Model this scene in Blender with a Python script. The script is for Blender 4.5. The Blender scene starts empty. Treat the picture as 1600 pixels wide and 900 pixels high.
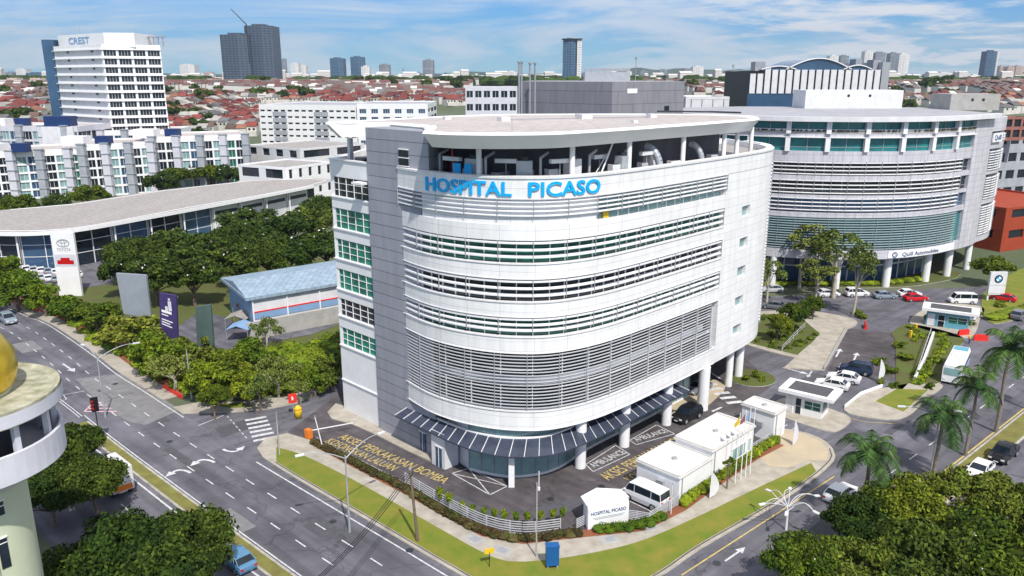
import bpy, math, random
from mathutils import Vector, Matrix, noise
R = math.radians
random.seed(7)
S = bpy.context.scene
COL = S.collection

# ------------------------------------------------------------------ camera
F = 1230.0; CH = 42.0; TH = math.atan(330 / F)
cam = bpy.data.cameras.new("camera"); camo = bpy.data.objects.new("camera", cam); COL.objects.link(camo)
camo.location = (0, 0, CH); camo.rotation_euler = (math.pi / 2 - TH, 0, 0)
cam.sensor_width = 36; cam.lens = F / 1600 * 36; cam.clip_start = 0.5; cam.clip_end = 30000
S.camera = camo

# ------------------------------------------------------------------ light
SUN_EL, SUN_AZ = R(52), R(160)           # azimuth clockwise from +Y
w = bpy.data.worlds.new("World"); S.world = w; w.use_nodes = True
nt = w.node_tree; N = nt.nodes; L = nt.links; N.clear()
out = N.new("ShaderNodeOutputWorld"); bg = N.new("ShaderNodeBackground"); bg.inputs[1].default_value = 0.13
sky = N.new("ShaderNodeTexSky"); sky.sky_type = 'NISHITA'; sky.sun_disc = False
sky.sun_elevation = SUN_EL; sky.sun_rotation = SUN_AZ; sky.air_density = 1.0; sky.dust_density = 0.0; sky.ozone_density = 4.5
tc = N.new("ShaderNodeTexCoord"); sep = N.new("ShaderNodeSeparateXYZ"); L.new(tc.outputs['Generated'], sep.inputs[0])
def wm(op, a, b=None):
    n = N.new("ShaderNodeMath"); n.operation = op
    for i, v in enumerate((a, b)):
        if v is None: continue
        if isinstance(v, (int, float)): n.inputs[i].default_value = v
        else: L.new(v, n.inputs[i])
    return n.outputs[0]
zz = wm('ADD', wm('MAXIMUM', sep.outputs[2], 0.0), 0.10)
cx = wm('DIVIDE', sep.outputs[0], zz); cy = wm('DIVIDE', sep.outputs[1], zz)
cmb = N.new("ShaderNodeCombineXYZ"); L.new(cx, cmb.inputs[0]); L.new(cy, cmb.inputs[1])
def wnoise(scale, det, rough, dist, loc):
    mp = N.new("ShaderNodeMapping"); mp.inputs['Location'].default_value = loc; L.new(cmb.outputs[0], mp.inputs[0])
    n = N.new("ShaderNodeTexNoise"); n.inputs['Scale'].default_value = scale; n.inputs['Detail'].default_value = det
    n.inputs['Roughness'].default_value = rough; n.inputs['Distortion'].default_value = dist; L.new(mp.outputs[0], n.inputs['Vector'])
    return n.outputs[0]
def wramp(v, a, b):
    n = N.new("ShaderNodeMapRange"); n.interpolation_type = 'SMOOTHSTEP'; L.new(v, n.inputs[0]); n.inputs[1].default_value = a; n.inputs[2].default_value = b
    return n.outputs[0]
veil = wm('MULTIPLY', wramp(wnoise(0.36, 9, .62, 1.0, (3.1, 4.7, 0)), .37, .62), .72)
puff = wm('MULTIPLY', wramp(wnoise(1.1, 10, .6, .3, (7.4, 2.2, 0)), .43, .58), .98)
puffx = wm('MULTIPLY', puff, wramp(sep.outputs[0], -.05, .35))      # heaped clouds on the right of the sky
high = wm('MULTIPLY', wramp(sep.outputs[2], .16, .5), .6)          # even cloud cover above the view, added for neutral fill light
low = wm('MULTIPLY', wramp(sep.outputs[2], .07, -.01), .26)         # pale band near the horizon
cl = wm('MAXIMUM', wm('MAXIMUM', wm('MAXIMUM', veil, puffx), high), low)
mx = N.new("ShaderNodeMix"); mx.data_type = 'RGBA'; L.new(cl, mx.inputs[0]); 
tint = N.new("ShaderNodeMix"); tint.data_type = 'RGBA'; tint.blend_type = 'MULTIPLY'; tint.inputs[0].default_value = 1; L.new(sky.outputs[0], tint.inputs[6]); tint.inputs[7].default_value = (.17, .47, .79, 1)
L.new(tint.outputs[2], mx.inputs[6]); mx.inputs[7].default_value = (5.9, 6.1, 6.4, 1)
L.new(mx.outputs[2], bg.inputs[0]); L.new(bg.outputs[0], out.inputs[0])
sd = bpy.data.lights.new("sun", 'SUN'); sd.energy = 4.3; sd.angle = R(0.9); sd.color = (1, .95, .87)
so = bpy.data.objects.new("sun", sd); COL.objects.link(so)
sdir = Vector((math.sin(SUN_AZ) * math.cos(SUN_EL), math.cos(SUN_AZ) * math.cos(SUN_EL), math.sin(SUN_EL)))
so.rotation_euler = sdir.to_track_quat('Z', 'Y').to_euler()
vs = S.view_settings; vs.view_transform = 'Standard'; vs.look = 'None'; vs.gamma = 1; vs.use_curve_mapping = False; vs.exposure = 0.2
S.cycles.max_bounces = 5; S.cycles.diffuse_bounces = 2; S.cycles.glossy_bounces = 2; S.cycles.transmission_bounces = 2
S.cycles.volume_bounces = 0; S.cycles.transparent_max_bounces = 4

# ------------------------------------------------------------------ surveying: a picture point to a place on a level plane
def G(px, py, z=0, Y=None):
    u = (px - 800) / F; v = (py - 450) / F
    dy = math.cos(TH) - v * math.sin(TH); dz = -math.sin(TH) - v * math.cos(TH)
    t = (z - CH) / dz if Y is None else Y / dy
    return Vector((u * t, dy * t, CH + dz * t))
def pix(p):
    c, s = math.cos(TH), math.sin(TH); z = p[2] - CH
    d = p[1] * c - z * s
    return 800 + F * p[0] / d, 450 + F * (-p[1] * s - z * c) / d
def G2(px, py, z=0): return tuple(G(px, py, z)[:2])

# ------------------------------------------------------------------ materials
M = {}
def mat(name, col, rough=.7, var=.12, scale=.6, metal=0, spec=.4, bump=0, col2=None, objcol=False, emit=None, alpha=None, detail=5):
    m = bpy.data.materials.new(name); m.use_nodes = True; t = m.node_tree; n = t.nodes; l = t.links
    b = n['Principled BSDF']; b.inputs['Roughness'].default_value = rough; b.inputs['Metallic'].default_value = metal
    b.inputs['Specular IOR Level'].default_value = spec
    c = (*col, 1)
    if objcol:
        oi = n.new("ShaderNodeObjectInfo"); src = oi.outputs['Color']
    else: src = None
    if var or col2:
        g = n.new("ShaderNodeNewGeometry"); ns = n.new("ShaderNodeTexNoise"); ns.inputs['Scale'].default_value = scale; ns.inputs['Detail'].default_value = detail
        ns.inputs['Roughness'].default_value = .62
        l.new(g.outputs['Position'], ns.inputs['Vector'])
        mr = n.new("ShaderNodeMapRange"); l.new(ns.outputs[0], mr.inputs[0]); mr.inputs[1].default_value = .3; mr.inputs[2].default_value = .7
        mxx = n.new("ShaderNodeMix"); mxx.data_type = 'RGBA'; l.new(mr.outputs[0], mxx.inputs[0])
        if src: 
            mu = n.new("ShaderNodeMix"); mu.data_type = 'RGBA'; mu.blend_type = 'MULTIPLY'; mu.inputs[0].default_value = 1; l.new(src, mu.inputs[6])
            l.new(mxx.outputs[2], mu.inputs[7]); mxx.inputs[6].default_value = (1 - var,) * 3 + (1,); mxx.inputs[7].default_value = (1,) * 4
            l.new(mu.outputs[2], b.inputs['Base Color'])
        else:
            if col2: mxx.inputs[6].default_value = (*col2, 1); mxx.inputs[7].default_value = c
            else:
                mxx.inputs[6].default_value = tuple(x * (1 - var) for x in col) + (1,); mxx.inputs[7].default_value = tuple(min(1, x * (1 + var)) for x in col) + (1,)
            l.new(mxx.outputs[2], b.inputs['Base Color'])
        if bump:
            bp = n.new("ShaderNodeBump"); bp.inputs['Strength'].default_value = bump; l.new(ns.outputs[0], bp.inputs['Height']); l.new(bp.outputs[0], b.inputs['Normal'])
    elif src: l.new(src, b.inputs['Base Color'])
    else: b.inputs['Base Color'].default_value = c
    if emit:
        b.inputs['Emission Color'].default_value = (*emit[:3], 1); b.inputs['Emission Strength'].default_value = emit[3]
    M[name] = m; return m
def panel(name, col, w=3.6, h=1.0, joint=.03, jcol=None, rough=.45, offset=0., col2=None, bias=0, stain=.17):
    """cladding panels: joints laid out in metres along the wall (UV)"""
    m = bpy.data.materials.new(name); m.use_nodes = True; t = m.node_tree; n = t.nodes; l = t.links
    b = n['Principled BSDF']; b.inputs['Roughness'].default_value = rough
    uv = n.new("ShaderNodeUVMap"); br = n.new("ShaderNodeTexBrick"); br.offset = offset; l.new(uv.outputs[0], br.inputs['Vector'])
    br.inputs['Scale'].default_value = 1; br.inputs['Brick Width'].default_value = w; br.inputs['Row Height'].default_value = h
    br.inputs['Mortar Size'].default_value = joint; br.inputs['Mortar Smooth'].default_value = .1; br.inputs['Bias'].default_value = bias
    br.inputs['Color1'].default_value = (*col, 1); br.inputs['Color2'].default_value = (*(col2 or [x * .94 for x in col]), 1)
    br.inputs['Mortar'].default_value = (*(jcol or [x * .45 for x in col]), 1)
    g = n.new("ShaderNodeNewGeometry"); mp = n.new("ShaderNodeMapping"); mp.inputs['Scale'].default_value = (1, 1, .18); l.new(g.outputs['Position'], mp.inputs[0])
    ns = n.new("ShaderNodeTexNoise"); ns.inputs['Scale'].default_value = 1.1; ns.inputs['Detail'].default_value = 6; l.new(mp.outputs[0], ns.inputs['Vector'])
    mr = n.new("ShaderNodeMapRange"); l.new(ns.outputs[0], mr.inputs[0]); mr.inputs[1].default_value = .35; mr.inputs[2].default_value = .65
    mr.inputs[3].default_value = 1 - stain; mr.inputs[4].default_value = 1
    mu = n.new("ShaderNodeVectorMath"); mu.operation = 'SCALE'; l.new(br.outputs[0], mu.inputs[0]); l.new(mr.outputs[0], mu.inputs['Scale']); l.new(mu.outputs[0], b.inputs['Base Color'])
    M[name] = m; return m
mat('asphalt', (.165, .16, .185), .85, .2, .22, bump=.05, detail=9, col2=(.10, .098, .118))
mat('asphalt_dark', (.125, .110, .118), .85, .2, .4, bump=.05, detail=9, col2=(.062, .054, .060))
def wear(name, ang=-42.7):
    m = M[name]; n = m.node_tree.nodes; l = m.node_tree.links; b = n['Principled BSDF']; src = b.inputs['Base Color'].links[0].from_socket
    g = n.new("ShaderNodeNewGeometry"); v = n.new("ShaderNodeTexVoronoi"); v.feature = 'DISTANCE_TO_EDGE'; v.inputs['Scale'].default_value = .11
    ds = n.new("ShaderNodeTexNoise"); ds.inputs['Scale'].default_value = .5; ds.inputs['Detail'].default_value = 6; l.new(g.outputs['Position'], ds.inputs['Vector'])
    ad = n.new("ShaderNodeVectorMath"); ad.operation = 'MULTIPLY_ADD'; l.new(ds.outputs[1], ad.inputs[0]); ad.inputs[1].default_value = (5, 5, 0); l.new(g.outputs['Position'], ad.inputs[2]); l.new(ad.outputs[0], v.inputs['Vector'])
    mr = n.new("ShaderNodeMapRange"); l.new(v.outputs['Distance'], mr.inputs[0]); mr.inputs[1].default_value = 0; mr.inputs[2].default_value = .014; mr.inputs[3].default_value = .62; mr.inputs[4].default_value = 1
    n2 = n.new("ShaderNodeTexNoise"); n2.inputs['Scale'].default_value = .07; n2.inputs['Detail'].default_value = 7; n2.inputs['Roughness'].default_value = .7; l.new(g.outputs['Position'], n2.inputs['Vector'])
    m2 = n.new("ShaderNodeMapRange"); l.new(n2.outputs[0], m2.inputs[0]); m2.inputs[1].default_value = .35; m2.inputs[2].default_value = .65; m2.inputs[3].default_value = .72; m2.inputs[4].default_value = 1.18
    mu = n.new("ShaderNodeMath"); mu.operation = 'MULTIPLY'; l.new(mr.outputs[0], mu.inputs[0]); l.new(m2.outputs[0], mu.inputs[1])
    mp = n.new("ShaderNodeMapping"); mp.vector_type = 'TEXTURE'; mp.inputs['Rotation'].default_value = (0, 0, math.radians(ang)); mp.inputs['Scale'].default_value = (40, 1.1, 1); l.new(g.outputs['Position'], mp.inputs[0])
    n3 = n.new("ShaderNodeTexNoise"); n3.inputs['Scale'].default_value = 1; n3.inputs['Detail'].default_value = 3; l.new(mp.outputs[0], n3.inputs['Vector'])
    m3 = n.new("ShaderNodeMapRange"); l.new(n3.outputs[0], m3.inputs[0]); m3.inputs[1].default_value = .35; m3.inputs[2].default_value = .65; m3.inputs[3].default_value = .78; m3.inputs[4].default_value = 1.12
    mv = n.new("ShaderNodeMath"); mv.operation = 'MULTIPLY'; l.new(mu.outputs[0], mv.inputs[0]); l.new(m3.outputs[0], mv.inputs[1]); mu = mv
    sc = n.new("ShaderNodeVectorMath"); sc.operation = 'SCALE'; l.new(src, sc.inputs[0]); l.new(mu.outputs[0], sc.inputs['Scale']); l.new(sc.outputs[0], b.inputs['Base Color'])
mat('asphalt_cross', (.165, .16, .185), .85, .2, .22, bump=.05, detail=9, col2=(.10, .098, .118)); wear('asphalt'); wear('asphalt_dark'); wear('asphalt_cross', 41.8)
mat('asphalt_patch', (.085, .083, .095), .8, .2, 1.5, detail=8); mat('asphalt_old', (.20, .195, .20), .85, .2, .8, detail=8)
mat('paint_white', (.78, .78, .8), .7, .15, 2.2, col2=(.34, .34, .36), detail=9)
mat('paint_yellow', (.68, .52, .15), .7, .25, 1.6, col2=(.36, .28, .12), detail=9)
mat('paint_pink', (.70, .42, .48), .7, .15, 2)
mat('grass', (.105, .170, .010), .9, .2, .42, bump=.4, col2=(.23, .20, .03), detail=9)
mat('grass_wild', (.085, .125, .018), .9, .2, .35, bump=.6, col2=(.10, .085, .035), detail=9)
mat('earth', (.16, .12, .075), .95, .2, .3, bump=.3, col2=(.09, .1, .03), detail=8)
mat('red_earth', (.30, .10, .045), .95, .2, .6, bump=.3, col2=(.17, .07, .035))
mat('pavement', (.47, .43, .37), .85, .15, .7, col2=(.30, .27, .22), detail=10)
mat('pavement_ochre', (.52, .42, .28), .85, .15, .4, col2=(.40, .34, .26), detail=8)
mat('kerb', (.52, .50, .46), .8, .15, 1.2, col2=(.26, .24, .20), detail=9)
mat('shaft_grey', (.36, .38, .42), .7, .15, .5)
mat('letter_grey', (.10, .13, .22), .6, 0)
mat('tank_blue', (.01, .035, .13), .5, .15, .6)
mat('roof_clean', (.70, .68, .66), .7, .1, .8, col2=(.60, .58, .56), detail=8)
mat('rail_grey', (.52, .53, .56), .5, .1, 1)
mat('white', (.82, .82, .83), .45, .05, .8)
mat('white_dull', (.68, .68, .7), .6, .1, .5)
mat('roof_rim', (.84, .84, .84), .5, .04, .3)
mat('roof_grey', (.36, .36, .39), .7, .15, .25, detail=8)
mat('grey', (.3, .31, .34), .6, .12, .6)
mat('steel_grey', (.42, .44, .47), .4, .1, 1, metal=.3)
mat('dark_metal', (.03, .035, .04), .4, .1, 1)
mat('louvre_white', (.8, .8, .82), .45, .05, 1)
mat('louvre_green', (.30, .38, .40), .5, .1, 1)
mat('glass_dark', (.012, .02, .03), .08, .4, .5, spec=.6)
mat('glass_green', (.02, .19, .13), .1, .35, .5, spec=.5, col2=(.012, .05, .045))
mat('glass_jade', (.03, .34, .23), .15, .35, .45, spec=.4, col2=(.015, .07, .06))
mat('glass_teal', (.03, .27, .27), .12, .3, .3, spec=.5, col2=(.02, .13, .15))
mat('glass_pale', (.22, .36, .37), .12, .25, .3, spec=.6)
mat('glass_blue', (.04, .09, .17), .1, .3, .1, spec=.6)
mat('interior', (.035, .035, .05), .9, .2, .5)
mat('concrete', (.38, .37, .35), .85, .15, .6)
mat('concrete_moss', (.52, .50, .40), .9, .2, 1.1, col2=(.20, .20, .11), detail=10)
mat('gold', (.72, .50, .05), .28, .12, .8, metal=.75)
mat('pale_green', (.56, .60, .44), .7, .06, .4)
mat('pale_lilac', (.60, .60, .66), .7, .08, .5)
mat('sign_blue', (.0, .40, .84), .4, 0)
mat('sign_navy', (.02, .06, .2), .5, 0)
mat('blue_plastic', (.01, .10, .30), .5, .1, 2)
mat('red_plastic', (.7, .03, .02), .5, .1, 2)
mat('yellow', (.75, .5, .02), .5, .1, 2)
mat('orange', (.75, .2, .02), .6, .1, 2)
mat('orange_wall', (.34, .05, .018), .7, .1, .3)
mat('teal_paint', (.12, .36, .46), .6, .1, 1)
mat('black', (.012, .012, .014), .5, 0)
mat('rubber', (.02, .02, .02), .8, 0)
mat('car_paint', (1, 1, 1), .25, .02, 1, objcol=True, spec=.6)
mat('house_roof', (1, 1, 1), .8, .35, .25, objcol=True, detail=8)
mat('house_wall', (.60, .57, .52), .8, .15, .2)
mat('lamp_red', (.5, .01, .01), .3, 0)
mat('lamp_clear', (.8, .8, .8), .15, 0)
mat('trunk', (.16, .12, .09), .9, .25, 2, bump=.4)
mat('trunk_pale', (.42, .38, .31), .9, .2, 2, bump=.3)
mat('palm_trunk', (.22, .19, .16), .9, .25, 3, bump=.4)
def leafmat(name, a, b_, scale=.5):
    m = mat(name, a, .75, .2, scale, spec=.15, col2=b_, detail=3)
    n = m.node_tree.nodes; l = m.node_tree.links
    b = n['Principled BSDF']; oi = n.new("ShaderNodeObjectInfo"); hs = n.new("ShaderNodeHueSaturation")
    mr = n.new("ShaderNodeMapRange"); l.new(oi.outputs['Random'], mr.inputs[0]); mr.inputs[3].default_value = .7; mr.inputs[4].default_value = 1.35
    ng = n.new("ShaderNodeNewGeometry"); mi = n.new("ShaderNodeMapRange"); l.new(ng.outputs['Random Per Island'], mi.inputs[0]); mi.inputs[3].default_value = .5; mi.inputs[4].default_value = 1.9
    mu = n.new("ShaderNodeMath"); mu.operation = 'MULTIPLY'; l.new(mr.outputs[0], mu.inputs[0]); l.new(mi.outputs[0], mu.inputs[1])
    src = b.inputs['Base Color'].links[0].from_socket; l.new(src, hs.inputs['Color']); l.new(mu.outputs[0], hs.inputs['Value']); mh = n.new('ShaderNodeMapRange'); l.new(oi.outputs['Random'], mh.inputs[0]); mh.inputs[3].default_value = .515; mh.inputs[4].default_value = .475; l.new(mh.outputs[0], hs.inputs['Hue']); l.new(hs.outputs[0], b.inputs['Base Color'])
leafmat('leaf', (.098, .130, .008), (.026, .055, .005))
leafmat('leaf_bright', (.125, .17, .008), (.042, .082, .006))
leafmat('leaf_dark', (.050, .080, .008), (.015, .033, .005))
leafmat('leaf_palm', (.05, .10, .02), (.025, .055, .015))
leafmat('leaf_olive', (.12, .15, .03), (.07, .10, .02))
leafmat('hedge_leaf', (.035, .055, .010), (.065, .035, .018), .8)
leafmat('leaf_mixed', (.13, .14, .02), (.06, .10, .008), 1.3)
mat('blossom', (.75, .72, .68), .8, .1, 3)
panel('panel_white', (.87, .87, .87), 3.6, 1.05, .022, (.56, .56, .6), stain=.11)
panel('panel_grey', (.335, .345, .40), 60, 1.36, .045, (.14, .14, .17), rough=.5, stain=.12)
panel('panel_block', (.25, .25, .28), 7.5, 2.2, .05, (.12, .12, .14), rough=.8, offset=.5, stain=.15)
panel('panel_lilac', (.62, .61, .66), 1.8, 1.3, .03, (.3, .3, .34))
panel('roof_white', (.55, .485, .465), 9, 6, .05, (.38, .35, .34), col2=(.50, .45, .43), rough=.75, stain=.22)
panel('roof_beige', (.41, .375, .355), 2.4, 40, .05, (.29, .27, .25), col2=(.38, .35, .33), rough=.75, stain=.25)
panel('shed_roof', (.34, .44, .54), .9, 60, .05, (.22, .30, .38), col2=(.31, .41, .50), rough=.6, stain=.25)
panel('tower_dark', (.004, .010, .022), 5.5, 3.4, 1.1, (.085, .115, .16), col2=(.03, .05, .09))
panel('tower_white', (.14, .15, .18), 6.5, 3.4, 1.5, (.78, .76, .74), col2=(.06, .07, .1))
panel('tower_blue', (.05, .11, .19), 4.0, 3.6, .35, (.12, .20, .28), col2=(.03, .07, .14))
panel('tower_grey', (.10, .12, .15), 3.0, 30, .9, (.34, .36, .40), col2=(.06, .08, .1))
panel('tower_pink', (.16, .12, .12), 5, 3.3, 1.0, (.60, .46, .40), col2=(.2, .14, .13))

# ------------------------------------------------------------------ mesh collector
class MB:
    def __init__(s): s.v = []; s.f = []; s.m = []; s.uv = []; s.sm = []
    def face(s, pts, m=0, uv=None, smooth=False):
        i = len(s.v); s.v += [tuple(p) for p in pts]; s.f.append(tuple(range(i, i + len(pts)))); s.m.append(m); s.uv.append(uv); s.sm.append(smooth)
    def faces(s, vs, fs, m=0, smooth=False):
        i = len(s.v); s.v += [tuple(p) for p in vs]
        for f in fs: s.f.append(tuple(i + k for k in f)); s.m.append(m); s.uv.append(None); s.sm.append(smooth)
    def box(s, c, d, rot=0, m=0, ax=None):
        """c = centre, d = full sizes, rot about z"""
        cr, sr = math.cos(rot), math.sin(rot); vs = []
        for z in (-.5, .5):
            for x, y in ((-.5, -.5), (.5, -.5), (.5, .5), (-.5, .5)):
                X, Y = x * d[0], y * d[1]; vs.append((c[0] + X * cr - Y * sr, c[1] + X * sr + Y * cr, c[2] + z * d[2]))
        s.faces(vs, [(3, 2, 1, 0), (4, 5, 6, 7), (0, 1, 5, 4), (1, 2, 6, 5), (2, 3, 7, 6), (3, 0, 4, 7)], m)
    def bar(s, p0, p1, wd, h, m=0):
        """box between two points, width across, height in z (p = centre line)"""
        p0 = Vector(p0); p1 = Vector(p1); d = (p1 - p0); t = Vector((-d.y, d.x, 0))
        t = t.normalized() * wd / 2 if t.length > 1e-6 else Vector((wd / 2, 0, 0)); u = Vector((0, 0, h / 2))
        vs = [p0 - t - u, p0 + t - u, p0 + t + u, p0 - t + u, p1 - t - u, p1 + t - u, p1 + t + u, p1 - t + u]
        s.faces(vs, [(0, 1, 2, 3), (7, 6, 5, 4), (0, 4, 5, 1), (1, 5, 6, 2), (2, 6, 7, 3), (3, 7, 4, 0)], m)
    def prism(s, poly, z0, z1, m=0, mtop=None, bottom=True):
        a = sum(poly[i][0] * poly[(i + 1) % len(poly)][1] - poly[(i + 1) % len(poly)][0] * poly[i][1] for i in range(len(poly)))
        if a < 0: poly = poly[::-1]
        n = len(poly); acc = 0
        for i in range(n):
            p, q = poly[i], poly[(i + 1) % n]; ln = math.hypot(q[0] - p[0], q[1] - p[1])
            s.face([(p[0], p[1], z0), (q[0], q[1], z0), (q[0], q[1], z1), (p[0], p[1], z1)], m, [(acc, z0), (acc + ln, z0), (acc + ln, z1), (acc, z1)]); acc += ln
        s.face([(p[0], p[1], z1) for p in poly], m if mtop is None else mtop)
        if bottom: s.face([(p[0], p[1], z0) for p in poly[::-1]], m)
    def cyl(s, p0, p1, r0, r1=None, n=10, m=0, cap=True):
        r1 = r0 if r1 is None else r1; p0 = Vector(p0); p1 = Vector(p1); d = (p1 - p0).normalized()
        a = d.orthogonal().normalized(); b = d.cross(a); vs = []
        for p, r in ((p0, r0), (p1, r1)):
            for k in range(n):
                t = 2 * math.pi * k / n; vs.append(p + a * math.cos(t) * r + b * math.sin(t) * r)
        s.faces(vs, [(k, (k + 1) % n, n + (k + 1) % n, n + k) for k in range(n)], m, True)
        if cap: s.faces(vs, [tuple(range(n))[::-1], tuple(range(n, 2 * n))], m)
    def tube(s, pts, r, n=6, m=0, r1=None):
        k = len(pts)
        for i in range(k - 1):
            a = r if r1 is None else r + (r1 - r) * i / (k - 1); b = r if r1 is None else r + (r1 - r) * (i + 1) / (k - 1)
            s.cyl(pts[i], pts[i + 1], a, b, n, m, cap=True)
    def lathe(s, prof, c=(0, 0, 0), n=24, m=0, smooth=True, a0=0, a1=2 * math.pi):
        c = (*c, 0)[:3]; vs = []; k = len(prof); full = abs(a1 - a0 - 2 * math.pi) < 1e-6; nn = n if full else n + 1
        for j in range(nn):
            t = a0 + (a1 - a0) * j / n
            for r, z in prof: vs.append((c[0] + r * math.cos(t), c[1] + r * math.sin(t), c[2] + z))
        fs = []
        for j in range(n):
            a = j * k; b = ((j + 1) % nn) * k
            for i in range(k - 1): fs.append((a + i, b + i, b + i + 1, a + i + 1))
        s.faces(vs, fs, m, smooth)
    def strip(s, cur, z0, z1, o=0., th=.2, m=0, smooth=True):
        """solid band following a plan curve; o = outward offset of its face"""
        out_ = offs(cur, o); inn = offs(cur, o - th); acc = 0
        for i in range(len(cur) - 1):
            a, b, c, d = out_[i], out_[i + 1], inn[i + 1], inn[i]; ln = math.hypot(b[0] - a[0], b[1] - a[1])
            s.face([(*a, z0), (*b, z0), (*b, z1), (*a, z1)], m, [(acc, z0), (acc + ln, z0), (acc + ln, z1), (acc, z1)])
            s.face([(*a, z1), (*b, z1), (*c, z1), (*d, z1)], m); s.face([(*d, z0), (*c, z0), (*b, z0), (*a, z0)], m)
            s.face([(*c, z0), (*d, z0), (*d, z1), (*c, z1)], m); acc += ln
        for i in (0, -1):
            a, d = out_[i], inn[i]; q = [(*d, z0), (*a, z0), (*a, z1), (*d, z1)]; s.face(q if i == 0 else q[::-1], m)
    def build(s, name, mats, parent=None):
        off = Vector((0, 0, 0)); p = parent
        while p is not None: off += p.location; p = p.parent
        me = bpy.data.meshes.new(name); me.from_pydata([(v[0] - off.x, v[1] - off.y, v[2] - off.z) for v in s.v], [], s.f)
        if isinstance(mats, str): mats = [mats]
        for k in mats: me.materials.append(M[k])
        me.polygons.foreach_set('material_index', s.m); me.polygons.foreach_set('use_smooth', s.sm)
        uvl = me.uv_layers.new(name='UVMap'); me.update(); buf = []
        for pl, uv in zip(me.polygons, s.uv):
            if uv: buf += [c for q in uv for c in q]; continue
            nn = pl.normal; h = math.hypot(nn.x, nn.y)
            for vi in pl.vertices:
                co = s.v[vi]
                if h < .5: buf += [co[0], co[1]]
                else: buf += [(-co[0] * nn.y + co[1] * nn.x) / h, co[2]]
        uvl.data.foreach_set('uv', buf)
        o = bpy.data.objects.new(name, me); COL.objects.link(o)
        if parent is not None: o.parent = parent
        return o
def offs(cur, o):
    """offset a left-to-right front curve outwards (towards -normal side = right-hand side of travel)"""
    r = []
    for i, p in enumerate(cur):
        a = cur[max(i - 1, 0)]; b = cur[min(i + 1, len(cur) - 1)]; dx, dy = b[0] - a[0], b[1] - a[1]; l = math.hypot(dx, dy)
        r.append((p[0] + dy / l * o, p[1] - dx / l * o))
    return r
def smooth(pts, step=.9, closed=False):
    """Catmull-Rom through pts, resampled"""
    P = [Vector((p[0], p[1])) for p in pts]; o = []; n = len(P); rng = n if closed else n - 1
    for i in range(rng):
        if closed: a, b, c, d = P[i - 1], P[i], P[(i + 1) % n], P[(i + 2) % n]
        else: a, b, c, d = P[max(i - 1, 0)], P[i], P[i + 1], P[min(i + 2, n - 1)]
        k = max(2, int((c - b).length / step))
        for j in range(k):
            t = j / k; o.append(tuple(.5 * ((2 * b) + (c - a) * t + (2 * a - 5 * b + 4 * c - d) * t * t + (-a + 3 * b - 3 * c + d) * t ** 3)))
    if not closed: o.append(tuple(P[-1]))
    return o
def arclen(cur):
    s = [0]
    for a, b in zip(cur, cur[1:]): s.append(s[-1] + math.hypot(b[0] - a[0], b[1] - a[1]))
    return s
def at_s(cur, s):
    acc = 0
    for a, b in zip(cur, cur[1:]):
        l = math.hypot(b[0] - a[0], b[1] - a[1])
        if acc + l >= s or b is cur[-1]:
            t = (s - acc) / l; return (a[0] + (b[0] - a[0]) * t, a[1] + (b[1] - a[1]) * t), ((b[0] - a[0]) / l, (b[1] - a[1]) / l)
        acc += l
def sub(cur, s0, s1):
    al = arclen(cur); o = [at_s(cur, s0)[0]] + [p for p, s in zip(cur, al) if s0 + .05 < s < s1 - .05] + [at_s(cur, s1)[0]]; return o

def root(name, label, cat, loc=(0, 0, 0), group=None):
    o = bpy.data.objects.new(name, None); COL.objects.link(o); o.location = loc; o.empty_display_size = .3
    return tag(o, label, cat, group)
def tag(o, label, cat, group=None):
    o['label'] = label; o['category'] = cat
    if group: o['group'] = group
    return o
def struct(name, mb, m, kind='structure'):
    o = mb.build(name, m); o['kind'] = kind; return o
def dup(r, loc, rz=0, label=None, group=None, color=None, scale=None):
    c = r.copy(); COL.objects.link(c); c.location = loc; c.rotation_euler = (0, 0, rz)
    if scale: c.scale = (scale,) * 3 if isinstance(scale, (int, float)) else scale
    if label: c['label'] = label
    if group: c['group'] = group
    if color: c.color = (*color, 1)
    for ch in r.children:
        d = ch.copy(); COL.objects.link(d); d.parent = c
        if color: d.color = (*color, 1)
        for g in ch.children:
            e = g.copy(); COL.objects.link(e); e.parent = d
            if color: e.color = (*color, 1)
    return c
class Proto:
    """a prototype that is moved on first use and copied after that"""
    def __init__(s, r): s.r = r; s.used = False
    def put(s, loc, rz=0, label=None, group=None, color=None, scale=None):
        if s.used: return dup(s.r, loc, rz, label, group, color, scale)
        s.pending = (loc, rz, label, group, color, scale)
        s.used = True; c = dup(s.r, loc, rz, label, group, color, scale); return c
    def drop(s):
        for ch in list(s.r.children):
            for g in list(ch.children): bpy.data.objects.remove(g)
            bpy.data.objects.remove(ch)
        bpy.data.objects.remove(s.r)
def text_mesh(txt, size, ext=.03, weight=0., font_shear=0):
    """flat letters in the xz plane as (verts, faces) lists per string; origin at the left of the baseline"""
    cu = bpy.data.curves.new('t', 'FONT'); cu.body = txt; cu.size = size; cu.extrude = ext; cu.offset = weight; cu.resolution_u = 3
    o = bpy.data.objects.new('t', cu); COL.objects.link(o); dg = bpy.context.evaluated_depsgraph_get(); me = bpy.data.meshes.new_from_object(o.evaluated_get(dg))
    vs = [tuple(v.co) for v in me.vertices]; fs = [tuple(p.vertices) for p in me.polygons]
    bpy.data.objects.remove(o); bpy.data.curves.remove(cu); bpy.data.meshes.remove(me)
    return vs, fs
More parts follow.
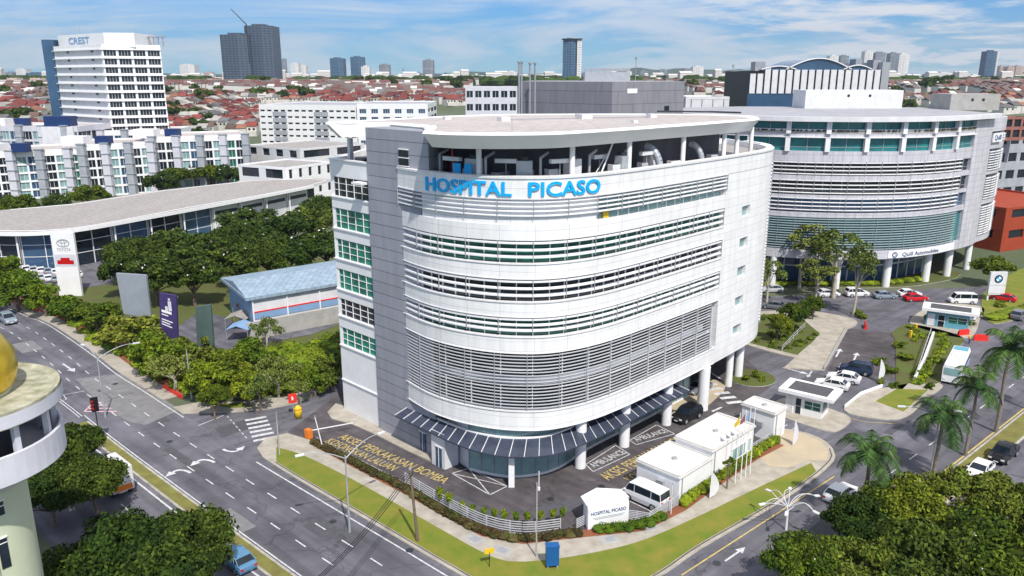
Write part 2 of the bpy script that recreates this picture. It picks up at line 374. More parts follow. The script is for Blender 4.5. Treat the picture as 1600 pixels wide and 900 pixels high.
def wall_text(mb, txt, p, d, z, size, ext=.03, weight=0., fit=None, m=0, up=(0, 0, 1)):
    """put text on a wall: starts at plan point p, runs along direction d, front faces right-hand side of travel"""
    vs, fs = text_mesh(txt, size, ext, weight); x1 = max(v[0] for v in vs); k = fit / x1 if fit else 1
    n = Vector((d[1], -d[0], 0)); D = Vector((d[0], d[1], 0)); U = Vector(up)
    if up != (0, 0, 1): n = D.cross(U)
    B = Vector((p[0], p[1], z))
    mb.faces([B + D * v[0] * k + U * v[1] + n * v[2] for v in vs], fs, m)
ORD = ['leftmost', 'second', 'third', 'fourth', 'fifth', 'sixth', 'seventh', 'eighth', 'ninth', 'tenth', 'eleventh', 'twelfth', 'thirteenth', 'fourteenth', 'fifteenth', 'sixteenth', 'seventeenth', 'eighteenth', 'nineteenth', 'twentieth']
def nth(i, thing, where): return f"{ORD[i]} {thing} {'from the left ' if i else ''}{where}"
def hgt(x, y):
    d = math.hypot(x, y); t = min(max((d - 450) / 550, 0), 1); return 31 * t * t * (3 - 2 * t)

# ================================================================== GROUND
def sheet(name, poly, z, m, kind='structure'):
    mb = MB(); a = sum(poly[i][0] * poly[(i + 1) % len(poly)][1] - poly[(i + 1) % len(poly)][0] * poly[i][1] for i in range(len(poly)))
    if a < 0: poly = poly[::-1]
    mb.face([(x, y, z) for x, y in poly], 0); return struct(name, mb, m, kind)
g = MB()
xs = [-9000, -6000, -4000, -2500, -1600] + list(range(-1200, 1201, 60)) + [1600, 2500, 4000, 6000, 9000]
ys = list(range(-300, 1201, 60)) + [1500, 2000, 3000, 4500, 6500, 9000, 12000]
vs = [(x, y, hgt(x, y) - .03) for y in ys for x in xs]; nx = len(xs)
g.faces(vs, [(j * nx + i, j * nx + i + 1, (j + 1) * nx + i + 1, (j + 1) * nx + i) for j in range(len(ys) - 1) for i in range(nx - 1)], 0, True)
mat('city_ground', (.14, .15, .10), .95, .3, .02, col2=(.07, .10, .045), detail=10)
struct('ground', g, 'city_ground')
hl = MB()
for cx_, cy_, rx, h_ in ((-300, 7600, 1500, 60), (1500, 7800, 1300, 95), (2600, 7600, 1500, 105), (5200, 7600, 1800, 70), (-3600, 7800, 2000, 55), (900, 7700, 700, 60)):
    n = 48
    for k in range(n):
        def pt(i, r): 
            t = i / n; x = cx_ + (t * 2 - 1) * rx; e = math.sin(math.pi * t) ** 1.5 * (1 + .35 * noise.noise(Vector((x / 260, cx_, 0))))
            return (x, cy_ + (1 - r) * 500, 25 + h_ * e * r)
        hl.face([pt(k, 0), pt(k + 1, 0), pt(k + 1, 1), pt(k, 1)][::-1] if False else [(pt(k, 0)[0], cy_ - 500, 20), (pt(k + 1, 0)[0], cy_ - 500, 20), pt(k + 1, 1), pt(k, 1)], 0, None, True)
        hl.face([pt(k, 1), pt(k + 1, 1), (pt(k + 1, 0)[0], cy_ + 500, 20), (pt(k, 0)[0], cy_ + 500, 20)], 0, None, True)
struct('hills', hl, 'leaf_dark')

# main road: right-hand kerb line from far to near, then offset
RE = [(-210, 196), (-160, 176), (-125, 160), (-97.7, 144.3), (-87, 136.4), (-80.9, 131.8), (-67.2, 118.4), (-57.9, 108.6), (-51.3, 102.4), (-41.7, 93.2), (-28.7, 81.2), (-15.9, 69.6), (-5, 59.7), (30, 27.5)]
REs = smooth(RE, 3)
def rof(o, cur=None): return offs(cur or REs, o)
asph = rof(-.0) + rof(22)[::-1]
sheet('road', asph, 0.0, 'asphalt')
# right-hand road network and forecourts (one asphalt field, islands lie on top of it)
sheet('junction_asphalt', [(-44, 95.3), (-28, 97.5), (-25, 104), (-16, 122), (-14, 150), (30, 142), (44, 149), (130, 163), (180, 185), (200, 150), (120, 60), (60, 5), (25, 25), (-5, 59.7), (-28.7, 81.2)], .004, 'asphalt_cross')
sheet('forecourt_asphalt', [(-27.5, 88.5), (-23.6, 86), (-17.3, 80.4), (-10.8, 74.7), (-2.4, 66.8), (1.2, 65.6), (6.2, 66.8), (12.4, 68), (16.9, 71.6), (27.3, 82.5), (31, 86), (30, 92), (33, 99), (37, 104), (36, 116), (-14, 116), (-24, 100)], .008, 'asphalt_dark')

def kerbed(name, poly, h=.12, top='pavement', inner=None, im='grass', iname='grass_verge'):
    mb = MB(); mb.prism(poly, 0, h, 0, 1, bottom=False); struct(name, mb, ['kerb', top])
    if inner: sheet(iname, inner, h + .012, im)
corner = smooth([(-28.4, 81.7), (-24.4, 77.8), (-15.9, 70.1), (-10.5, 65.2), (-5, 60.2), (-1, 57), (4, 55.6), (9, 56.8), (13.4, 60), (17.6, 63.9), (25.6, 70.4), (31, 75.2), (34.6, 78.8), (37, 82), (37.4, 85.5), (36, 88.0), (33.5, 89.3)], 1.2)
fencel = [(31, 85.6), (27.2, 82.2), (22, 76.8), (16.9, 71.4), (12.4, 67.8), (9, 67.2), (6.2, 66.6), (1.2, 65.4), (-2.4, 66.6), (-6.4, 70.1), (-10.8, 74.5), (-17.3, 80.2), (-23.6, 85.8), (-27.4, 88), (-29.6, 86.5), (-29.8, 84)]
kerbed('pavement_corner', corner + fencel)
swo = smooth([(-27.6, 84.2), (-24, 82.2), (-17.7, 77.0), (-11.5, 71.3), (-6.1, 66.2), (-2.8, 63.2), (-.4, 61.7), (3, 61.9), (7, 62.9), (12, 64.9), (18, 68.9), (26, 74.8), (33.6, 80.3)], 1.2)
gout = offs(corner[2:-9], -.55)
i0 = min(range(len(gout)), key=lambda i: math.hypot(gout[i][0] - 35.2, gout[i][1] - 80.3))
sheet('grass_verge', gout[:i0] + swo[::-1], .135, 'grass')
# drain slot in the kerb strip
mb = MB(); mb.strip(offs(corner[2:-5], -.33), .122, .128, 0, .14, 0); struct('roadside_drain', mb, 'asphalt_dark')
# concrete covers across the footpath
mb = MB()
for p, a in (((-3.5, 65.2), -.75), ((9.2, 65.2), .3), ((13.2, 67.2), .5), ((-.9, 63.4), -.5)):
    mb.box((p[0], p[1], .128), (2.0, 1.4, .012), a, 0); mb.box((p[0], p[1], .136), (.9, .8, .012), a, 1)
struct('pavement_covers', mb, ['concrete', 'grey'])
# planting bed between fence and footpath
swi = [(-23.8, 84.9), (-17.6, 79.2), (-11, 73.3), (-6.6, 69.0), (-2.9, 65.7), (1.0, 64.4), (6.2, 65.4), (12.7, 66.6), (17.4, 70.3), (22.6, 75.8), (28, 81.3), (32, 84.6)]
fen = [(31, 85.6), (27.2, 82.2), (22, 76.8), (16.9, 71.4), (12.4, 67.8), (9, 67.2), (6.2, 66.6), (1.2, 65.4), (-2.4, 66.6), (-6.4, 70.1), (-10.8, 74.5), (-17.3, 80.2), (-23.6, 85.8)]
sheet('planting_bed', swi + fen, .14, 'red_earth')
# ochre paved corner on the right
sheet('paved_corner', [(30.6, 79.2), (33.6, 80.9), (35.6, 80.9), (36.6, 83), (36.8, 85.5), (35.6, 87.7), (33.3, 88.9), (31.2, 86.0), (32, 84.8), (28.2, 81.5), (28.6, 79.5)], .131, 'pavement_ochre')
# medians
med = REs
def medstrip(name, cur, o0, o1, inner='grass'):
    a = offs(cur, o0); b = offs(cur, o1); mb = MB(); mb.prism(a + b[::-1], 0, .14, 0, bottom=False); struct(name, mb, 'kerb')
    a = offs(cur, o0 + .25); b = offs(cur, o1 - .25); sheet(name + '_grass', a + b[::-1], .15, inner)
al = arclen(REs)
s_m = next(s for p, s in zip(REs, al) if p[1] < 98.2)
mat('grass_dry', (.22, .22, .05), .95, .2, .6, bump=.3, col2=(.14, .12, .04), detail=8)
mcur = sub(REs, s_m, al[-1] - 1)
medstrip('median', mcur, 9.3, 11.0, 'grass_dry')
# right road median (palms)
rm = [(30, 63.3), (48.1, 78.8), (66.9, 95.2), (90, 115.5), (135, 154)]
medstrip('palm_median', smooth(rm, 4), .2, 2.9, 'grass_dry')
# side areas left of the side road and along the main road
vl = rof(-.6); vl2 = rof(-2.2); i1 = next(i for i, p in enumerate(REs) if p[1] < 96)
mb = MB(); mb.prism(rof(-.0)[6:i1] + vl2[6:i1][::-1], 0, .12, 0, bottom=False); struct('kerb_strip', mb, 'pavement')
sheet('roadside_earth', rof(-2.1)[6:i1] + rof(-5.5)[6:i1][::-1], .05, 'red_earth')
sheet('wild_grass', rof(-5.3)[4:i1] + [(-29.2, 99.5), (-26, 104), (-20, 118), (-18, 165), (-70, 200), (-150, 200)], .03, 'grass_wild')
mb = MB(); mb.prism([(-44.5, 95.8), (-42.5, 93.8), (-36, 94.2), (-31.6, 95.4), (-28.4, 97.2), (-25.2, 104), (-24, 110), (-25.6, 111), (-27, 105), (-30, 99.5), (-36, 97.6), (-42, 97.4)], 0, .12, 0, bottom=False); struct('side_pavement', mb, 'pavement')
sheet('side_grass', [(-40, 96.6), (-36.5, 95.4), (-34, 96), (-36, 97.3)], .135, 'grass')
sheet('yard_ground', [(-58, 126), (-46, 118), (-34, 126), (-30, 132), (-44, 128), (-52, 136), (-58, 140)], .07, 'asphalt')
sheet('showroom_yard', [(-122, 152), (-96, 150), (-84, 160), (-76, 196), (-96, 186), (-124, 184)], .06, 'asphalt')
# forecourt footpaths beside the tower
mb = MB(); mb.prism([(-23.9, 94.2), (-22.9, 92.2), (-20, 90.6), (-16.5, 87.6), (-12.4, 83.6), (-8.8, 80.4), (-7.6, 81.4), (-8.2, 82.6), (-16.2, 90.2), (-21.9, 96), (-23.4, 97)], 0, .13, 0, bottom=False); struct('building_apron', mb, 'pavement')
mb = MB(); mb.prism([(20.6, 92.6), (23.3, 93.2), (26.6, 97.4), (29.2, 101.2), (30.5, 104.5), (28, 106), (22, 100.5), (17, 95)], .008, .13, 0, bottom=False); struct('colonnade_pavement', mb, 'pavement_ochre')
# islands on the right
def isl(name, pts, top='pavement', inner=None, im='grass', h=.13):
    mb = MB(); mb.prism(smooth(pts, .8, True), 0, h, 0, 1, bottom=False); struct(name, mb, ['kerb', top])
    if inner: sheet(name + '_grass', inner, h + .012, im)
isl('entrance_island', [(43.2, 94.8), (45.2, 92.6), (48.4, 91.9), (51.3, 93.6), (55.6, 98.2), (60.6, 103.4), (57.5, 104.3), (52, 102.4), (47, 99.3)], 'pavement', [(48.6, 97.7), (50.7, 94.3), (57.7, 101.7), (53.5, 102.0)], 'grass')
isl('planter_island', [(30.9, 106.4), (32.4, 103.6), (35, 103.0), (37.4, 104.6), (37.8, 107.3), (36.2, 109.4), (33, 109.4)], 'grass_wild')
isl('guardhouse_island', [(34.2, 93.6), (38.2, 88.8), (40.2, 88.8), (43, 92.2), (41.6, 95.2), (37.8, 98.8), (35.2, 97.6)], 'pavement')
isl('lawn_island', [(37.5, 121.5), (45, 114.0), (48, 117.5), (55.2, 126.8), (60, 131), (61, 135), (56, 139.5), (50, 140.0), (42, 138), (36, 130)], 'pavement', [(38.5, 121.7), (44.6, 115.6), (47, 118.6), (52, 126.5), (52, 134), (48, 138), (42, 136), (37, 129)], 'grass_wild')
isl('ditch_island', [(53.5, 101.9), (57, 104.8), (61, 104.6), (68.5, 116), (75, 124.5), (70, 131.5), (64.5, 127), (62.5, 121.5)], 'grass_wild')
isl('kiosk_island', [(70, 131.6), (75.5, 124.2), (84, 135), (88.5, 142.5), (82, 144.8), (76, 140)], 'pavement')
isl('roadside_lawn', [(84.5, 133.2), (90, 134.5), (116, 152), (135, 172), (120, 176), (98, 156), (90, 145)], 'grass', None)
isl('dealer_lawn', [(48, 160), (66, 156.6), (80, 157), (90, 161), (97, 166), (96, 171), (60, 168), (46, 170)], 'grass_wild', None)
# ramp between parapets
sheet('ramp_road', [(46.6, 109.3), (58, 129.4), (70.2, 125.2), (62.2, 112.5), (57, 104)], .012, 'asphalt_dark')
mb = MB(); mb.prism([(40.5, 110.2), (46.2, 109.2), (57.9, 129.2), (56.0, 130.4), (47.2, 119.5)], 0, .16, 0, bottom=False); struct('ramp_footpath', mb, 'pavement')

random.seed(12); pa, pb = MB(), MB()
for s, o, ln, wd_, q in ((70, 3, 9, 2.6, 0), (96, 7, 5, 1.6, 0), (118, 2, 16, 1.2, 0), (150, 5, 6, 3, 1), (176, 7.5, 3, 1.4, 0), (192, 2, 7, 1.5, 0), (205, 5.2, 12, 1.0, 0), (222, 7.4, 5, 2, 1), (232, 2.2, 4, 2.2, 0), (240, 15, 8, 2, 0), (130, 13, 9, 2, 0)):
    c = sub(rof(o), s, s + ln); a_, b_ = offs(c, 0), offs(c, wd_)
    for i in range(len(c) - 1): (pb if q else pa).face([(*a_[i], .008), (*b_[i], .008), (*b_[i + 1], .008), (*a_[i + 1], .008)][::1])
for x, y, a, l_, w_ in ((40, 86, .75, 8, 1.2), (31, 68, .75, 6, 2), (50, 92, .75, 12, 1.0), (44, 106, .6, 4, 3), (66, 140, .1, 9, 2), (-34, 90, .7, 5, 3)): pa.box((x, y, .008), (l_, w_, .004), a)
for x, y, a, l_, w_ in ((-4, 70.5, -.7, 7, 2.2), (5, 71, .4, 5, 2), (22, 84.5, .78, 6, 1.6), (-16, 82, -.7, 5, 1.2)): pa.box((x, y, .012), (l_, w_, .004), a)
pb.face([(*q, .0085) for q in [G2(282, 640), G2(192, 584), G2(150, 588), G2(118, 592), G2(165, 640), G2(205, 660), G2(228, 664)]][::-1]); struct('road_patches', pa, 'asphalt_patch'); struct('worn_road_patches', pb, 'asphalt_old')
mh = MB()
for px_, py_ in ((265, 690), (520, 815), (180, 600), (640, 860), (1215, 770), (1330, 690), (1400, 610), (860, 780), (940, 760), (1120, 880)): x, y = G2(px_, py_); mh.cyl((x, y, .0), (x, y, .022), .38, n=14)
struct('manhole_covers', mh, 'dark_metal')
# ------------------------------------------------------------------ painted markings
wl = MB(); zl = .016
def line(mb, cur, wd=.16, z=zl, m=0, dash=None, gap=None, s0=0, s1=None):
    al_ = arclen(cur); s1 = s1 or al_[-1]
    if not dash: segs = [(s0, s1)]
    else: segs = []; s = s0
    while dash and s + dash < s1: segs.append((s, s + dash)); s += dash + gap
    for a, b in segs:
        c = sub(cur, a, b); p = offs(c, wd / 2); q = offs(c, -wd / 2)
        for i in range(len(c) - 1): mb.face([(*p[i], z), (*p[i + 1], z), (*q[i + 1], z), (*q[i], z)], m)
jct0 = next(s for p, s in zip(REs, al) if p[1] < 94.5); jct1 = next(s for p, s in zip(REs, al) if p[1] < 83)
line(wl, rof(.45), .16, s1=jct0); line(wl, rof(.45), .16, s0=jct1)
line(wl, sub(rof(9.0), s_m - 6, al[-1]), .14); line(wl, sub(rof(11.5), s_m - 2, al[-1] - 2), .2)
line(wl, sub(rof(9.3), s_m - 28, s_m - 6), .12); line(wl, sub(rof(9.65), s_m - 28, s_m - 6), .12)
for o in (3.3, 6.2): line(wl, rof(o), .14, dash=1.7, gap=2.6)
line(wl, sub(rof(9.4), 60, s_m - 30), .14, dash=1.7, gap=2.6); line(wl, sub(rof(14.5), 60, s_m + 60), .14, dash=1.7, gap=2.6)
line(wl, [G2(310, 665), G2(372, 640)][::-1], .14); line(wl, [(-36.5, 93.2), (-31.5, 86.2)], .12, dash=.7, gap=.5)
def poly_mark(mb, pts, p, d, z=zl, m=0, k=1):
    n = (-d[1], d[0]); a = [(p[0] + (x * d[0] + y * n[0]) * k, p[1] + (x * d[1] + y * n[1]) * k, z) for x, y in pts]; mb.face(a, m)
def arrow(mb, p, d, k=1., z=zl, bend=0):
    if bend == 0:
        poly_mark(mb, [(-2.2, -.12), (.6, -.12), (.6, .12), (-2.2, .12)], p, d, z, 0, k); poly_mark(mb, [(.6, -.5), (1.9, 0), (.6, .5)], p, d, z, 0, k)
    else:
        r = 1.2; pr = None
        for i in range(9):
            t = math.pi * .62 * i / 8; c = (-1.8 + 2.0 * math.sin(t), bend * (1 - math.cos(t)) * 1.1); q = (math.cos(t), bend * math.sin(t))
            cur_ = ((c[0] - q[1] * .2, c[1] + q[0] * .2), (c[0] + q[1] * .2, c[1] - q[0] * .2))
            if pr: 
                f = [pr[0], pr[1], cur_[1], cur_[0]]
                poly_mark(mb, f, p, d, z, 0, k)
            pr = cur_
        poly_mark(mb, [(c[0] - q[1] * .62, c[1] + q[0] * .62), (c[0] + q[1] * .62, c[1] - q[0] * .62), (c[0] + q[0] * 1.3, c[1] + q[1] * 1.3)], p, d, z, 0, k)
dn = Vector((.735, -.678)); up_ = -dn
arrow(wl, G2(288, 732), tuple(up_), .85, bend=1); arrow(wl, G2(325, 716), tuple(up_), .85, bend=1); arrow(wl, G2(358, 708), tuple(dn), .8, bend=1)
arrow(wl, G2(108, 575), tuple(dn), 1.2); arrow(wl, G2(225, 505 + 90), tuple(dn), .01)
arrow(wl, G2(1150, 865), (.745, .667), .8); arrow(wl, G2(1265, 640 - 55), (-.5, -.8), .8); arrow(wl, G2(1245, 580), (.7, -.7), 1.)
arrow(wl, (29.3, 108.5), (-.25, .97), 1.2, z=.02); arrow(wl, (51.5, 117.3), (.5, .86), 1.1, z=.022); arrow(wl, (53.4, 115.4), (.5, .86), 1.1, z=.022)
# right road
rrl = smooth([(14.3, 60.4), (25.6, 70.2), (34.6, 78.0)], 2)
line(wl, [(33, 70.6), (37.5, 74.6), (60, 94.4), (92, 122.5)], .14, dash=2.0, gap=3.4); line(wl, [(28, 62.0), (36, 69)], .14, dash=2.0, gap=3.0)
line(wl, [(58, 84), (95, 116)], .14, dash=2, gap=3.4)
yl = MB(); line(yl, offs(rrl, .75), .14); line(yl, offs(smooth(rm, 4), -.12), .2)
line(yl, [(41.2, 94.2), (44.5, 91.4), (48.6, 90.8)], .1)
struct('yellow_road_lines', yl, 'paint_yellow')
# crossings
def zebra(mb, p0, p1, n, ln, wd, z=zl):
    p0 = Vector(p0); p1 = Vector(p1); d = (p1 - p0).normalized(); q = Vector((-d.y, d.x))
    for i in range(n):
        c = p0.lerp(p1, i / (n - 1)); mb.face([(*(c + q * a * ln / 2 + d * b * wd / 2), z) for a, b in ((-1, -1), (1, -1), (1, 1), (-1, 1))])
zebra(wl, (-32.6, 92.4), (-29.7, 86.6), 6, 2.6, .55); zebra(wl, (27.9, 103.6), (29.6, 97.3), 5, 2.3, .75, .135); zebra(wl, (21.7, 98.5), (22.6, 101.8), 5, 2.3, .35, .135)
# box junction by the canopy, bays
X = [(-6.6, 78.1), (-4.8, 79.2), (-.5, 75.3), (-2.3, 73.5)]
for a, b in ((0, 1), (1, 2), (2, 3), (3, 0), (0, 2), (1, 3)): line(wl, [X[a], X[b]], .12, z=.018)
for P4 in ([G2(915, 726), G2(927, 737), G2(984, 710), G2(962, 696)], [G2(984, 688), G2(994, 695), G2(1054, 678), G2(1026, 664)]):
    for i in range(4): line(wl, [P4[i], P4[(i + 1) % 4]], .12, z=.018)
for a, b in (((10.2, 74.2), (14.0, 70.2)), ((7.9, 72.0), (11.5, 68.3)), ((32.5, 88.8), (34.4, 90.6)), ((33.4, 88.2), (35.4, 90.0))): line(wl, [a, b], .12, z=.018)
line(wl, [(26, 94.6), (27.6, 96)], .3, z=.018)
# hatched give-way triangle and its zig-zag
tri = [G2(150, 625), G2(170, 648), G2(132, 643)]
pk = MB()
for a, b in ((0, 2), ): line(pk, [tri[a], tri[b]], .22, z=.02)
for t in (.25, .5, .75, 1): line(pk, [Vector(tri[0]).lerp(Vector(tri[2]), t)[:], (Vector(G2(152, 624)).lerp(Vector(G2(182, 643)), t))[:]], .26, z=.02)
struct('hatched_road_marking', pk, 'paint_pink' if 'paint_pink' in M else 'paint_white')
line(wl, [G2(132, 611), G2(99, 617), G2(104, 624), G2(93, 628)], .14)
struct('road_markings', wl, 'paint_white')
def ground_text(txt, p0, p1, size, m, name, z=.02, weight=0.):
    d = Vector((p1[0] - p0[0], p1[1] - p0[1])); mb = MB(); vs_, fs_ = text_mesh(txt, size, 0, weight); x1 = max(v[0] for v in vs_); k = d.length / x1; d.normalize()
    mb.faces([(p0[0] + d.x * v[0] * k - d.y * v[1], p0[1] + d.y * v[0] * k + d.x * v[1], z) for v in vs_], fs_); return struct(name, mb, m)
ground_text('AKSES PERKAKASAN BOMBA', G2(527, 684), G2(692, 756), 1.95, 'paint_yellow', 'yellow_ground_lettering')
ground_text('KOSONGKAN LALUAN', G2(507, 690), G2(612, 736), 1.75, 'paint_yellow', 'yellow_ground_lettering')
ground_text('AKSES PERKAKASAN BOMBA', G2(951, 751), G2(1086, 681), 2.3, 'paint_yellow', 'yellow_ground_lettering')
ground_text('KOSONGKAN', G2(988, 754), G2(1050, 720), 2.0, 'paint_yellow', 'yellow_ground_lettering')
ground_text('AMBULANCE', G2(929, 731), G2(979, 708), 1.5, 'paint_white', 'white_ground_lettering', .022, .01)
ground_text('AMBULANCE', G2(996, 690), G2(1044, 675), 1.4, 'paint_white', 'white_ground_lettering', .022, .01)

# ================================================================== HOSPITAL
H = root('hospital_building', 'white curved hospital with blue lettering on its top band and a grey tower', 'building', (0, 95, 0))
Cf = smooth([(-12.3, 85.5), (-10.7, 83.3), (-8.7, 81.0), (-6.0, 78.9), (-3.0, 77.4), (0, 76.6), (3.2, 76.6), (6.2, 77.7), (9.4, 79.8), (12.8, 82.8), (16.8, 86.8), (21, 91.1), (26.3, 96.7)], .7)
Cr = smooth([(26.3, 96.7), (30, 100.9), (33.4, 105.0), (35.2, 107.9), (36.2, 111), (36.3, 115)], .7)
Cb = [(36.3, 115), (34, 126), (20, 128), (-8, 124), (-20, 108), (-21.9, 95.2)]
LF = arclen(Cf)[-1]
BODY = [(-20.9, 96.2), (-15.2, 90.6)] + offs(Cf, -.95) + offs(Cr, -.6) + [(33.6, 125.6), (20, 127.6), (-8, 123.6), (-19.6, 107.6)]
mb = MB(); mb.prism(BODY, 5.95, 31.85, 0, 1); mb.build('floors', ['interior', 'roof_beige'], H)
mb = MB(); mb.prism([(20.3, 127.95), (-8.2, 123.95), (-20, 108), (-21.5, 95.5), (-20.6, 95.6), (-19.6, 107.6), (-8, 123.5), (20, 127.5)], 0, 32.6, 0); mb.prism([(36.1, 114.9), (34, 126), (20.3, 128), (20, 127.5), (33.6, 125.6), (35.6, 115)], 5.9, 32.6, 0); mb.build('rear_wall', 'panel_white', H)
# left wing: bands and gridded windows
WL, WR = (-21.9, 95.2), (-16.3, 89.7); wc = [WL, tuple((Vector(WL) + Vector(WR)) / 2), WR]
mb = MB()
for a, b, o in ((30.5, 32.6, .0), (26.7, 28.1, 0), (22.9, 24.2, 0), (19.1, 20.4, 0), (15.3, 16.5, 0), (11.5, 13.0, 0), (0, 9.1, 0)): mb.strip(wc, a, b, o, .6)
for z in (32.6, 28.1, 24.2, 20.4, 16.5, 13.0, 9.1, 4.4): mb.strip(wc, z - .12, z + .03, .14, .3)
mb.prism([(-21.85, 95.2), (-21.4, 94.9), (-19.3, 108), (-20, 108.2)], 0, 32.55, 0); mb.build('wing_wall', 'white', H)
for a, b, gm in ((28.1, 30.5, 'glass_dark'), (24.2, 26.7, 'glass_jade'), (20.4, 22.9, 'glass_jade'), (16.5, 19.1, 'glass_jade'), (13.0, 15.3, 'glass_dark'), (9.1, 11.5, 'glass_jade')):
    mb = MB(); mb.strip(wc, a, b, -.22, .1, 0, False); W_ = mb.build('window', gm, H); mb = MB()
    n = 5
    for k in range(n + 1):
        p = Vector(WL).lerp(Vector(WR), k / n); mb.box((p.x + .06, p.y + .06, (a + b) / 2), (.045, .1, b - a), -.78)
    for z in (a + .04, a + (b - a) / 3, a + 2 * (b - a) / 3, b - .04): mb.strip(wc, z - .025, z + .025, -.14, .08, 0, False)
    mb.build('frame', 'white', W_)
# grey tower
mb = MB(); tw = [(-16.35, 89.35), (-12.3, 85.2), (-8.7, 81.9), (-7.4, 83.6), (-7.4, 88), (-12, 94.5)]
mb.prism([(-16.35, 89.35), (-12.3, 85.35), (-8.6, 81.85), (-7.8, 84.5), (-7.6, 90), (-12, 94.5)], 0, 36.55, 0, 1); mb.build('stair_tower', ['panel_grey', 'grey'], H)
mb = MB(); c = Vector((-11.55, 84.55)); 
for z in (33.2, 34.15): mb.box((c.x, c.y, z), (1.5, .14, .75), -.765, 0); 
o_ = mb.build('tower_window', 'glass_dark', H); mb = MB()
for z in (32.8, 33.68, 34.56): mb.box((c.x, c.y, z), (1.6, .22, .09), -.765)
mb.build('frame', 'white', o_)
mb = MB(); mb.prism([(-17.6, 90.4), (-16.4, 89.2), (-16.9, 88.3), (-18.3, 89.6)], 30.2, 30.45); mb.build('ledge', 'white', H)
# curved front
mb = MB(); mb.strip(Cf, 30.5, 32.45, .12, .9); mb.strip(Cf, 32.45, 32.65, .24, 1.1); mb.strip(Cf, 30.42, 30.54, .2, .4)
mb.strip(Cr, 30.5, 32.45, .1, .9); mb.strip(Cr, 32.45, 32.65, .22, 1.1)
mb.build('parapet_band', 'panel_white', H)
mb = MB(); zs = [(26.4, 28.1), (22.4, 23.9), (18.4, 19.9), (14.5, 16.2), (5.9, 8.0)]
mb.strip(Cf, 26.3, 27.9, 0, .9)
for a, b in zs[1:]: mb.strip(Cf, a, b, 0, .9); mb.strip(Cf, b - .02, b + .1, .1, .5); mb.strip(Cf, a - .06, a + .02, .06, .5)
mb.strip(Cf, 5.84, 5.9, -.02, 1.0); mb.build('spandrel_band', 'panel_white', H)
# level seven: blank cladding with windows at either end
sA = 4.6; sB = next(s for p, s in zip(Cf, arclen(Cf)) if p[0] > 8.6)
blank = sub(Cf, sA, sB); mb = MB(); mb.strip(blank, 27.9, 30.5, -.12, .5); mb.build('blank_band', 'panel_white', H)
def window_band(cur, z0, z1, gm, o=-.55, step=1.75, mz=(), name='window_band', fr='white'):
    mb = MB(); mb.strip(cur, z0, z1, o, .1, 0); W_ = mb.build(name, gm, H); mb = MB(); L_ = arclen(cur)[-1]; n = int(L_ / step)
    for k in range(n + 1):
        p, d = at_s(cur, L_ * k / n); nn = (d[1], -d[0]); mb.box((p[0] + nn[0] * (o + .05), p[1] + nn[1] * (o + .05), (z0 + z1) / 2), (.09, .16, z1 - z0), math.atan2(d[1], d[0]))
    for z in mz: mb.strip(cur, z - .04, z + .04, o + .08, .1)
    mb.build('frame', fr, W_); return W_
def louvres(cur, zl_, h=.1, d=.34, o=.05, step=3.5, tilt=.06, name='louvre_row', m='louvre_white', par=None):
    mb = MB(); out_ = offs(cur, o); inn = offs(cur, o - d)
    for z in zl_:
        for i in range(len(cur) - 1):
            a, b, c_, e = out_[i], out_[i + 1], inn[i + 1], inn[i]
            mb.face([(*a, z), (*b, z), (*b, z + h), (*a, z + h)], 0, None, True); mb.face([(*a, z + h), (*b, z + h), (*c_, z + h + tilt), (*e, z + h + tilt)])
            mb.face([(*e, z + tilt), (*c_, z + tilt), (*b, z), (*a, z)]); mb.face([(*c_, z + tilt), (*e, z + tilt), (*e, z + h + tilt), (*c_, z + h + tilt)])
    L_ = arclen(cur)[-1]; n = max(1, round(L_ / step))
    for k in range(n + 1):
        p, dd = at_s(cur, L_ * k / n); nn = (dd[1], -dd[0]); q = (p[0] + nn[0] * (o + .02), p[1] + nn[1] * (o + .02)); mb.box((q[0], q[1], (zl_[0] + zl_[-1] + h) / 2), (.06, .1, zl_[-1] - zl_[0] + .55), math.atan2(dd[1], dd[0]), 1)
    return mb.build(name, [m, 'steel_grey'], par or H)
window_band(sub(Cf, .15, sA), 27.9, 30.5, 'glass_dark', mz=(28.8,)); window_band(sub(Cf, sB, LF - .2), 27.9, 30.5, 'glass_pale', mz=(28.6,))
louvres(Cf, [28.75, 29.2, 29.65, 30.1], .09, .3, .16)
mb = MB(); p, d = at_s(Cf, sB + 1.5); mb.box((p[0] + d[1] * -.4, p[1] + d[0] * .4, 28.3), (.8, .1, .7), math.atan2(d[1], d[0])); mb.build('yellow_blind', 'yellow', H)
for z0, z1, gm in ((23.9, 26.35, 'glass_green'), (19.9, 22.4, 'glass_dark'), (16.2, 18.4, 'glass_green')):
    window_band(sub(Cf, .15, LF - .15), z0, z1, gm, mz=(z0 + .8,)); louvres(sub(Cf, .02, LF - .05), [z0 + .62 + i * (z1 - z0 - .9) / 2 * .92 for i in range(3)], .17, .2, .0)
window_band(sub(Cf, .15, LF - .15), 8.0, 14.5, 'glass_dark', o=-.7, step=3.5, mz=(10.3, 12.4)); mb = MB(); mb.strip(sub(Cf, 1.5, LF - 2.5), 10.85, 11.75, -.5, .12); mb.build('light_panel_band', 'shaft_grey', H)
louvres(sub(Cf, .02, LF - 1.6), [8.35 + i * .36 for i in range(17)], .08, .06, .0, step=3.5, tilt=.02, name='louvre_screen', m='rail_grey')
mb = MB(); mb.strip(sub(Cf, .3, LF - .3), 8.0, 8.12, -.1, .8); mb.build('screen_walkway', 'steel_grey', H)
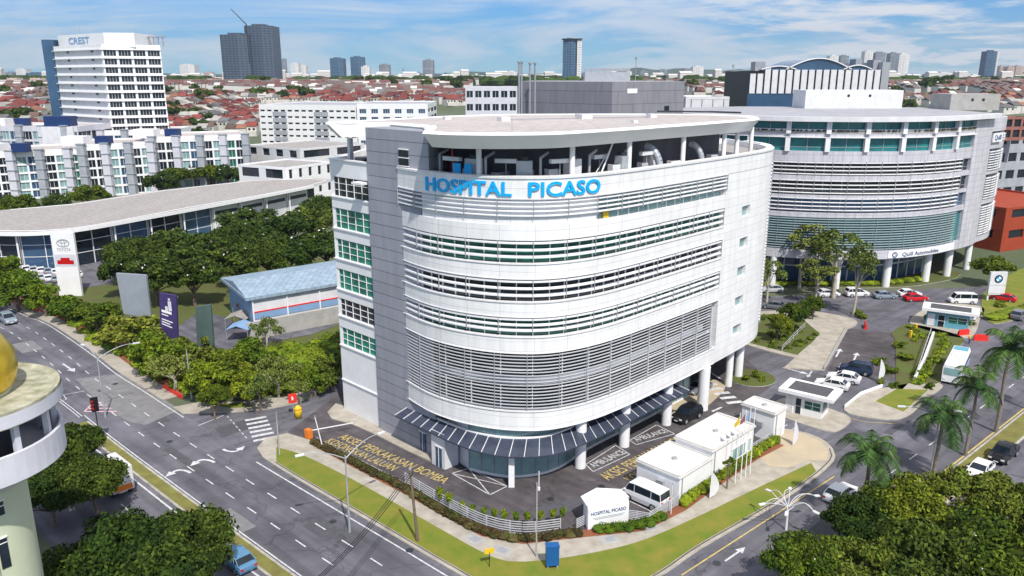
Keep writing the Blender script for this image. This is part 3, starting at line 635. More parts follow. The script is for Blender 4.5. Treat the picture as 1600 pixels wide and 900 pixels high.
# white end wall with one small window on each floor
Lr = arclen(Cr)[-1]; wz = [25.2, 21.0, 17.1, 13.0, 9.0]; w0, w1 = 4.9, 7.3
mb = MB(); mb.strip(sub(Cr, 0, w0), 5.9, 30.5, .05, .7); mb.strip(sub(Cr, w1, Lr), 5.9, 30.5, .05, .7)
zz_ = [5.9] + [q for z in wz[::-1] for q in (z - .7, z + .7)] + [30.5]
for a, b in zip(zz_[::2], zz_[1::2]): mb.strip(sub(Cr, w0, w1), a, b, .05, .7)
mb.build('end_wall', 'panel_white', H)
for z in wz:
    mb = MB(); mb.strip(sub(Cr, w0, w1), z - .7, z + .7, -.45, .1); W_ = mb.build('window', 'glass_pale', H); mb = MB(); p, d = at_s(Cr, w0 + .55); mb.box((p[0] - d[1] * .4, p[1] + d[0] * .4, z), (.1, .12, 1.4), math.atan2(d[1], d[0])); mb.strip(sub(Cr, w0, w1), z + .1, z + .18, -.38, .1); mb.build('frame', 'white', W_)
# side screen at the far right corner
side = [(36.35, 114.6), (35.6, 120.5)]
side = smooth([(36.15, 111.6), (36.9, 114.5), (36.8, 118), (35.8, 122)], .8)
louvres(side, [7.0 + i * .48 for i in range(49)], .1, .5, .6, step=2.2, name='side_louvre_screen'); window_band(side, 6, 30.4, 'glass_dark', o=-.15)
mb = MB(); mb.strip(side, 30.4, 32.6, .3, .9); mb.strip(side, 5.9, 6.8, .3, .9); mb.build('side_band', 'white', H)
# lettering on the curved parapet
al_f = arclen(Cf); cur_o = offs(Cf, .13)
def sign_on_curve(txt, xa, xb, z, size):
    sa = next(s for p, s in zip(Cf, al_f) if pix((p[0], p[1], 31.4))[0] > xa); sb = next(s for p, s in zip(Cf, al_f) if pix((p[0], p[1], 31.4))[0] > xb)
    vs_, fs_ = text_mesh(txt, size, .08, .035); x0 = min(v[0] for v in vs_); x1 = max(v[0] for v in vs_); o = []
    for v in vs_:
        p, d = at_s(Cf, sa + (v[0] - x0) / (x1 - x0) * (sb - sa)); q = .22 + v[2]; o.append((p[0] + d[1] * q, p[1] - d[0] * q, z + v[1]))
    mb = MB(); mb.faces(o, fs_); return mb.build('sign_lettering', 'sign_blue', H)
sign_on_curve('HOSPITAL', 664, 792, 30.78, 1.95); sign_on_curve('PICASO', 813, 927, 30.78, 1.95)
# roof slab: flared rim
rt = [G2(*p, 36.9) for p in ((657, 208), (675, 210.5), (700, 211.5), (750, 210.5), (800, 208), (860, 207), (930, 204), (1000, 199), (1040, 196), (1100, 192), (1152, 188), (1176, 186.3), (1184, 187))][0:]
rt = [(-8.6, 76.6), (-6.2, 74.9), (-3, 74.2), (0, 74.2), (3.8, 75.0), (8.2, 78.3), (13.2, 82.8), (16.7, 86.3), (22, 91.4), (27, 96.6), (30.2, 100.0), (31.9, 103.6), (31.6, 107.6), (29.4, 110.4), (26.6, 111.8), (18.1, 113.6), (9, 113.6), (0, 112.6), (-8.5, 107.5), (-12.4, 103.2), (-16.5, 98.2), (-21.6, 92.6), (-20.6, 90.4), (-18.0, 91.0), (-14, 91.6), (-9.6, 86.4), (-8.9, 82)]
rt = smooth(rt[:17], 1.0) + rt[17:]
cen = Vector((6, 95)); mb = MB(); n = len(rt)
def inset(p, k):
    v = cen - Vector(p); return tuple(Vector(p) + v.normalized() * k)
for i in range(n):
    a, b = rt[i], rt[(i + 1) % n]; a1, b1 = inset(a, 1.3), inset(b, 1.3); a2, b2 = inset(a, .25), inset(b, .25); a3, b3 = inset(a, 1.5), inset(b, 1.5)
    mb.face([(*a1, 35.4), (*b1, 35.4), (*b, 36.75), (*a, 36.75)], 0, None, True); mb.face([(*a, 36.75), (*b, 36.75), (*b2, 37.0), (*a2, 37.0)], 0)
    mb.face([(*a2, 37.0), (*b2, 37.0), (*b3, 36.9), (*a3, 36.9)], 0)
mb.face([(*inset(p, 1.5), 36.9) for p in rt], 1); mb.face([(*inset(p, 1.3), 35.4) for p in rt[::-1]], 2)
mb.build('roof', ['roof_rim', 'roof_white', 'white_dull'], H)
mb = MB(); mb.tube([(20, 111.2, 37.4), (27, 109.8, 37.4), (30.4, 107, 37.4)], .12, 6); mb.build('roof_rail', 'dark_metal', H)
# roof terrace: columns, plant rooms, ducts
mat('plant_dark', (.10, .10, .12), .8, .3, .4)
for px_, py_, w_, h_ in ((-1, 96, 1.2, .5), (9, 101, 1.6, .6), (18, 104, 1.0, .5), (-8, 99, .8, .4), (14, 92, .6, .3)):
    mb = MB(); mb.box((px_, py_, 36.9 + h_ / 2), (w_, w_, h_), .5); mb.build('roof_vent', 'white_dull', H)
mb = MB(); mb.tube([(-1, 96.6, 37.05), (4, 99, 37.05), (9, 101, 37.05), (18, 104, 37.05)], .07, 6); mb.build('roof_pipe', 'steel_grey', H)
for x, y in ((-3.3, 78.9), (6.0, 79.1), (12.4, 84.2), (19.6, 91.2), (26.0, 97.8), (28.3, 100.4), (31.6, 105.5)):
    mb = MB(); mb.cyl((x, y, 31.8), (x, y, 35.6), .28, n=12); mb.build('terrace_column', 'white', H)
mb = MB(); mb.prism([(-7, 88), (-2, 84.5), (8, 86), (18, 95), (27, 104), (24, 108), (0, 108), (-10, 100)], 31.8, 35.45); mb.build('plant_room', 'plant_dark', H)
mb = MB(); mb.tube([(10.5, 84.5, 34.6), (9.6, 83.3, 33.6), (8.6, 82.6, 32.0)], .06); mb.tube([(9.2, 82.6, 31.9), (10.6, 83.9, 35.3)], .1); mb.build('brace', 'white', H)
for (x, y, s_) in ((16.2, 87.9, 1.0), (22.6, 94.6, .9)):
    mb = MB(); pr = []
    for k in range(9):
        t = math.pi * k / 16; pr.append((x - 1.3 + 1.5 * math.sin(t) * s_, y + .9 - 1.5 * math.sin(t) * s_ * .6, 32.0 + 2.5 * math.cos(t) * s_))
    mb.tube(pr[::-1], .42 * s_, 10); mb.build('duct', 'steel_grey', H)
for i, (x, y, dx, dy, dz) in enumerate(((1.5, 79.8, 1.2, .8, .9), (4.0, 80.2, 1.2, .8, 1.0), (-1.2, 80.0, 1.6, .9, .7), (10.8, 83.4, 1.2, .8, 1.1), (14.2, 86.2, .9, .8, 1.0), (18.4, 90.2, 1.5, .7, .8), (24.3, 96.5, 1.2, .8, .9), (-4.6, 81.0, .8, .6, .9))):
    mb = MB(); mb.box((x, y, 32 + dz / 2), (dx, dy, dz), .6); mb.box((x, y, 32 + dz + .02), (dx * .7, dy * .7, .05), .6, 1); mb.build('air_unit', ['white_dull' if i % 2 else 'steel_grey', 'dark_metal'], H)
mb = MB(); mb.cyl((-6.1, 81.2, 31.9), (-6.1, 81.2, 35.4), .07, m=0); mb.build('red_pipe', 'red_plastic', H)
random.seed(77)
for k in range(16):
    s_ = 3 + k * 2.3; p, d = at_s(Cf, min(s_, LF - 1)); q = random.uniform(1.6, 3.2); x, y = p[0] - d[1] * q, p[1] + d[0] * q; mb = MB(); t_ = math.atan2(d[1], d[0])
    if k % 3 == 0: mb.box((x, y, 32.9), (1.6, 1.0, 2.1), t_); mb.cyl((x, y, 33.9), (x, y, 34.3), .45, n=10, m=1); mb.build('cooling_unit', ['white_dull' if k % 2 else 'steel_grey', 'dark_metal'], H)
    elif k % 3 == 1: mb.tube([(x, y, 31.9), (x, y, 34.2), (x + .8, y + 1.2, 34.6)], .16, 7); mb.build('pipe', 'steel_grey', H)
    else: mb.bar((x - d[0] * 1.1, y - d[1] * 1.1, 33.9), (x + d[0] * 1.1, y + d[1] * 1.1, 33.9), .5, .4); mb.cyl((x, y, 31.9), (x, y, 33.8), .06, m=1); mb.build('cable_tray', ['white_dull', 'grey'], H)
for i, (x, y) in enumerate(((-5.6, 80.4), (-4.4, 79.6))):
    mb = MB(); mb.box((x, y, 32.9), (.9, .12, 1.3), -.5); mb.build('blue_screen', 'sign_blue', H)
mb = MB(); mb.box((-19.2, 94.6, 33.4), (.5, .5, 3.2), .8); mb.build('wing_column', 'white_dull', H)
mb = MB(); mb.cyl((-17.6, 93.2, 32.1), (-17.6, 93.2, 32.9), .9, n=14); mb.build('roof_fan', 'dark_metal', H)
# ground storey
for x, y, r_ in ((7.6, 79.6, .62), (13.2, 84.8, .62), (19.3, 90.8, .62), (24.9, 95.4, .72), (32.8, 107.1, .62), (30.4, 103.4, .5)):
    mb = MB(); mb.cyl((x, y, 0), (x, y, 5.9), r_, n=18); mb.build('column', 'white', H)
Gf = smooth([(-4.7, 79.0), (-2.6, 77.9), (0, 77.2), (3.0, 77.8), (5.2, 79.3), (7.2, 81.8), (9.5, 84.6), (14, 89.2), (20, 95.4), (24, 99.6)], .7)
mb = MB(); mb.strip(Gf, .25, 5.6, 0, .1); o_ = mb.build('lobby_glass', 'glass_pale', H); mb = MB(); Lg = arclen(Gf)[-1]
for k in range(26):
    p, d = at_s(Gf, Lg * k / 25); mb.box((p[0], p[1], 2.9), (.07, .16, 5.4), math.atan2(d[1], d[0]), 1)
mb.strip(Gf, 0, .28, .12, .3, 0); mb.strip(Gf, 3.7, 3.8, .06, .1, 1); mb.build('frame', ['white', 'grey'], o_)
mb = MB(); mb.prism([(-15.5, 91), (-8.2, 83.6), (-4.7, 80.6), (-1, 79.4), (3, 80), (7, 84), (14, 91), (23.6, 100.4), (20, 118), (-10, 118)], 0, 5.9); mb.build('lobby_core', 'interior', H)
mb = MB(); mb.prism([(-9.0, 80.4), (-7.4, 78.9), (-6.0, 80.2), (-7.6, 82.4)], 0, 4.2, 0); mb.prism([(-7.3, 82.2), (-4.8, 79.2), (-3.4, 80.6), (-6, 83)], 0, 5.8, 1); mb.build('entrance_block', ['white_dull', 'white_dull'], H)
for c, s_ in (((-8.1, 79.6), 1.0), ((-10.3, 83.35), .9)):
    mb = MB(); mb.box((c[0], c[1], 1.2), (s_, .12, 2.4), -.76, 0); o_ = mb.build('door', 'glass_blue', H); mb = MB(); mb.box((c[0], c[1], 2.46), (s_ + .2, .2, .12), -.76); mb.box((c[0], c[1], 1.2), (.07, .2, 2.4), -.76); mb.build('frame', 'white', o_)
# dark ribbed canopy
ci = smooth([(-12.0, 85.6), (-8.4, 82.0), (-5.2, 79.2), (-2.4, 77.6), (0.2, 77.0), (3.4, 77.4), (6.4, 79.6), (10, 83.4), (14, 87.4), (20, 93.4)], .7)
co = smooth([(-13.6, 84.4), (-9.6, 80.5), (-6.2, 77.2), (-3.0, 75.0), (0.3, 74.0), (4.4, 74.7), (8.0, 77.4), (12.2, 81.5), (16.4, 85.8), (22.2, 91.8)], .7)
K = 60; mb = MB(); Li, Lo = arclen(ci)[-1], arclen(co)[-1]; ip = [at_s(ci, Li * k / K)[0] for k in range(K + 1)]; op = [at_s(co, Lo * k / K)[0] for k in range(K + 1)]
for k in range(K):
    mb.face([(*op[k], 4.05), (*op[k + 1], 4.05), (*ip[k + 1], 4.7), (*ip[k], 4.7)]); mb.face([(*ip[k], 4.6), (*ip[k + 1], 4.6), (*op[k + 1], 3.9), (*op[k], 3.9)]); mb.face([(*op[k], 3.9), (*op[k + 1], 3.9), (*op[k + 1], 4.05), (*op[k], 4.05)])
mb.face([(*ip[0], 4.6), (*op[0], 3.9), (*op[0], 4.05), (*ip[0], 4.7)]); mat('canopy', (.045, .055, .085), .35, .3, .8)
cn = mb.build('canopy', 'canopy', H)
for k in range(0, K + 1, 2):
    mb = MB(); mb.bar((*op[k], 4.1), (*ip[k], 4.75), .07, .07); mb.build('rib', 'white_dull', cn)
mb = MB()
for k in range(K): mb.bar((*ip[k], 4.78), (*ip[k + 1], 4.78), .3, .14)
mb.build('gutter', 'white', cn)
mb = MB(); mb.box((-.05, 76.2 - .9, 1.95), (.62, .62, 3.9), .0); mb.build('canopy_column', 'white', H)

# ================================================================== NEAR OBJECTS
# ------------------------------------------------------------------ foliage
def rnd_unit():
    while True:
        v = Vector((random.uniform(-1, 1), random.uniform(-1, 1), random.uniform(-1, 1)))
        if .05 < v.length < 1: return v.normalized()
def leaf(mb, p, n, s, m=0):
    a = n.orthogonal().normalized(); b = n.cross(a); t = random.uniform(0, 6.3); u = a * math.cos(t) + b * math.sin(t); v = n.cross(u)
    mb.face([p - u * s, p - v * s * .55 , p + u * s, p + v * s * .55], m)
def ico(mb, c, r, seed, m=0, amp=.22, sq=.8):
    rings, seg = 5, 8; vs = [c + Vector((0, 0, -r * sq))]
    for i in range(1, rings):
        t = math.pi * i / rings
        for j in range(seg):
            a = 2 * math.pi * j / seg; d = Vector((math.sin(t) * math.cos(a), math.sin(t) * math.sin(a), -math.cos(t)))
            k = r * (1 + amp * noise.noise(d * 1.8 + Vector((seed, 0, 0)))); vs.append(c + Vector((d.x * k, d.y * k, d.z * k * sq)))
    vs.append(c + Vector((0, 0, r * sq))); fs = [(0, 1 + (j + 1) % seg, 1 + j) for j in range(seg)]
    for i in range(rings - 2):
        for j in range(seg): a = 1 + i * seg; fs.append((a + j, a + (j + 1) % seg, a + seg + (j + 1) % seg, a + seg + j))
    e = len(vs) - 1; a = 1 + (rings - 2) * seg; fs += [(a + j, a + (j + 1) % seg, e) for j in range(seg)]
    mb.faces(vs, fs, m)
def tree_proto(name, R_, flat, trunk_h, nclump, nleaf, ls, leafm, trunkm='trunk', blossoms=0, seed=1, low=-.25, core=.62, spread=.80):
    random.seed(seed); r = root(name, 'tree', 'tree'); cz = trunk_h + R_ * flat * .55
    tb = MB(); tb.tube([(0, 0, 0), (.05 * R_, 0, trunk_h * .6), (0, .04 * R_, trunk_h), (0, 0, cz)], .055 * R_ + .06, 7, r1=.03 * R_ + .03)
    cb = MB(); cl = []
    for i in range(nclump):
        d = rnd_unit(); 
        if d.z < low: d.z = -d.z * .6
        d.normalize(); k = random.uniform(spread - .22, spread + .1); c = Vector((d.x * R_ * k, d.y * R_ * k, cz + d.z * R_ * flat * k)); cr = R_ * random.uniform(.17, .38); cl.append((c, cr))
        if i % 3 == 0: tb.tube([(0, 0, trunk_h * .8), (c.x * .5, c.y * .5, (trunk_h + c.z) / 2), tuple(c)], .03 * R_, 5, r1=.008 * R_)
    cl.append((Vector((0, 0, cz)), R_ * .5)); per = nleaf // len(cl)
    for q, (c, cr) in enumerate(cl):
        if core: ico(cb, c, cr * core, q + seed, 0)
        for j in range(per):
            n = rnd_unit(); 
            if n.z < -.35: n.z *= -1
            p = c + Vector((n.x, n.y, n.z * .85)) * cr * random.uniform(.7, 1.12); nn = (n + rnd_unit() * .9).normalized()
            leaf(cb, p, nn, ls * random.uniform(.6, 1.3), 1 if blossoms and random.random() < blossoms else 0)
    cb.build('crown', [leafm, 'blossom'] if blossoms else leafm, r); tb.build('trunk', trunkm, r); r['R'] = R_; r['H'] = cz + R_ * flat * .8
    return r
P_big = [tree_proto('broadleaf_tree', 6, .62, 3.4, 34, 11000, .27, 'leaf_dark', seed=s) for s in (1, 2, 21)]
P_bigg = [tree_proto('broadleaf_tree', 6, .6, 3.2, 34, 11000, .27, 'leaf', seed=s, blossoms=.004) for s in (3, 4, 24)]
P_bigm = [tree_proto('broadleaf_tree', 6, .66, 3.2, 26, 9000, .3, 'leaf_mixed', seed=s, core=.55, spread=.86) for s in (61, 62)]
P_mid = [tree_proto('broadleaf_tree', 3.6, .75, 2.2, 20, 3600, .24, 'leaf', seed=s) for s in (5, 6, 7)]
P_brt = [tree_proto('bushy_tree', 3.4, .85, 1.2, 20, 3600, .24, 'leaf_bright', seed=s, low=-.7) for s in (8, 9)]
P_mix = [tree_proto('bushy_tree', 3.4, 1.05, .9, 13, 2600, .34, 'leaf_mixed', seed=51, low=-.7, core=.5, spread=.9)]
P_mix2 = [tree_proto('broadleaf_tree', 3.8, .6, 2.4, 15, 2200, .2, 'leaf_olive', 'trunk_pale', seed=52, core=.35, spread=.85)]
P_drk = [tree_proto('broadleaf_tree', 4.5, .7, 2.6, 24, 4200, .3, 'leaf_dark', seed=s, blossoms=.012) for s in (10, 11)]
P_far = [tree_proto('distant_tree', 5, .8, 1.5, 10, 420, .8, 'leaf_dark', seed=s, core=.95) for s in (12, 13)]
P_thin = [tree_proto('slender_tree', 3.2, 1.25, 4.2, 16, 2200, .2, 'leaf_olive', 'trunk_pale', seed=s, core=0, spread=.8) for s in (14, 15)]
P_bush = [tree_proto('bush', 1.3, .7, .15, 8, 500, .16, 'leaf_bright', seed=16, low=-1)]
P_layer = [tree_proto('layered_tree', 2.6, .45, 3.0, 12, 900, .2, 'leaf_olive', seed=17, core=.4)]
PROTOS = P_big + P_bigg + P_mid + P_brt + P_drk + P_far + P_thin + P_bush + P_layer + P_bigm + P_mix + P_mix2
RS = random.Random(5)
def tree(protos, px, py, rpx, zc, label, group=None, sq=1.0, k=[0]):
    """crown centre seen at (px,py) when it hangs zc above the ground; rpx = crown radius in picture units"""
    pr = protos[k[0] % len(protos)]; k[0] += 1; base_h = pr['H'] * .72
    for _ in range(3):
        c = G(px, py, zc); d = c.y * math.cos(TH) - (c.z - CH) * math.sin(TH); r = rpx * d / F; s = r / pr['R']
        if protos is not P_thin: zc = min(zc, base_h * s * 1.2)
    return dup(pr, (c.x, c.y, 0), RS.uniform(0, 6.28), label, group, scale=(s, s, zc / base_h * sq))
# bottom right corner: big crowns in front of the camera
BR = [(1262, 885, 66, 7.0, 'dense dark tree at the bottom edge below the looping lamp'), (1345, 812, 56, 8.0, 'dark tree at the left corner of the bottom right mass, below the fan-shaped palm'),
      (1345, 892, 74, 7.5, 'tree at the bottom edge left of the white-specked tree'), (1420, 792, 66, 8.6, 'dark green tree just below the palm with the thick dark trunk'),
      (1445, 880, 88, 8, 'broad tree with white specks in the middle of the bottom right mass'), (1526, 782, 68, 9.0, 'tree just below the black pickup at the right edge'),
      (1555, 872, 92, 8.4, 'broad tree filling the bottom right corner of the photo'), (1612, 800, 68, 9, 'tree cut by the right edge above the corner'), (1630, 900, 70, 8.4, 'tree cut by the corner of the frame at the bottom right')]
for i, (a, b, r_, z_, l_) in enumerate(BR): tree([P_bigg, P_big, P_bigm][i % 3], a, b, r_, z_, l_, 'trees of the bottom right mass')
BL = [(200, 868, 85, 6.5, 'dense dark green tree at the bottom beside the left carriageway'), (285, 858, 78, 6.8, 'dark green tree left of the light blue car'), (130, 905, 70, 6, 'dark tree at the bottom edge beside the pale green tower'),
      (250, 925, 90, 6.5, 'tree cut by the bottom edge left of the light blue car'), (95, 700, 60, 6.5, 'dark tree right behind the domed tower, under its balcony'), (146, 752, 54, 5.5, 'dark tree behind the white lorry'),
      (112, 700, 34, 5.0, 'small dark tree by the striped road triangle'), (75, 770, 52, 6.0, 'dark tree hugging the right side of the pale green tower')]
for i, (a, b, r_, z_, l_) in enumerate(BL): tree(P_big, a, b, r_, z_, l_, 'dark trees beside the left carriageway')
# green belt along the main road
LB = [(112, 478, 34), (150, 492, 42), (200, 512, 48), (235, 548, 40), (270, 575, 42), (318, 592, 42), (355, 575, 36), (300, 545, 30), (395, 548, 42), (432, 582, 34), (385, 600, 30), (332, 622, 28), (515, 575, 26), (490, 592, 26), (415, 515, 26)]
for i, (a, b, r_) in enumerate(LB): tree([P_brt, P_mid, P_mix, P_brt, P_mix2][i % 5], a, b, r_ * (1.12 if i % 3 == 0 else .95), 3.2 + (i % 4) * .35, nth(i, 'bright green tree', 'of the roadside belt'), 'trees of the roadside belt')
DB = [(215, 400, 52), (262, 385, 50), (310, 395, 55), (300, 430, 45), (240, 430, 48), (365, 375, 45), (395, 350, 52), (440, 360, 52), (485, 345, 50), (475, 395, 50), (420, 400, 50), (510, 385, 40), (370, 410, 42), (500, 325, 30), (190, 425, 34)]
for i, (a, b, r_) in enumerate(DB): tree(P_drk if i % 5 else P_big, a, b, r_, 6.0, nth(i, 'dark leafy tree', 'between the long showroom and the blue shed'), 'trees in front of the showroom')
for i, (a, b, r_, z_, l_) in enumerate([(25, 445, 45, 5, 'light green tree at the left edge by the parked cars'), (66, 462, 28, 4, 'light green tree below the row of parked cars'), (6, 455, 20, 4, 'small tree at the left edge above the bend of the road'), (15, 418, 26, 5, 'bush-like tree at the left edge under the showroom roof')]): tree(P_brt, a, b, r_, z_, l_, 'light green trees at the left edge')
BK = [(30, 322, 30), (90, 318, 20), (140, 305, 32), (250, 285, 26), (275, 275, 28), (305, 270, 28), (330, 270, 24), (355, 272, 22), (415, 262, 24), (388, 275, 18), (495, 245, 30), (480, 248, 20), (10, 330, 20)]
for i, (a, b, r_) in enumerate(BK): tree(P_drk if i % 2 else P_mid, a, b, r_, 6, nth(i, 'dark green tree', 'behind the long curved showroom roof'), 'trees behind the showroom')
tree(P_layer, 405, 610, 26, 4.0, 'pale layered tree above the road crossing left of the hospital'); tree(P_layer, 466, 608, 18, 4.0, 'small layered tree beside the yellow bin')
# trees of the right side
for i, (a, b, r_, l_) in enumerate([(1218, 372, 46, 'slender tree right beside the hospital side screen'), (1255, 380, 46, 'slender tree second from the hospital'), (1310, 392, 60, 'tall slender tree with pale forked trunk in front of the curved office'), (1342, 415, 36, 'slender tree with thin pale trunk right of the forked one'), (1202, 425, 36, 'small tree in the shade beside the hospital'), (1278, 425, 40, 'small slender tree left of the forked one')]):
    tree(P_thin, a, b, r_ * .8, 9.5 if i < 4 else 6, l_, 'slender trees by the curved office', sq=1.0)
for i, (a, b, r_, l_) in enumerate([(1240, 490, 26, 'low dark tree on the lawn right of the hospital'), (1215, 505, 22, 'low tree nearest the hospital on that lawn'), (1272, 475, 18, 'low tree at the right end of the lawn'), (1553, 418, 32, 'round tree beside the orange building')]): tree(P_mid, a, b, r_, 3.2 if i < 3 else 4, l_)
BS = [(1345, 490, 12), (1455, 495, 12), (1375, 560, 13), (1395, 575, 16), (1420, 555, 18), (1440, 580, 15), (1408, 535, 13), (1455, 600, 10), (1398, 598, 10), (1375, 592, 8), (1340, 485, 9), (1530, 488, 12), (1515, 500, 10), (1168, 588, 9), (1182, 583, 10), (1190, 590, 7), (1560, 472, 12)]
for i, (a, b, r_) in enumerate(BS): tree(P_bush, a, b, r_, .9, nth(i, 'low green bush', 'on the islands right of the hospital'), 'bushes on the traffic islands')
# undergrowth: uncountable shrubs of the wild plots
def undergrowth(name, polys, n, lm, label, r0=.7, r1=1.6, z=.05):
    mb = MB()
    for k in range(n):
        P_ = random.choice(polys); a, b, c_ = P_; u, v = sorted((random.random(), random.random())); x = a[0] * u + b[0] * (v - u) + c_[0] * (1 - v); y = a[1] * u + b[1] * (v - u) + c_[1] * (1 - v); r_ = random.uniform(r0, r1)
        ico(mb, Vector((x, y, z + r_ * .25)), r_ * .8, k, 0, .5, .55)
        for j in range(26): nn = rnd_unit(); nn.z = abs(nn.z); leaf(mb, Vector((x, y, z + r_ * .25)) + Vector((nn.x, nn.y, nn.z * .7)) * r_ * random.uniform(.7, 1.15), (nn + rnd_unit() * .8).normalized(), random.uniform(.1, .26))
    o_ = mb.build(name, lm); tag(o_, label, 'shrubs'); o_['kind'] = 'stuff'
random.seed(9)
undergrowth('undergrowth', [[(-42, 108), (-24, 116), (-30, 122)], [(-36, 103), (-25, 108), (-28, 120)], [(-70, 124), (-44, 99), (-42, 108)], [(-85, 140), (-68, 122), (-60, 128)], [(-42, 100), (-30, 101), (-26, 112)], [(-44, 112), (-42, 100), (-24, 116)], [(-44, 112), (-24, 116), (-26, 128)], [(-58, 118), (-44, 104), (-40, 118)]], 720, 'leaf_bright', 'tangle of light green shrubs between the main road and the hospital')
undergrowth('undergrowth', [[(54, 102.6), (60, 104.8), (68, 117)], [(58, 106), (68, 117), (73, 125)], [(64, 121), (73, 125), (69, 130)]], 60, 'leaf_bright', 'green and brown shrubs filling the ditch right of the ramp', .4, .9, .15)
undergrowth('undergrowth', [[(38.5, 122), (44.6, 116), (52, 126)], [(38.5, 122), (52, 126), (48, 137)], [(37, 128), (42, 136), (48, 137)]], 50, 'leaf', 'low shrubs over the lawn right of the hospital', .3, .8, .15)
# round clipped trees in the forecourt
TP = [(688, 770), (702, 778), (722, 785), (738, 790), (756, 795), (772, 798), (788, 800), (806, 802), (824, 802), (845, 800), (864, 798), (879, 796)]
pr = tree_proto('clipped_tree', .62, 1.15, 1.0, 6, 420, .1, 'leaf_bright', seed=22, low=-1, spread=.45, core=.9)
for i, (a, b) in enumerate(TP):
    c = G(a, b, 1.6); dup(pr, (c.x, c.y, 0), i, nth(i, 'small round clipped tree', 'behind the curved white fence'), 'clipped trees behind the fence', scale=(1.15 if i < 2 else .95))
PROTOS.append(pr)
# hedge along the fence (continuous, uncountable)
def hedge(name, line_, wd, h, n, lm, label, z0=.14):
    mb = MB(); cur = smooth(line_, .9); o = offs(cur, wd / 2)
    for i, p in enumerate(cur): ico(mb, Vector((p[0] + random.uniform(-.12, .12), p[1] + random.uniform(-.12, .12), z0 + h * .45)), wd * .62, i, 0, .4, h / wd * .9)
    L_ = arclen(cur)[-1]
    for k in range(n):
        p, d = at_s(cur, random.uniform(0, L_)); t = random.uniform(-.5, .5) * wd; q = Vector((p[0] + d[1] * t, p[1] - d[0] * t, z0 + h * random.uniform(.35, 1.05))); leaf(mb, q, (rnd_unit() + Vector((0, 0, 1))).normalized(), random.uniform(.08, .16))
    o_ = mb.build(name, lm); tag(o_, label, 'hedge')
random.seed(3)
hedge('hedge', [(-23.2, 85.1), (-17, 79.5), (-10.8, 73.9), (-6.4, 69.4), (-2.6, 66.2), (1.2, 65.0), (6.1, 66.1)], 1.0, .5, 5200, 'hedge_leaf', 'long reddish brown hedge along the curved white fence')
hedge('hedge', [(8.4, 66.4), (12.2, 67.1), (14.6, 68.8)], 1.0, .7, 1500, 'leaf_bright', 'green hedge at the foot of the white lettered sign wall')
hedge('hedge', [(17.4, 71.2), (22.6, 76.6), (28.4, 82.6), (31.2, 85.2)], .9, 1.0, 3000, 'leaf_bright', 'green hedge in front of the white box buildings')
hedge('hedge', [(49.0, 157.4), (66, 158.4), (78, 159), (88, 163)], 1.6, .9, 1500, 'leaf_bright', 'hedge in front of the curved office ground floor', .15)
hedge('hedge', [(86, 134.5), (95, 140), (106, 148), (118, 158)], 2.2, .9, 2500, 'leaf_bright', 'green planting beside the road right of the kiosk', .15)
# ------------------------------------------------------------------ palms
def palm_proto(seed, Ht, nf=16, fl=3.4, tr=.2):
    random.seed(seed); r = root('palm_tree', 'palm', 'palm tree'); tb = MB(); tb.tube([(0, 0, 0), (.05, .03, Ht * .3), (.12, -.04, Ht * .7), (.1, .0, Ht)], tr, 9, r1=tr * .62); tb.build('trunk', 'palm_trunk', r)
    for i in range(nf):
        a = i * 2.4 + random.uniform(-.2, .2); el = R(random.uniform(5, 72)) if i > 4 else R(78); L_ = fl * random.uniform(.85, 1.1); mb = MB(); prev = None; n = 16; p = Vector((.1, 0, Ht)); dirn = Vector((math.cos(a) * math.cos(el), math.sin(a) * math.cos(el), math.sin(el))); side = Vector((-math.sin(a), math.cos(a), 0))
        for k in range(n + 1):
            q = p.copy(); p = p + dirn * (L_ / n); dirn = (dirn + Vector((0, 0, -.125 - .01 * k))).normalized()
            wdt = L_ * .27 * math.sin(math.pi * min(1, (k + 1.2) / (n + 1.6))) ** .6
            mb.cyl(q, p, .03, .025, 4, cap=False)
            for sgn in (-1, 1):
                for h_ in (0, .5):
                    q2 = q.lerp(p, h_); tip = q2 + side * sgn * wdt + dirn * wdt * .45 + Vector((0, 0, -wdt * random.uniform(.35, .75))); mb.face([q2, q2 + dirn * .13, tip])
        mb.build('frond', 'leaf_palm', r)
    return r
PP = [palm_proto(31, 8.0), palm_proto(32, 6.5, 18, 3.8, .24)]
for (bx, by, ty, l_, k) in ((1556, 675, 548, 'tallest palm on the road median, leaning beside the white bus', 0), (1508, 712, 605, 'slim palm between the tallest palm and the bushy palm', 0), (1458, 745, 655, 'thick bushy palm left of the slim one', 1), (1345, 815, 715, 'fan-shaped palm at the edge of the tree mass', 1), (1606, 640, 545, 'palm cut by the right edge of the photo', 0)):
    g_ = G(bx, by); top = G(bx, ty, Y=g_.y).z; s = top / (8.0 if k == 0 else 6.5); dup(PP[k], (g_.x, g_.y, 0), bx, l_, 'palms along the right road', scale=(max(.8, s), max(.8, s), s))
g_ = G(1135, 762, 0); pr = tree_proto('sapling', .8, 1.0, 2.6, 6, 260, .16, 'leaf', seed=41, core=0, spread=.7); dup(pr, (22.6, 74.6, 0), 0, 'young thin tree in front of the white box building'); PROTOS.append(pr)

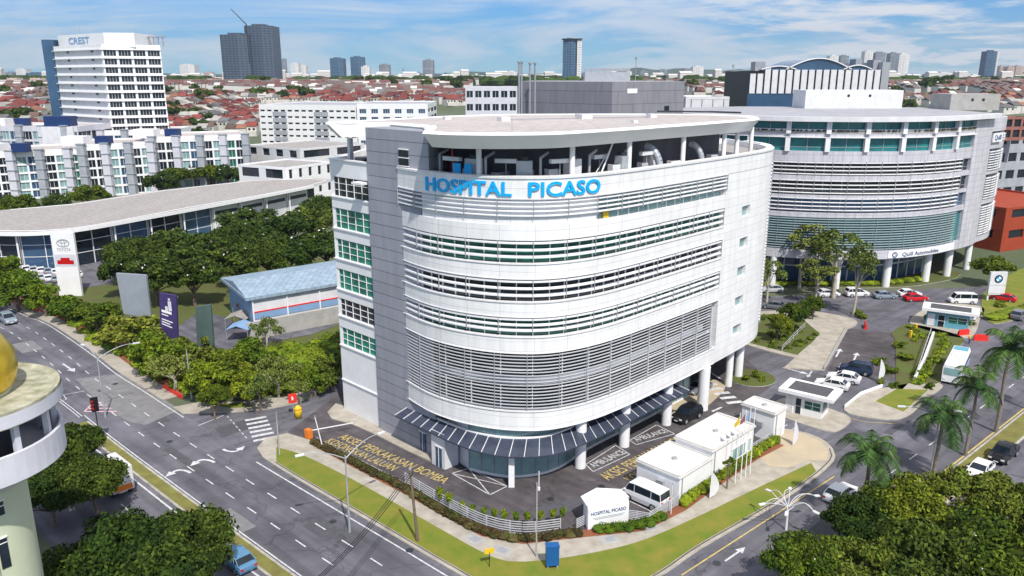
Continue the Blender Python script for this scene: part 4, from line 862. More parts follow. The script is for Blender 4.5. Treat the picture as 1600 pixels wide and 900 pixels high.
# ------------------------------------------------------------------ fence, sign wall, box buildings
def rail_fence(line_, h, rails, label, step=2.2, z0=.1, cur=None, group=None):
    r = root('railing_fence', label, 'fence', (line_[0][0], line_[0][1], 0), group); cur = cur or smooth(line_, 1.0); L_ = arclen(cur)[-1]
    for k in range(rails):
        mb = MB(); z = z0 + h * (k + 1) / rails
        for a, b in zip(cur, cur[1:]): mb.bar((*a, z), (*b, z), .05, .06)
        mb.build('rail', 'rail_grey', r)
    n = max(1, int(L_ / step))
    for k in range(n + 1):
        p, d = at_s(cur, L_ * k / n); mb = MB(); mb.box((p[0], p[1], z0 + h / 2 + .02), (.08, .08, h + .06), math.atan2(d[1], d[0])); mb.build('post', 'rail_grey', r)
rail_fence([(-11.3, 75.2), (-6.6, 70.4), (-2.5, 66.9), (1.2, 65.7), (4.6, 66.3)], 1.5, 6, 'white horizontal rail fence curving around the forecourt')
rail_fence([(-23.4, 86.1), (-17.2, 80.5), (-11.3, 75.2)], .35, 2, 'low white rail on top of the hedge beside the yellow ground lettering', 3)
rail_fence([(6.2, 66.9), (7.6, 68.0), (8.6, 68.8)], 1.1, 6, 'short white rail fence left of the lettered sign wall', 1.2)
rail_fence([(11.0, 68.6), (12.5, 68.2), (13.3, 67.9)], 1.1, 6, 'short white rail fence right of the lettered sign wall', 1.2)
rail_fence([(13.4, 68.0), (15.1, 69.6), (16.8, 71.2)], 1.2, 6, 'white rail fence beside the parked white minibus', 1.2)
rail_fence([(26.9, 81.9), (29.5, 84.4), (32.4, 87.2)], 1.2, 5, 'white rail fence beside the smallest box building', 1.6)
# sign wall
r = root('sign_wall', 'white wall sign with small navy hospital lettering beside the hedge', 'sign', (9.3, 68, 0))
A, B = Vector((7.2, 66.9)), Vector((11.3, 68.3)); d = (B - A).normalized(); mid = (A + B) / 2; ang = math.atan2(d.y, d.x)
mb = MB(); mb.box((mid.x, mid.y, 1.2), (4.3, .3, 2.2), ang); mb.build('panel', 'white', r)
mb = MB(); nrm = Vector((d.y, -d.x)); q = mid - nrm * 1.0; mb.prism([tuple(A), tuple(B), tuple(B - nrm * 1.6 - d * .3), tuple(mid - nrm * 2.5), tuple(A - nrm * 1.6 + d * .3)], .1, 2.55, 0); mb.prism([tuple(A - d * .1 + nrm * -.2), tuple(B + d * .1 - nrm * .2), tuple(B - nrm * 1.7), tuple(mid - nrm * 2.7), tuple(A - nrm * 1.7)], 2.55, 2.7, 0); mb.build('housing', 'white', r)
mb = MB(); p = A + nrm * .17 + d * .25; wall_text(mb, 'HOSPITAL PICASO', (p.x, p.y), (d.x, d.y), 1.55, .5, .01, .006, fit=3.75); mb.build('lettering', 'sign_navy', r)
mb = MB(); c = mid + nrm * .17
for z, wd_ in ((1.25, 3.4), (1.1, 3.0)): mb.box((c.x, c.y, z), (wd_, .02, .05), ang)
mb.build('lettering_line', 'steel_grey', r)
# box buildings in a row along the kerb
dR = Vector((.707, .707)); nR = Vector((.707, -.707))
def boxhouse(name, c0, ln, dp, h, label, lip=.16, win=(), door=()):
    """c0 = front-left (nearest) corner, ln along dR, dp away from the street"""
    r = root(name, label, 'building', (c0[0], c0[1], 0)); P0 = Vector(c0); a = P0; b = P0 + dR * ln; c = b - nR * dp; e = P0 - nR * dp
    mb = MB(); mb.prism([tuple(a), tuple(b), tuple(c), tuple(e)], 0, h - .15, 0, 1); mb.build('wall', ['white', 'white'], r)
    mb = MB(); mb.prism([tuple(a + nR * lip - dR * lip), tuple(b + nR * lip + dR * lip), tuple(c - nR * lip + dR * lip), tuple(e - nR * lip - dR * lip)], h - .15, h, 0, 0)
    for p, q in ((a, b), (b, c), (c, e), (e, a)): mb.bar((*p, h + .09), (*q, h + .09), .2, .2)
    ctr = (a + c) / 2; mb.box((ctr.x, ctr.y, h + .1), (.5, .35, .25), .3, 1); mb.build('roof', ['roof_clean', 'steel_grey'], r)
    q = a + dR * .5 + nR * .06; mb = MB(); mb.cyl((q.x, q.y, .1), (q.x, q.y, h - .2), .05, n=6); mb.build('downpipe', 'grey', r)
    q = e + (a - e) * .6 - dR * .25; mb = MB(); mb.box((q.x, q.y, 1.9), (.35, .8, .6), math.pi / 4); mb.build('air_unit', 'steel_grey', r)
    for s0, s1, z0, z1 in win:
        p = a + dR * (s0 + s1) / 2 + nR * .0; mb = MB(); mb.box((p.x, p.y, (z0 + z1) / 2), (s1 - s0, .06, z1 - z0), math.pi / 4); o = mb.build('window', 'glass_pale', r); mb = MB()
        for z in (z0, z1): mb.box((p.x, p.y, z), (s1 - s0 + .15, .16, .09), math.pi / 4)
        for s in (s0, (s0 + s1) / 2, s1): q = a + dR * s; mb.box((q.x, q.y, (z0 + z1) / 2), (.07, .14, z1 - z0), math.pi / 4)
        mb.build('frame', 'white', o)
    for s0, s1 in door:
        p = e + (a - e) * s0; mb = MB(); mb.box((p.x, p.y, 1.1), (.08, .95, 2.1), math.pi / 4); mb.build('door', 'steel_grey', r)
    return r
boxhouse('substation_building', (16.8, 71.3), 6.0, 5.2, 3.2, 'low white flat-roofed box building behind the white minibus', win=())
boxhouse('substation_building', (21.1, 75.5), 8.8, 4.6, 4.0, 'longest white box building with a wide window behind the flagpoles', win=((4.2, 7.0, 1.2, 2.7), (7.6, 8.2, 1.2, 2.8)))
boxhouse('refuse_house', (31.0, 85.8), 2.9, 4.2, 3.6, 'small separate white box building left of the guard kiosk', door=((.35, 0),))
# guard kiosk
def kiosk(c0, ln, dp, h, label, teal=False, d1=Vector((.80, -.60))):
    n1 = Vector((-d1.y, d1.x)); P0 = Vector(c0); r = root('guard_kiosk', label, 'kiosk', (c0[0], c0[1], 0)); cs = [P0, P0 + d1 * ln, P0 + d1 * ln + n1 * dp, P0 + n1 * dp]
    mb = MB(); mb.prism([tuple(c) for c in cs], .1, h, 0); mb.build('wall', 'teal_paint' if teal else 'white', r); o = .8
    rc = [cs[0] - d1 * o - n1 * o, cs[1] + d1 * (o + .6) - n1 * o, cs[2] + d1 * (o + .6) + n1 * o, cs[3] - d1 * o + n1 * o]
    mb = MB(); mb.prism([tuple(c) for c in rc], h, h + .45, 0, 0); rf = mb.build('roof', 'white', r); ctr = sum(rc, Vector((0, 0))) / 4
    mb = MB(); mb.prism([tuple(ctr + (c - ctr) * .72) for c in rc], h + .45, h + .47, 0); mb.build('roof_panel', 'asphalt_patch', rf)
    ang = math.atan2(d1.y, d1.x)
    for s0, s1, z0, z1, nm, m_ in ((ln * .52, ln * .96, 1.1, 2.2, 'window', 'glass_green'), (ln * .28, ln * .44, .2, 2.3, 'door', 'glass_dark'), (ln * .04, ln * .2, .2, 2.3, 'door', 'white_dull')):
        p = P0 + d1 * (s0 + s1) / 2; mb = MB(); mb.box((p.x, p.y, (z0 + z1) / 2), (s1 - s0, .08, z1 - z0), ang); w_ = mb.build(nm, m_, r); mb = MB()
        for s in ([s0, (s0 + s1) / 2, s1] if nm == 'window' else [s0, s1]): q = P0 + d1 * s; mb.box((q.x, q.y, (z0 + z1) / 2), (.06, .14, z1 - z0), ang)
        mb.box((p.x, p.y, z1), (s1 - s0, .14, .06), ang); mb.box((p.x, p.y, (z0 + z1) / 2), (s1 - s0, .14, .05), ang); mb.build('frame', 'white', w_)
    p = cs[1] + n1 * dp * .4; mb = MB(); mb.box((p.x, p.y, 1.65), (.08, dp * .6, 1.1), ang); mb.build('window', 'glass_green', r)
kiosk((35.4, 94.6), 4.6, 3.0, 2.9, 'white guard kiosk with a dark panel on its flat roof beside the parked cars')
kiosk((72.2, 131.2), 6.5, 3.0, 2.9, 'teal and white guard kiosk in front of the curved office', True, Vector((.86, -.5)))
mat('brick_dull', (.28, .12, .10), .8, .2, .5); mat('wall_blue', (.22, .36, .56), .6, .1, .4)
# flagpoles with flags
for i, (x, y, f) in enumerate(((23.8, 75.8, 'yellow'), (24.6, 76.5, 'brick_dull'), (25.3, 77.2, 'wall_blue'), (26.0, 77.9, None))):
    r = root('flagpole', ['flagpole with a hanging yellow flag', 'flagpole with a hanging red flag, second from the left', 'flagpole with a hanging blue flag, third from the left', 'rightmost bare flagpole of the four'][i] + ' before the long box building', 'flagpole', (x, y, 0), 'flagpoles by the box building')
    mb = MB(); mb.cyl((x, y, .1), (x, y, 8.2), .06, .04, 8); mb.build('pole', 'white', r)
    if f:
        mb = MB()
        for k in range(4): a = (x - .05 - .12 * k, y + .05 * math.sin(k * 2)); b = (x - .05 - .12 * (k + 1), y + .05 * math.sin(k * 2 + 2)); mb.face([(*a, 6.9 - .1 * k), (*b, 6.8 - .1 * k), (*b, 7.6 - .22 * k), (*a, 7.8 - .22 * k)])
        mb.build('flag', f, r)
# feather banners
def feather(p, h, wd, m, label):
    r = root('feather_banner', label, 'banner', (p[0], p[1], 0)); mb = MB(); mb.cyl((p[0], p[1], 0), (p[0], p[1], h * .5), .03); mb.build('pole', 'white', r); mb = MB(); n = 12; pts = []
    for k in range(n + 1): t = k / n; pts.append((t * h * .98, wd * math.sin(math.pi * t ** .75) ** .8 if 0 < t < 1 else .05))
    f = [(p[0] + .0, p[1] - .01, .25 + z * .95) for z, x in pts]; g_ = [(p[0] + x, p[1] + x * .25 - .01, .25 + z * .95) for z, x in pts]
    for k in range(n): mb.face([f[k], g_[k], g_[k + 1], f[k + 1]]); mb.face([(q[0], q[1] + .03, q[2]) for q in (f[k + 1], g_[k + 1], g_[k], f[k])])
    mb.build('cloth', m, r)
feather((20.3, 72.5), 3.2, .95, 'white_dull', 'pale drop-shaped banner in the hedge below the flagpoles')
feather((33.0, 84.6), 3.4, .6, 'pale_lilac', 'narrow feather banner beside the smallest box building'); feather((52.0, 104.5), 3.6, .9, 'white_dull', 'white drop-shaped banner leaning beside the green ditch')
# parapets of the ramp, rails of the islands
def parapet(pts, h, wd, label, m='white_dull'):
    mb = MB(); 
    for a, b in zip(pts, pts[1:]): mb.bar((*a, h / 2), (*b, h / 2), wd, h)
    tag(mb.build('parapet_wall', m), label, 'wall')
parapet([(57.2, 104.6), (62.6, 112.6), (70.4, 125.0)], .95, .35, 'white parapet wall on the right of the ramp'); parapet([(46.2, 109.4), (57.6, 129.2)], .5, .2, 'low wall along the left side of the ramp', 'concrete')
rail_fence([(57.6, 105.2), (62.3, 112.8), (70.0, 125.2)], .5, 2, 'thin rail on top of the white parapet wall', 2, .95)
rail_fence([(42.6, 117.4), (46.5, 123.5), (50.5, 129.5)], .9, 2, 'light rail along the footpath left of the ramp', 2.4)
parapet([(43.6, 95.6), (47.6, 100.0), (51.8, 102.8)], .5, .14, 'low white kerb wall beside the two white cars', 'white')
# barriers, bins, box
def solid(name, label, cat, parts, loc, group=None):
    r = root(name, label, cat, (loc[0], loc[1], 0), group)
    for nm, mbf, m_ in parts: mb = MB(); mbf(mb); mb.build(nm, m_, r)
for i, (a, b, an) in enumerate(((1505, 524, .3), (1532, 532, -.1), (1352, 512, 1.2))):
    x, y = G2(a, b); d = (math.cos(an), math.sin(an))
    solid('road_barrier', ['red plastic barrier left of the standing guard', 'red plastic barrier right of the standing guard', 'upright red plastic barrier at the top of the ramp'][i], 'barrier', [('body', lambda mb: (mb.bar((x - d[0] * 1.1, y - d[1] * 1.1, .5), (x + d[0] * 1.1, y + d[1] * 1.1, .5), .3, .7), mb.bar((x - d[0], y - d[1], .95), (x + d[0], y + d[1], .95), .16, .2)), 'red_plastic'), ('foot', lambda mb: mb.bar((x - d[0] * 1.15, y - d[1] * 1.15, .08), (x + d[0] * 1.15, y + d[1] * 1.15, .08), .5, .15), 'red_plastic')], (x, y), 'red road barriers')
x, y = 3.55, 60.9
solid('utility_cabinet', 'blue box standing on the grass verge near the bottom edge', 'box', [('body', lambda mb: mb.box((x, y, 1.35), (1.12, .7, 1.85), .12), 'blue_plastic'), ('lid', lambda mb: mb.box((x, y, 2.3), (1.2, .78, .1), .12), 'blue_plastic'), ('leg', lambda mb: mb.box((x - .4, y, .25), (.1, .6, .4), .12), 'grey'), ('leg', lambda mb: mb.box((x + .4, y, .25), (.1, .6, .4), .12), 'grey')], (x, y))
x, y = -28.0, 93.3
solid('notice_board', 'dark red box on a post beside the yellow bin', 'sign', [('post', lambda mb: mb.cyl((x, y, 0), (x, y, 2.2), .06), 'grey'), ('panel', lambda mb: mb.box((x, y, 2.4), (1.0, .2, 1.2), .4), 'red_plastic'), ('roundel', lambda mb: mb.cyl((x - .04, y - .12, 2.45), (x - .06, y - .16, 2.45), .28, n=16), 'white')], (x, y))
x, y = -27.2, 92.6
solid('bin', 'tall yellow bin at the corner of the side road', 'bin', [('body', lambda mb: mb.lathe([(.0, 0), (.42, 0), (.5, .9), (.46, 1.3), (.2, 1.6), (0, 1.65)], (x, y, .1), 14), 'yellow'), ('lid', lambda mb: mb.cyl((x, y, 1.25), (x, y, 1.34), .52, n=14), 'orange')], (x, y))
x, y = -21.6, 85.7
solid('gate_barrier', 'orange gate motor box at the end of the footpath hedge', 'gate box', [('body', lambda mb: mb.box((-24.4, 86.7, .65), (.8, .6, 1.1), -.7), 'orange'), ('arm', lambda mb: mb.bar((-24.4, 86.7, 1.0), (-19.5, 89.0, 1.0), .08, .1), 'white')], (-24.4, 86.7))
x, y = -2.0, 60.9
solid('road_sign', 'small yellow sign on a black post on the verge at the bottom', 'sign', [('post', lambda mb: mb.cyl((x, y, 0), (x, y, 1.6), .04), 'black'), ('plate', lambda mb: mb.box((x, y, 1.7), (.9, .06, .5), .3), 'yellow')], (x, y))
x, y = G2(842, 766)
solid('bollard_lamp', 'thin white post standing alone in the forecourt', 'post', [('post', lambda mb: mb.cyl((x, y, 0), (x, y, 2.2), .05), 'white'), ('foot', lambda mb: mb.cyl((x, y, 0), (x, y, .35), .14), 'white')], (x, y))
x, y = 72.3, 133.5
for i, (a, b) in enumerate(((1422, 528), (1430, 518))):
    x, y = G2(a, b); solid('gate_post', ['nearer yellow gate post left of the teal kiosk', 'farther yellow gate post left of the teal kiosk'][i], 'post', [('post', lambda mb: mb.box((x, y, .6), (.35, .35, 1.2), .5), 'yellow'), ('cap', lambda mb: mb.box((x, y, 1.25), (.4, .4, .08), .5), 'yellow')], (x, y), 'yellow gate posts')
# ------------------------------------------------------------------ poles and lamps
def lamp(p, h, arms, label, m='steel_grey', rise=1.4, group=None):
    r = root('street_lamp', label, 'street lamp', (p[0], p[1], 0), group); mb = MB(); mb.cyl((p[0], p[1], 0), (p[0], p[1], h), .12, .07, 10); mb.build('pole', m, r)
    for dx, dy in arms:
        mb = MB(); pts = []
        for k in range(8): t = k / 7; pts.append((p[0] + dx * (t ** 1.0), p[1] + dy * t, h - .3 + rise * math.sin(t * math.pi / 2) - .25 * t * t))
        mb.tube(pts, .06, 6, r1=.04); a_ = mb.build('arm', m, r); e = pts[-1]; ln = math.hypot(dx, dy); mb = MB(); mb.bar((e[0], e[1], e[2]), (e[0] + dx / ln * .8, e[1] + dy / ln * .8, e[2] - .03), .28, .12); mb.build('lamp_head', 'white_dull', a_)
def top_z(p, py): return G(pix((p[0], p[1], 0))[0], py, Y=p[1]).z
p = (-15.5, 66.6); lamp(p, 8.0, [(-3.4, -1.4), (2.6, 2.8)], 'double-armed street lamp on the verge of the main road', group='street lamps of the main road')
p = (-59.0, 104.6) ; p = G2(165, 652); lamp(p, 8.2, [(3.4, 2.6), (-2.4, 1.8)], 'double-armed street lamp above the striped road triangle', group='street lamps of the main road')
p = G2(300, 625); lamp(p, 7.0, [], 'slim bare pole in front of the roadside belt'); 
p = G2(1128, 800); lamp(G2(1455, 735), 6.5, [(-3.5, .6), (1.2, -.4)], 'street lamp on the median beside the bushy palm')
# looping multi-arm lamp
p = G2(1228, 828); r = root('street_lamp', 'lamp with many looping white arms over the right road', 'street lamp', (p[0], p[1], 0)); mb = MB(); mb.cyl((*p, 0), (*p, 2.6), .12, .08, 8); mb.build('pole', 'white_dull', r)
for a, L_ in ((.35, 3.0), (2.1, 2.2), (3.3, 2.4), (4.3, 2.0), (5.5, 2.4), (1.2, 2.4)):
    mb = MB(); dx, dy = math.cos(a), math.sin(a); pts = [(p[0] + dx * L_ * t, p[1] + dy * L_ * t, 2.4 + 1.1 * math.sin(math.pi * t * .8)) for t in [k / 8 for k in range(9)]]; back = [(q[0] - dy * .5 * math.sin(math.pi * k / 8), q[1] + dx * .5 * math.sin(math.pi * k / 8), q[2] - .3 * math.sin(math.pi * k / 8)) for k, q in enumerate(pts)]
    mb.tube(pts, .035, 5); mb.tube(back, .035, 5); mb.build('arm', 'white_dull', r)
    e = pts[-1]; mb = MB(); mb.bar(e, (e[0] + dx * .6, e[1] + dy * .6, e[2] - .08), .3, .1); mb.build('lamp_head', 'white_dull', r)
def pole(p, h, m, label, r0=.14, cross=False, lean=(0, 0)):
    r = root('utility_pole', label, 'pole', (p[0], p[1], 0)); mb = MB(); mb.cyl((p[0], p[1], 0), (p[0] + lean[0], p[1] + lean[1], h), r0, r0 * .65, 9); mb.build('pole', m, r)
    if cross: mb = MB(); mb.bar((p[0] + lean[0] - .7, p[1] + lean[1] - .6, h - .4), (p[0] + lean[0] + .7, p[1] + lean[1] + .6, h - .4), .1, .12); mb.build('crossarm', 'trunk', r)
    mb = MB(); mb.cyl((p[0] + lean[0], p[1] + lean[1], h - .02), (p[0] + lean[0], p[1] + lean[1], h + .15), r0 * .8, n=8); mb.build('cap', 'grey', r)
pole((-8.8, 64.9), 7.4, 'trunk', 'wooden utility pole on the verge carrying the black cables', .16, False, (-.5, .1)); pole(G2(437, 712), 5.2, 'concrete', 'thin grey pole at the round end of the grass verge', .09)
pole(G2(505, 702), 4.0, 'white_dull', 'slanting pale pole in the hedge by the gate motor', .08, lean=(-.8, .3)); pole(G2(838, 872), 7.4, 'concrete', 'grey pole on the verge in front of the clipped trees', .08)
pole(G2(1048, 845 - 40), 3.4, 'white_dull', 'thin white pole by the minibus fence', .06)
# overhead cables
A = Vector((-9.3, 65.0, 7.1)); B = Vector(G(480, 902, 7.8)); cb = MB()
for o in (-.28, 0, .3):
    pts = []
    for k in range(15): t = k / 14; q = A.lerp(B + (B - A) * .3, t); pts.append((q.x + o, q.y + o * .8, q.z - 1.2 * math.sin(math.pi * t)))
    cb.tube(pts, .03, 4)
tag(cb.build('overhead_cable', 'black'), 'bundle of black cables running from the wooden pole to the bottom edge', 'cable')
# signal on black post
p = G2(157, 695); h_ = top_z(p, 625); r = root('traffic_signal', 'black traffic signal on a thin post by the striped triangle', 'traffic signal', (p[0], p[1], 0)); mb = MB(); mb.cyl((*p, 0), (*p, h_ - .4), .07); mb.build('post', 'dark_metal', r); mb = MB(); mb.box((p[0], p[1], h_ - .55), (.55, .4, 1.5), .4); mb.box((p[0], p[1], h_ - .55), (.8, .08, 1.8), .4); hd = mb.build('signal_head', 'black', r)
for k in range(3): mb = MB(); mb.cyl((p[0] - .1, p[1] - .22, h_ - .1 - .45 * k), (p[0] - .13, p[1] - .30, h_ - .1 - .45 * k), .15); mb.build('lens', 'lamp_red', hd)
# ------------------------------------------------------------------ person
def person(p, rot, shirt, label):
    r = root('person', label, 'person', (0, 0, 0)); me = bpy.data.meshes.new('body'); 
    J = [(0, 0, .95), (0, 0, 1.2), (0, 0, 1.42), (0, 0, 1.54), (0, .02, 1.68), (.2, 0, 1.4), (.27, .02, 1.12), (.3, .12, .88), (-.2, 0, 1.4), (-.27, .02, 1.12), (-.24, .14, .9), (.1, 0, .88), (.12, .02, .48), (.13, -.02, .08), (.13, .12, .04), (-.1, 0, .88), (-.13, -.02, .48), (-.14, -.05, .08), (-.14, .1, .04)]
    E = [(0, 1), (1, 2), (2, 3), (3, 4), (2, 5), (5, 6), (6, 7), (2, 8), (8, 9), (9, 10), (0, 11), (11, 12), (12, 13), (13, 14), (0, 15), (15, 16), (16, 17), (17, 18)]
    rad = [.15, .14, .15, .06, .11, .07, .05, .035, .07, .05, .035, .1, .065, .045, .04, .1, .065, .045, .04]
    me.from_pydata(J, E, []); o = bpy.data.objects.new('body', me); COL.objects.link(o); sm = o.modifiers.new('s', 'SKIN'); 
    for v, q in zip(me.skin_vertices[0].data, rad): v.radius = (q, q)
    me.skin_vertices[0].data[0].use_root = True; o.modifiers.new('d', 'SUBSURF').levels = 1
    dg = bpy.context.evaluated_depsgraph_get(); m2 = bpy.data.meshes.new_from_object(o.evaluated_get(dg)); bpy.data.objects.remove(o); m2.materials.clear()
    for k in ('skin', shirt, 'sign_navy', 'black'): m2.materials.append(M[k])
    for f in m2.polygons:
        z = f.center.z; f.material_index = 3 if z < .1 or z > 1.7 else 2 if z < .92 else 1 if z < 1.5 and not (abs(f.center.x) > .22 and z < 1.2) else 0; f.use_smooth = True
    b = bpy.data.objects.new('body', m2); COL.objects.link(b); b.parent = r; r.location = (p[0], p[1], .0); r.rotation_euler = (0, 0, rot)
mat('skin', (.35, .18, .11), .6, .05, 1)
person(G2(1514, 537), .4, 'yellow', 'person in a yellow vest standing between the red barriers'); person(G2(1486, 503), 2, 'white', 'person in white standing by the teal kiosk')
# ------------------------------------------------------------------ vehicles
def vehicle_proto(name, kind):
    r = root(name, 'v', 'car')
    if kind == 'car': L_, W, hb, hr = 4.5, 1.78, .92, 1.45; prof = [(-2.25, .55, .82, .86), (-2.15, .3, .95, .96), (-1.6, .22, 1.0, 1), (-.5, .2, .96, 1), (.9, .2, .95, 1), (1.6, .22, .86, 1), (2.1, .28, .74, .95), (2.25, .38, .62, .84)]; gh = [(-1.95, .98, -1.35, hr - .07), (-1.2, 1.0, -.9, hr), (.1, .96, .05, hr), (1.15, .93, .35, hr - .05)]
    elif kind == 'suv': L_, W, hb, hr = 4.6, 1.88, 1.08, 1.75; prof = [(-2.3, .6, .95, .9), (-2.2, .32, 1.1, .97), (-1.5, .25, 1.14, 1), (0, .25, 1.1, 1), (1.0, .25, 1.08, 1), (1.7, .25, 1.02, 1), (2.15, .3, .92, .96), (2.3, .45, .75, .86)]; gh = [(-2.18, 1.1, -1.9, hr - .06), (-1.3, 1.12, -1.3, hr), (.2, 1.08, .1, hr), (1.25, 1.06, .45, hr - .06)]
    elif kind == 'pickup': L_, W, hb, hr = 5.1, 1.85, 1.1, 1.75; prof = [(-2.55, .5, 1.05, .95), (-2.45, .35, 1.1, 1), (-1.2, .3, 1.1, 1), (0, .3, 1.1, 1), (1.2, .3, 1.08, 1), (1.9, .3, 1.0, 1), (2.4, .35, .9, .95), (2.55, .5, .75, .85)]; gh = [(-.9, 1.1, -.7, hr - .05), (-.4, 1.1, -.4, hr), (.3, 1.1, .2, hr), (1.45, 1.05, .7, hr - .06)]
    else: L_, W, hb, hr = 4.8, 1.8, 1.15, 2.05; prof = [(-2.4, .35, 1.2, .95), (-2.35, .28, 1.24, 1), (-1.5, .25, 1.22, 1), (0, .25, 1.2, 1), (1.4, .25, 1.16, 1), (2.0, .28, 1.05, .99), (2.3, .32, .9, .95), (2.42, .42, .75, .86)]; gh = [(-2.36, 1.22, -2.25, hr - .05), (-1.2, 1.22, -1.2, hr), (.8, 1.18, .8, hr), (2.0, 1.08, 1.45, hr - .08)]
    h = W / 2; mb = MB(); rings = []
    for x, zb, zt, k in prof: rings.append([(x, -h * k * .92, zb), (x, -h * k, (zb + zt) / 2), (x, -h * k * .95, zt), (x, -h * k * .7, zt + .05), (x, h * k * .7, zt + .05), (x, h * k * .95, zt), (x, h * k, (zb + zt) / 2), (x, h * k * .92, zb)])
    n = 8; vs = [v for q in rings for v in q]; fs = [tuple(range(n)), tuple(range(len(vs) - n, len(vs)))[::-1]]
    for i in range(len(rings) - 1):
        for j in range(n): a = i * n; fs.append((a + j, a + n + j, a + n + (j + 1) % n, a + (j + 1) % n))
    mb.faces(vs, fs, 0, False)
    # roof skin and pillars belong to the painted body
    rp = [(x1, zt) for _, _, x1, zt in gh]; kr = .80 if kind != 'van' else .9
    for (xa, za), (xb, zb_) in zip(rp, rp[1:]): mb.face([(xa, -h * kr, za + .02), (xb, -h * kr, zb_ + .02), (xb, h * kr, zb_ + .02), (xa, h * kr, za + .02)]); 
    for sg in (-1, 1):
        for (x0, z0, x1, z1) in (gh[0], gh[1], gh[2] if kind != 'van' else gh[2], gh[3]):
            mb.bar((x0, sg * h * .94, z0), (x1, sg * h * (kr + .01), z1), .07, .07)
        for (xa, za), (xb, zb_) in zip(rp, rp[1:]): mb.bar((xa, sg * h * kr, za), (xb, sg * h * kr, zb_), .07, .06)
    if kind == 'pickup': pass
    mb.build('body', 'car_paint', r)
    mb = MB(); vs = []
    for x0, z0, x1, z1 in gh: vs += [(x0, -h * .93, z0 - .03), (x1, -h * kr, z1), (x1, h * kr, z1), (x0, h * .93, z0 - .03)]
    fs = [(0, 1, 2, 3), (15, 14, 13, 12)]
    for i in range(3):
        for j in range(3): a = i * 4; fs.append((a + j, a + 4 + j, a + 5 + j, a + 1 + j))
    mb.faces(vs, fs); mb.build('window', 'glass_dark', r)
    wr = .33 if kind == 'car' else .37
    for x in (-L_ * .3, L_ * .3):
        for sg in (-1, 1):
            mb = MB(); mb.cyl((x, sg * (h - .2), wr), (x, sg * (h + .01), wr), wr, n=16); w_ = mb.build('wheel', 'rubber', r); mb = MB(); mb.cyl((x, sg * (h - .0), wr), (x, sg * (h + .03), wr), wr * .6, n=12); mb.build('rim', 'steel_grey', w_)
    for sg in (-1, 1):
        zf = prof[-1][2]; mb = MB(); mb.box((L_ / 2 - .1, sg * h * .68, zf + .02), (.22, .36, .16)); mb.build('headlight', 'lamp_clear', r); zt = prof[0][2]; mb = MB(); mb.box((-L_ / 2 + .05, sg * h * .72, zt - .08), (.14, .26, .22)); mb.build('taillight', 'lamp_red', r)
    mb = MB(); mb.box((L_ / 2 - .04, 0, .48), (.1, .5, .12)); mb.build('licence_plate', 'white', r); mb = MB()
    for sg in (-1, 1): mb.box((gh[3][0] - .15, sg * (h + .06), gh[3][1] + .08), (.14, .2, .12))
    mb.build('mirror', 'car_paint', r)
    return r
V = {k: vehicle_proto(n, k) for k, n in (('car', 'parked_car'), ('suv', 'sport_utility_car'), ('pickup', 'pickup_truck'), ('van', 'minibus'))}
CC = dict(white=(.8, .8, .82), silver=(.5, .52, .55), black=(.012, .012, .015), blue=(.10, .24, .40), red=(.6, .01, .02), grey=(.16, .17, .19), navy=(.02, .035, .08), bluegrey=(.25, .30, .36))
def car(kind, px, py, ang, col, label, group=None, s=1.0, cat='car'):
    x, y = G2(px, py); o = dup(V[kind], (x, y, .012), ang, label, group, CC[col], s); o['category'] = cat; return o
aR = math.atan2(.667, .745); aL = math.atan2(-.678, .735)
car('van', 1008, 785, math.pi * .75 , 'white', 'white minibus parked beside the low box building', s=1.02, cat='minibus')
car('suv', 1073, 655, aR + math.pi, 'black', 'black car parked under the hospital colonnade')
car('car', 1091, 612, aR + math.pi, 'grey', 'dark car in the shade under the far end of the hospital')
car('car', 1300, 606, math.pi * .82, 'white', 'nearer white car beside the guard kiosk roof', 'cars by the guard kiosk', 1); car('car', 1318, 596, math.pi * .82, 'white', 'farther white car between the black car and the guard kiosk', 'cars by the guard kiosk', 1); car('suv', 1337, 583, math.pi * .84, 'navy', 'dark blue car topmost of the three by the guard kiosk', 'cars by the guard kiosk', 1.0)
PK = [('car', 1205, 456, 'silver', 'silver car nearest the hospital in the row before the curved office'), ('car', 1293, 463, 'white', 'white low car left of the pale column in that row'), ('suv', 1338, 463, 'white', 'white tall car with lights on its roof line left of the blue-grey car'), ('car', 1382, 466, 'bluegrey', 'blue-grey car between the two white ones before the curved office'), ('car', 1420, 463, 'white', 'white car half hidden by the red one'), ('car', 1430, 470, 'red', 'bright red low car before the curved office')]
for k, a, b, c_, l_ in PK: car(k, a, b, .06 + (math.pi if k == 'car' and c_ == 'silver' else 0), c_, l_, 'cars parked before the curved office')
car('van', 1503, 474, math.pi - .1, 'white', 'white minibus parked left of the round-emblem pylon', cat='minibus'); car('car', 1567, 470, 2.4, 'red', 'dark red car behind the round-emblem pylon'); car('suv', 1592, 498, aR, 'grey', 'dark car cut by the right edge beside the roadside lawn')
car('pickup', 1567, 716, aR + math.pi, 'black', 'black pickup on the far carriageway at the right edge', cat='pickup truck'); car('car', 1530, 742, aR + math.pi, 'white', 'white car mostly hidden by leaves left of the black pickup'); car('car', 1312, 778, aR, 'white', 'white car half hidden under the tree mass by the fan-shaped palm')
car('car', 370, 882, aL + math.pi, 'blue', 'light blue car on the left carriageway at the bottom'); car('suv', 13, 504, aL, 'bluegrey', 'grey-blue car driving on the main road at the left edge')
car('car', 1208, 482, 2.7, 'grey', 'dark grey car in the shade between the slender trees'); car('car', 1252, 490, 2.5, 'navy', 'dark car under the slender trees')
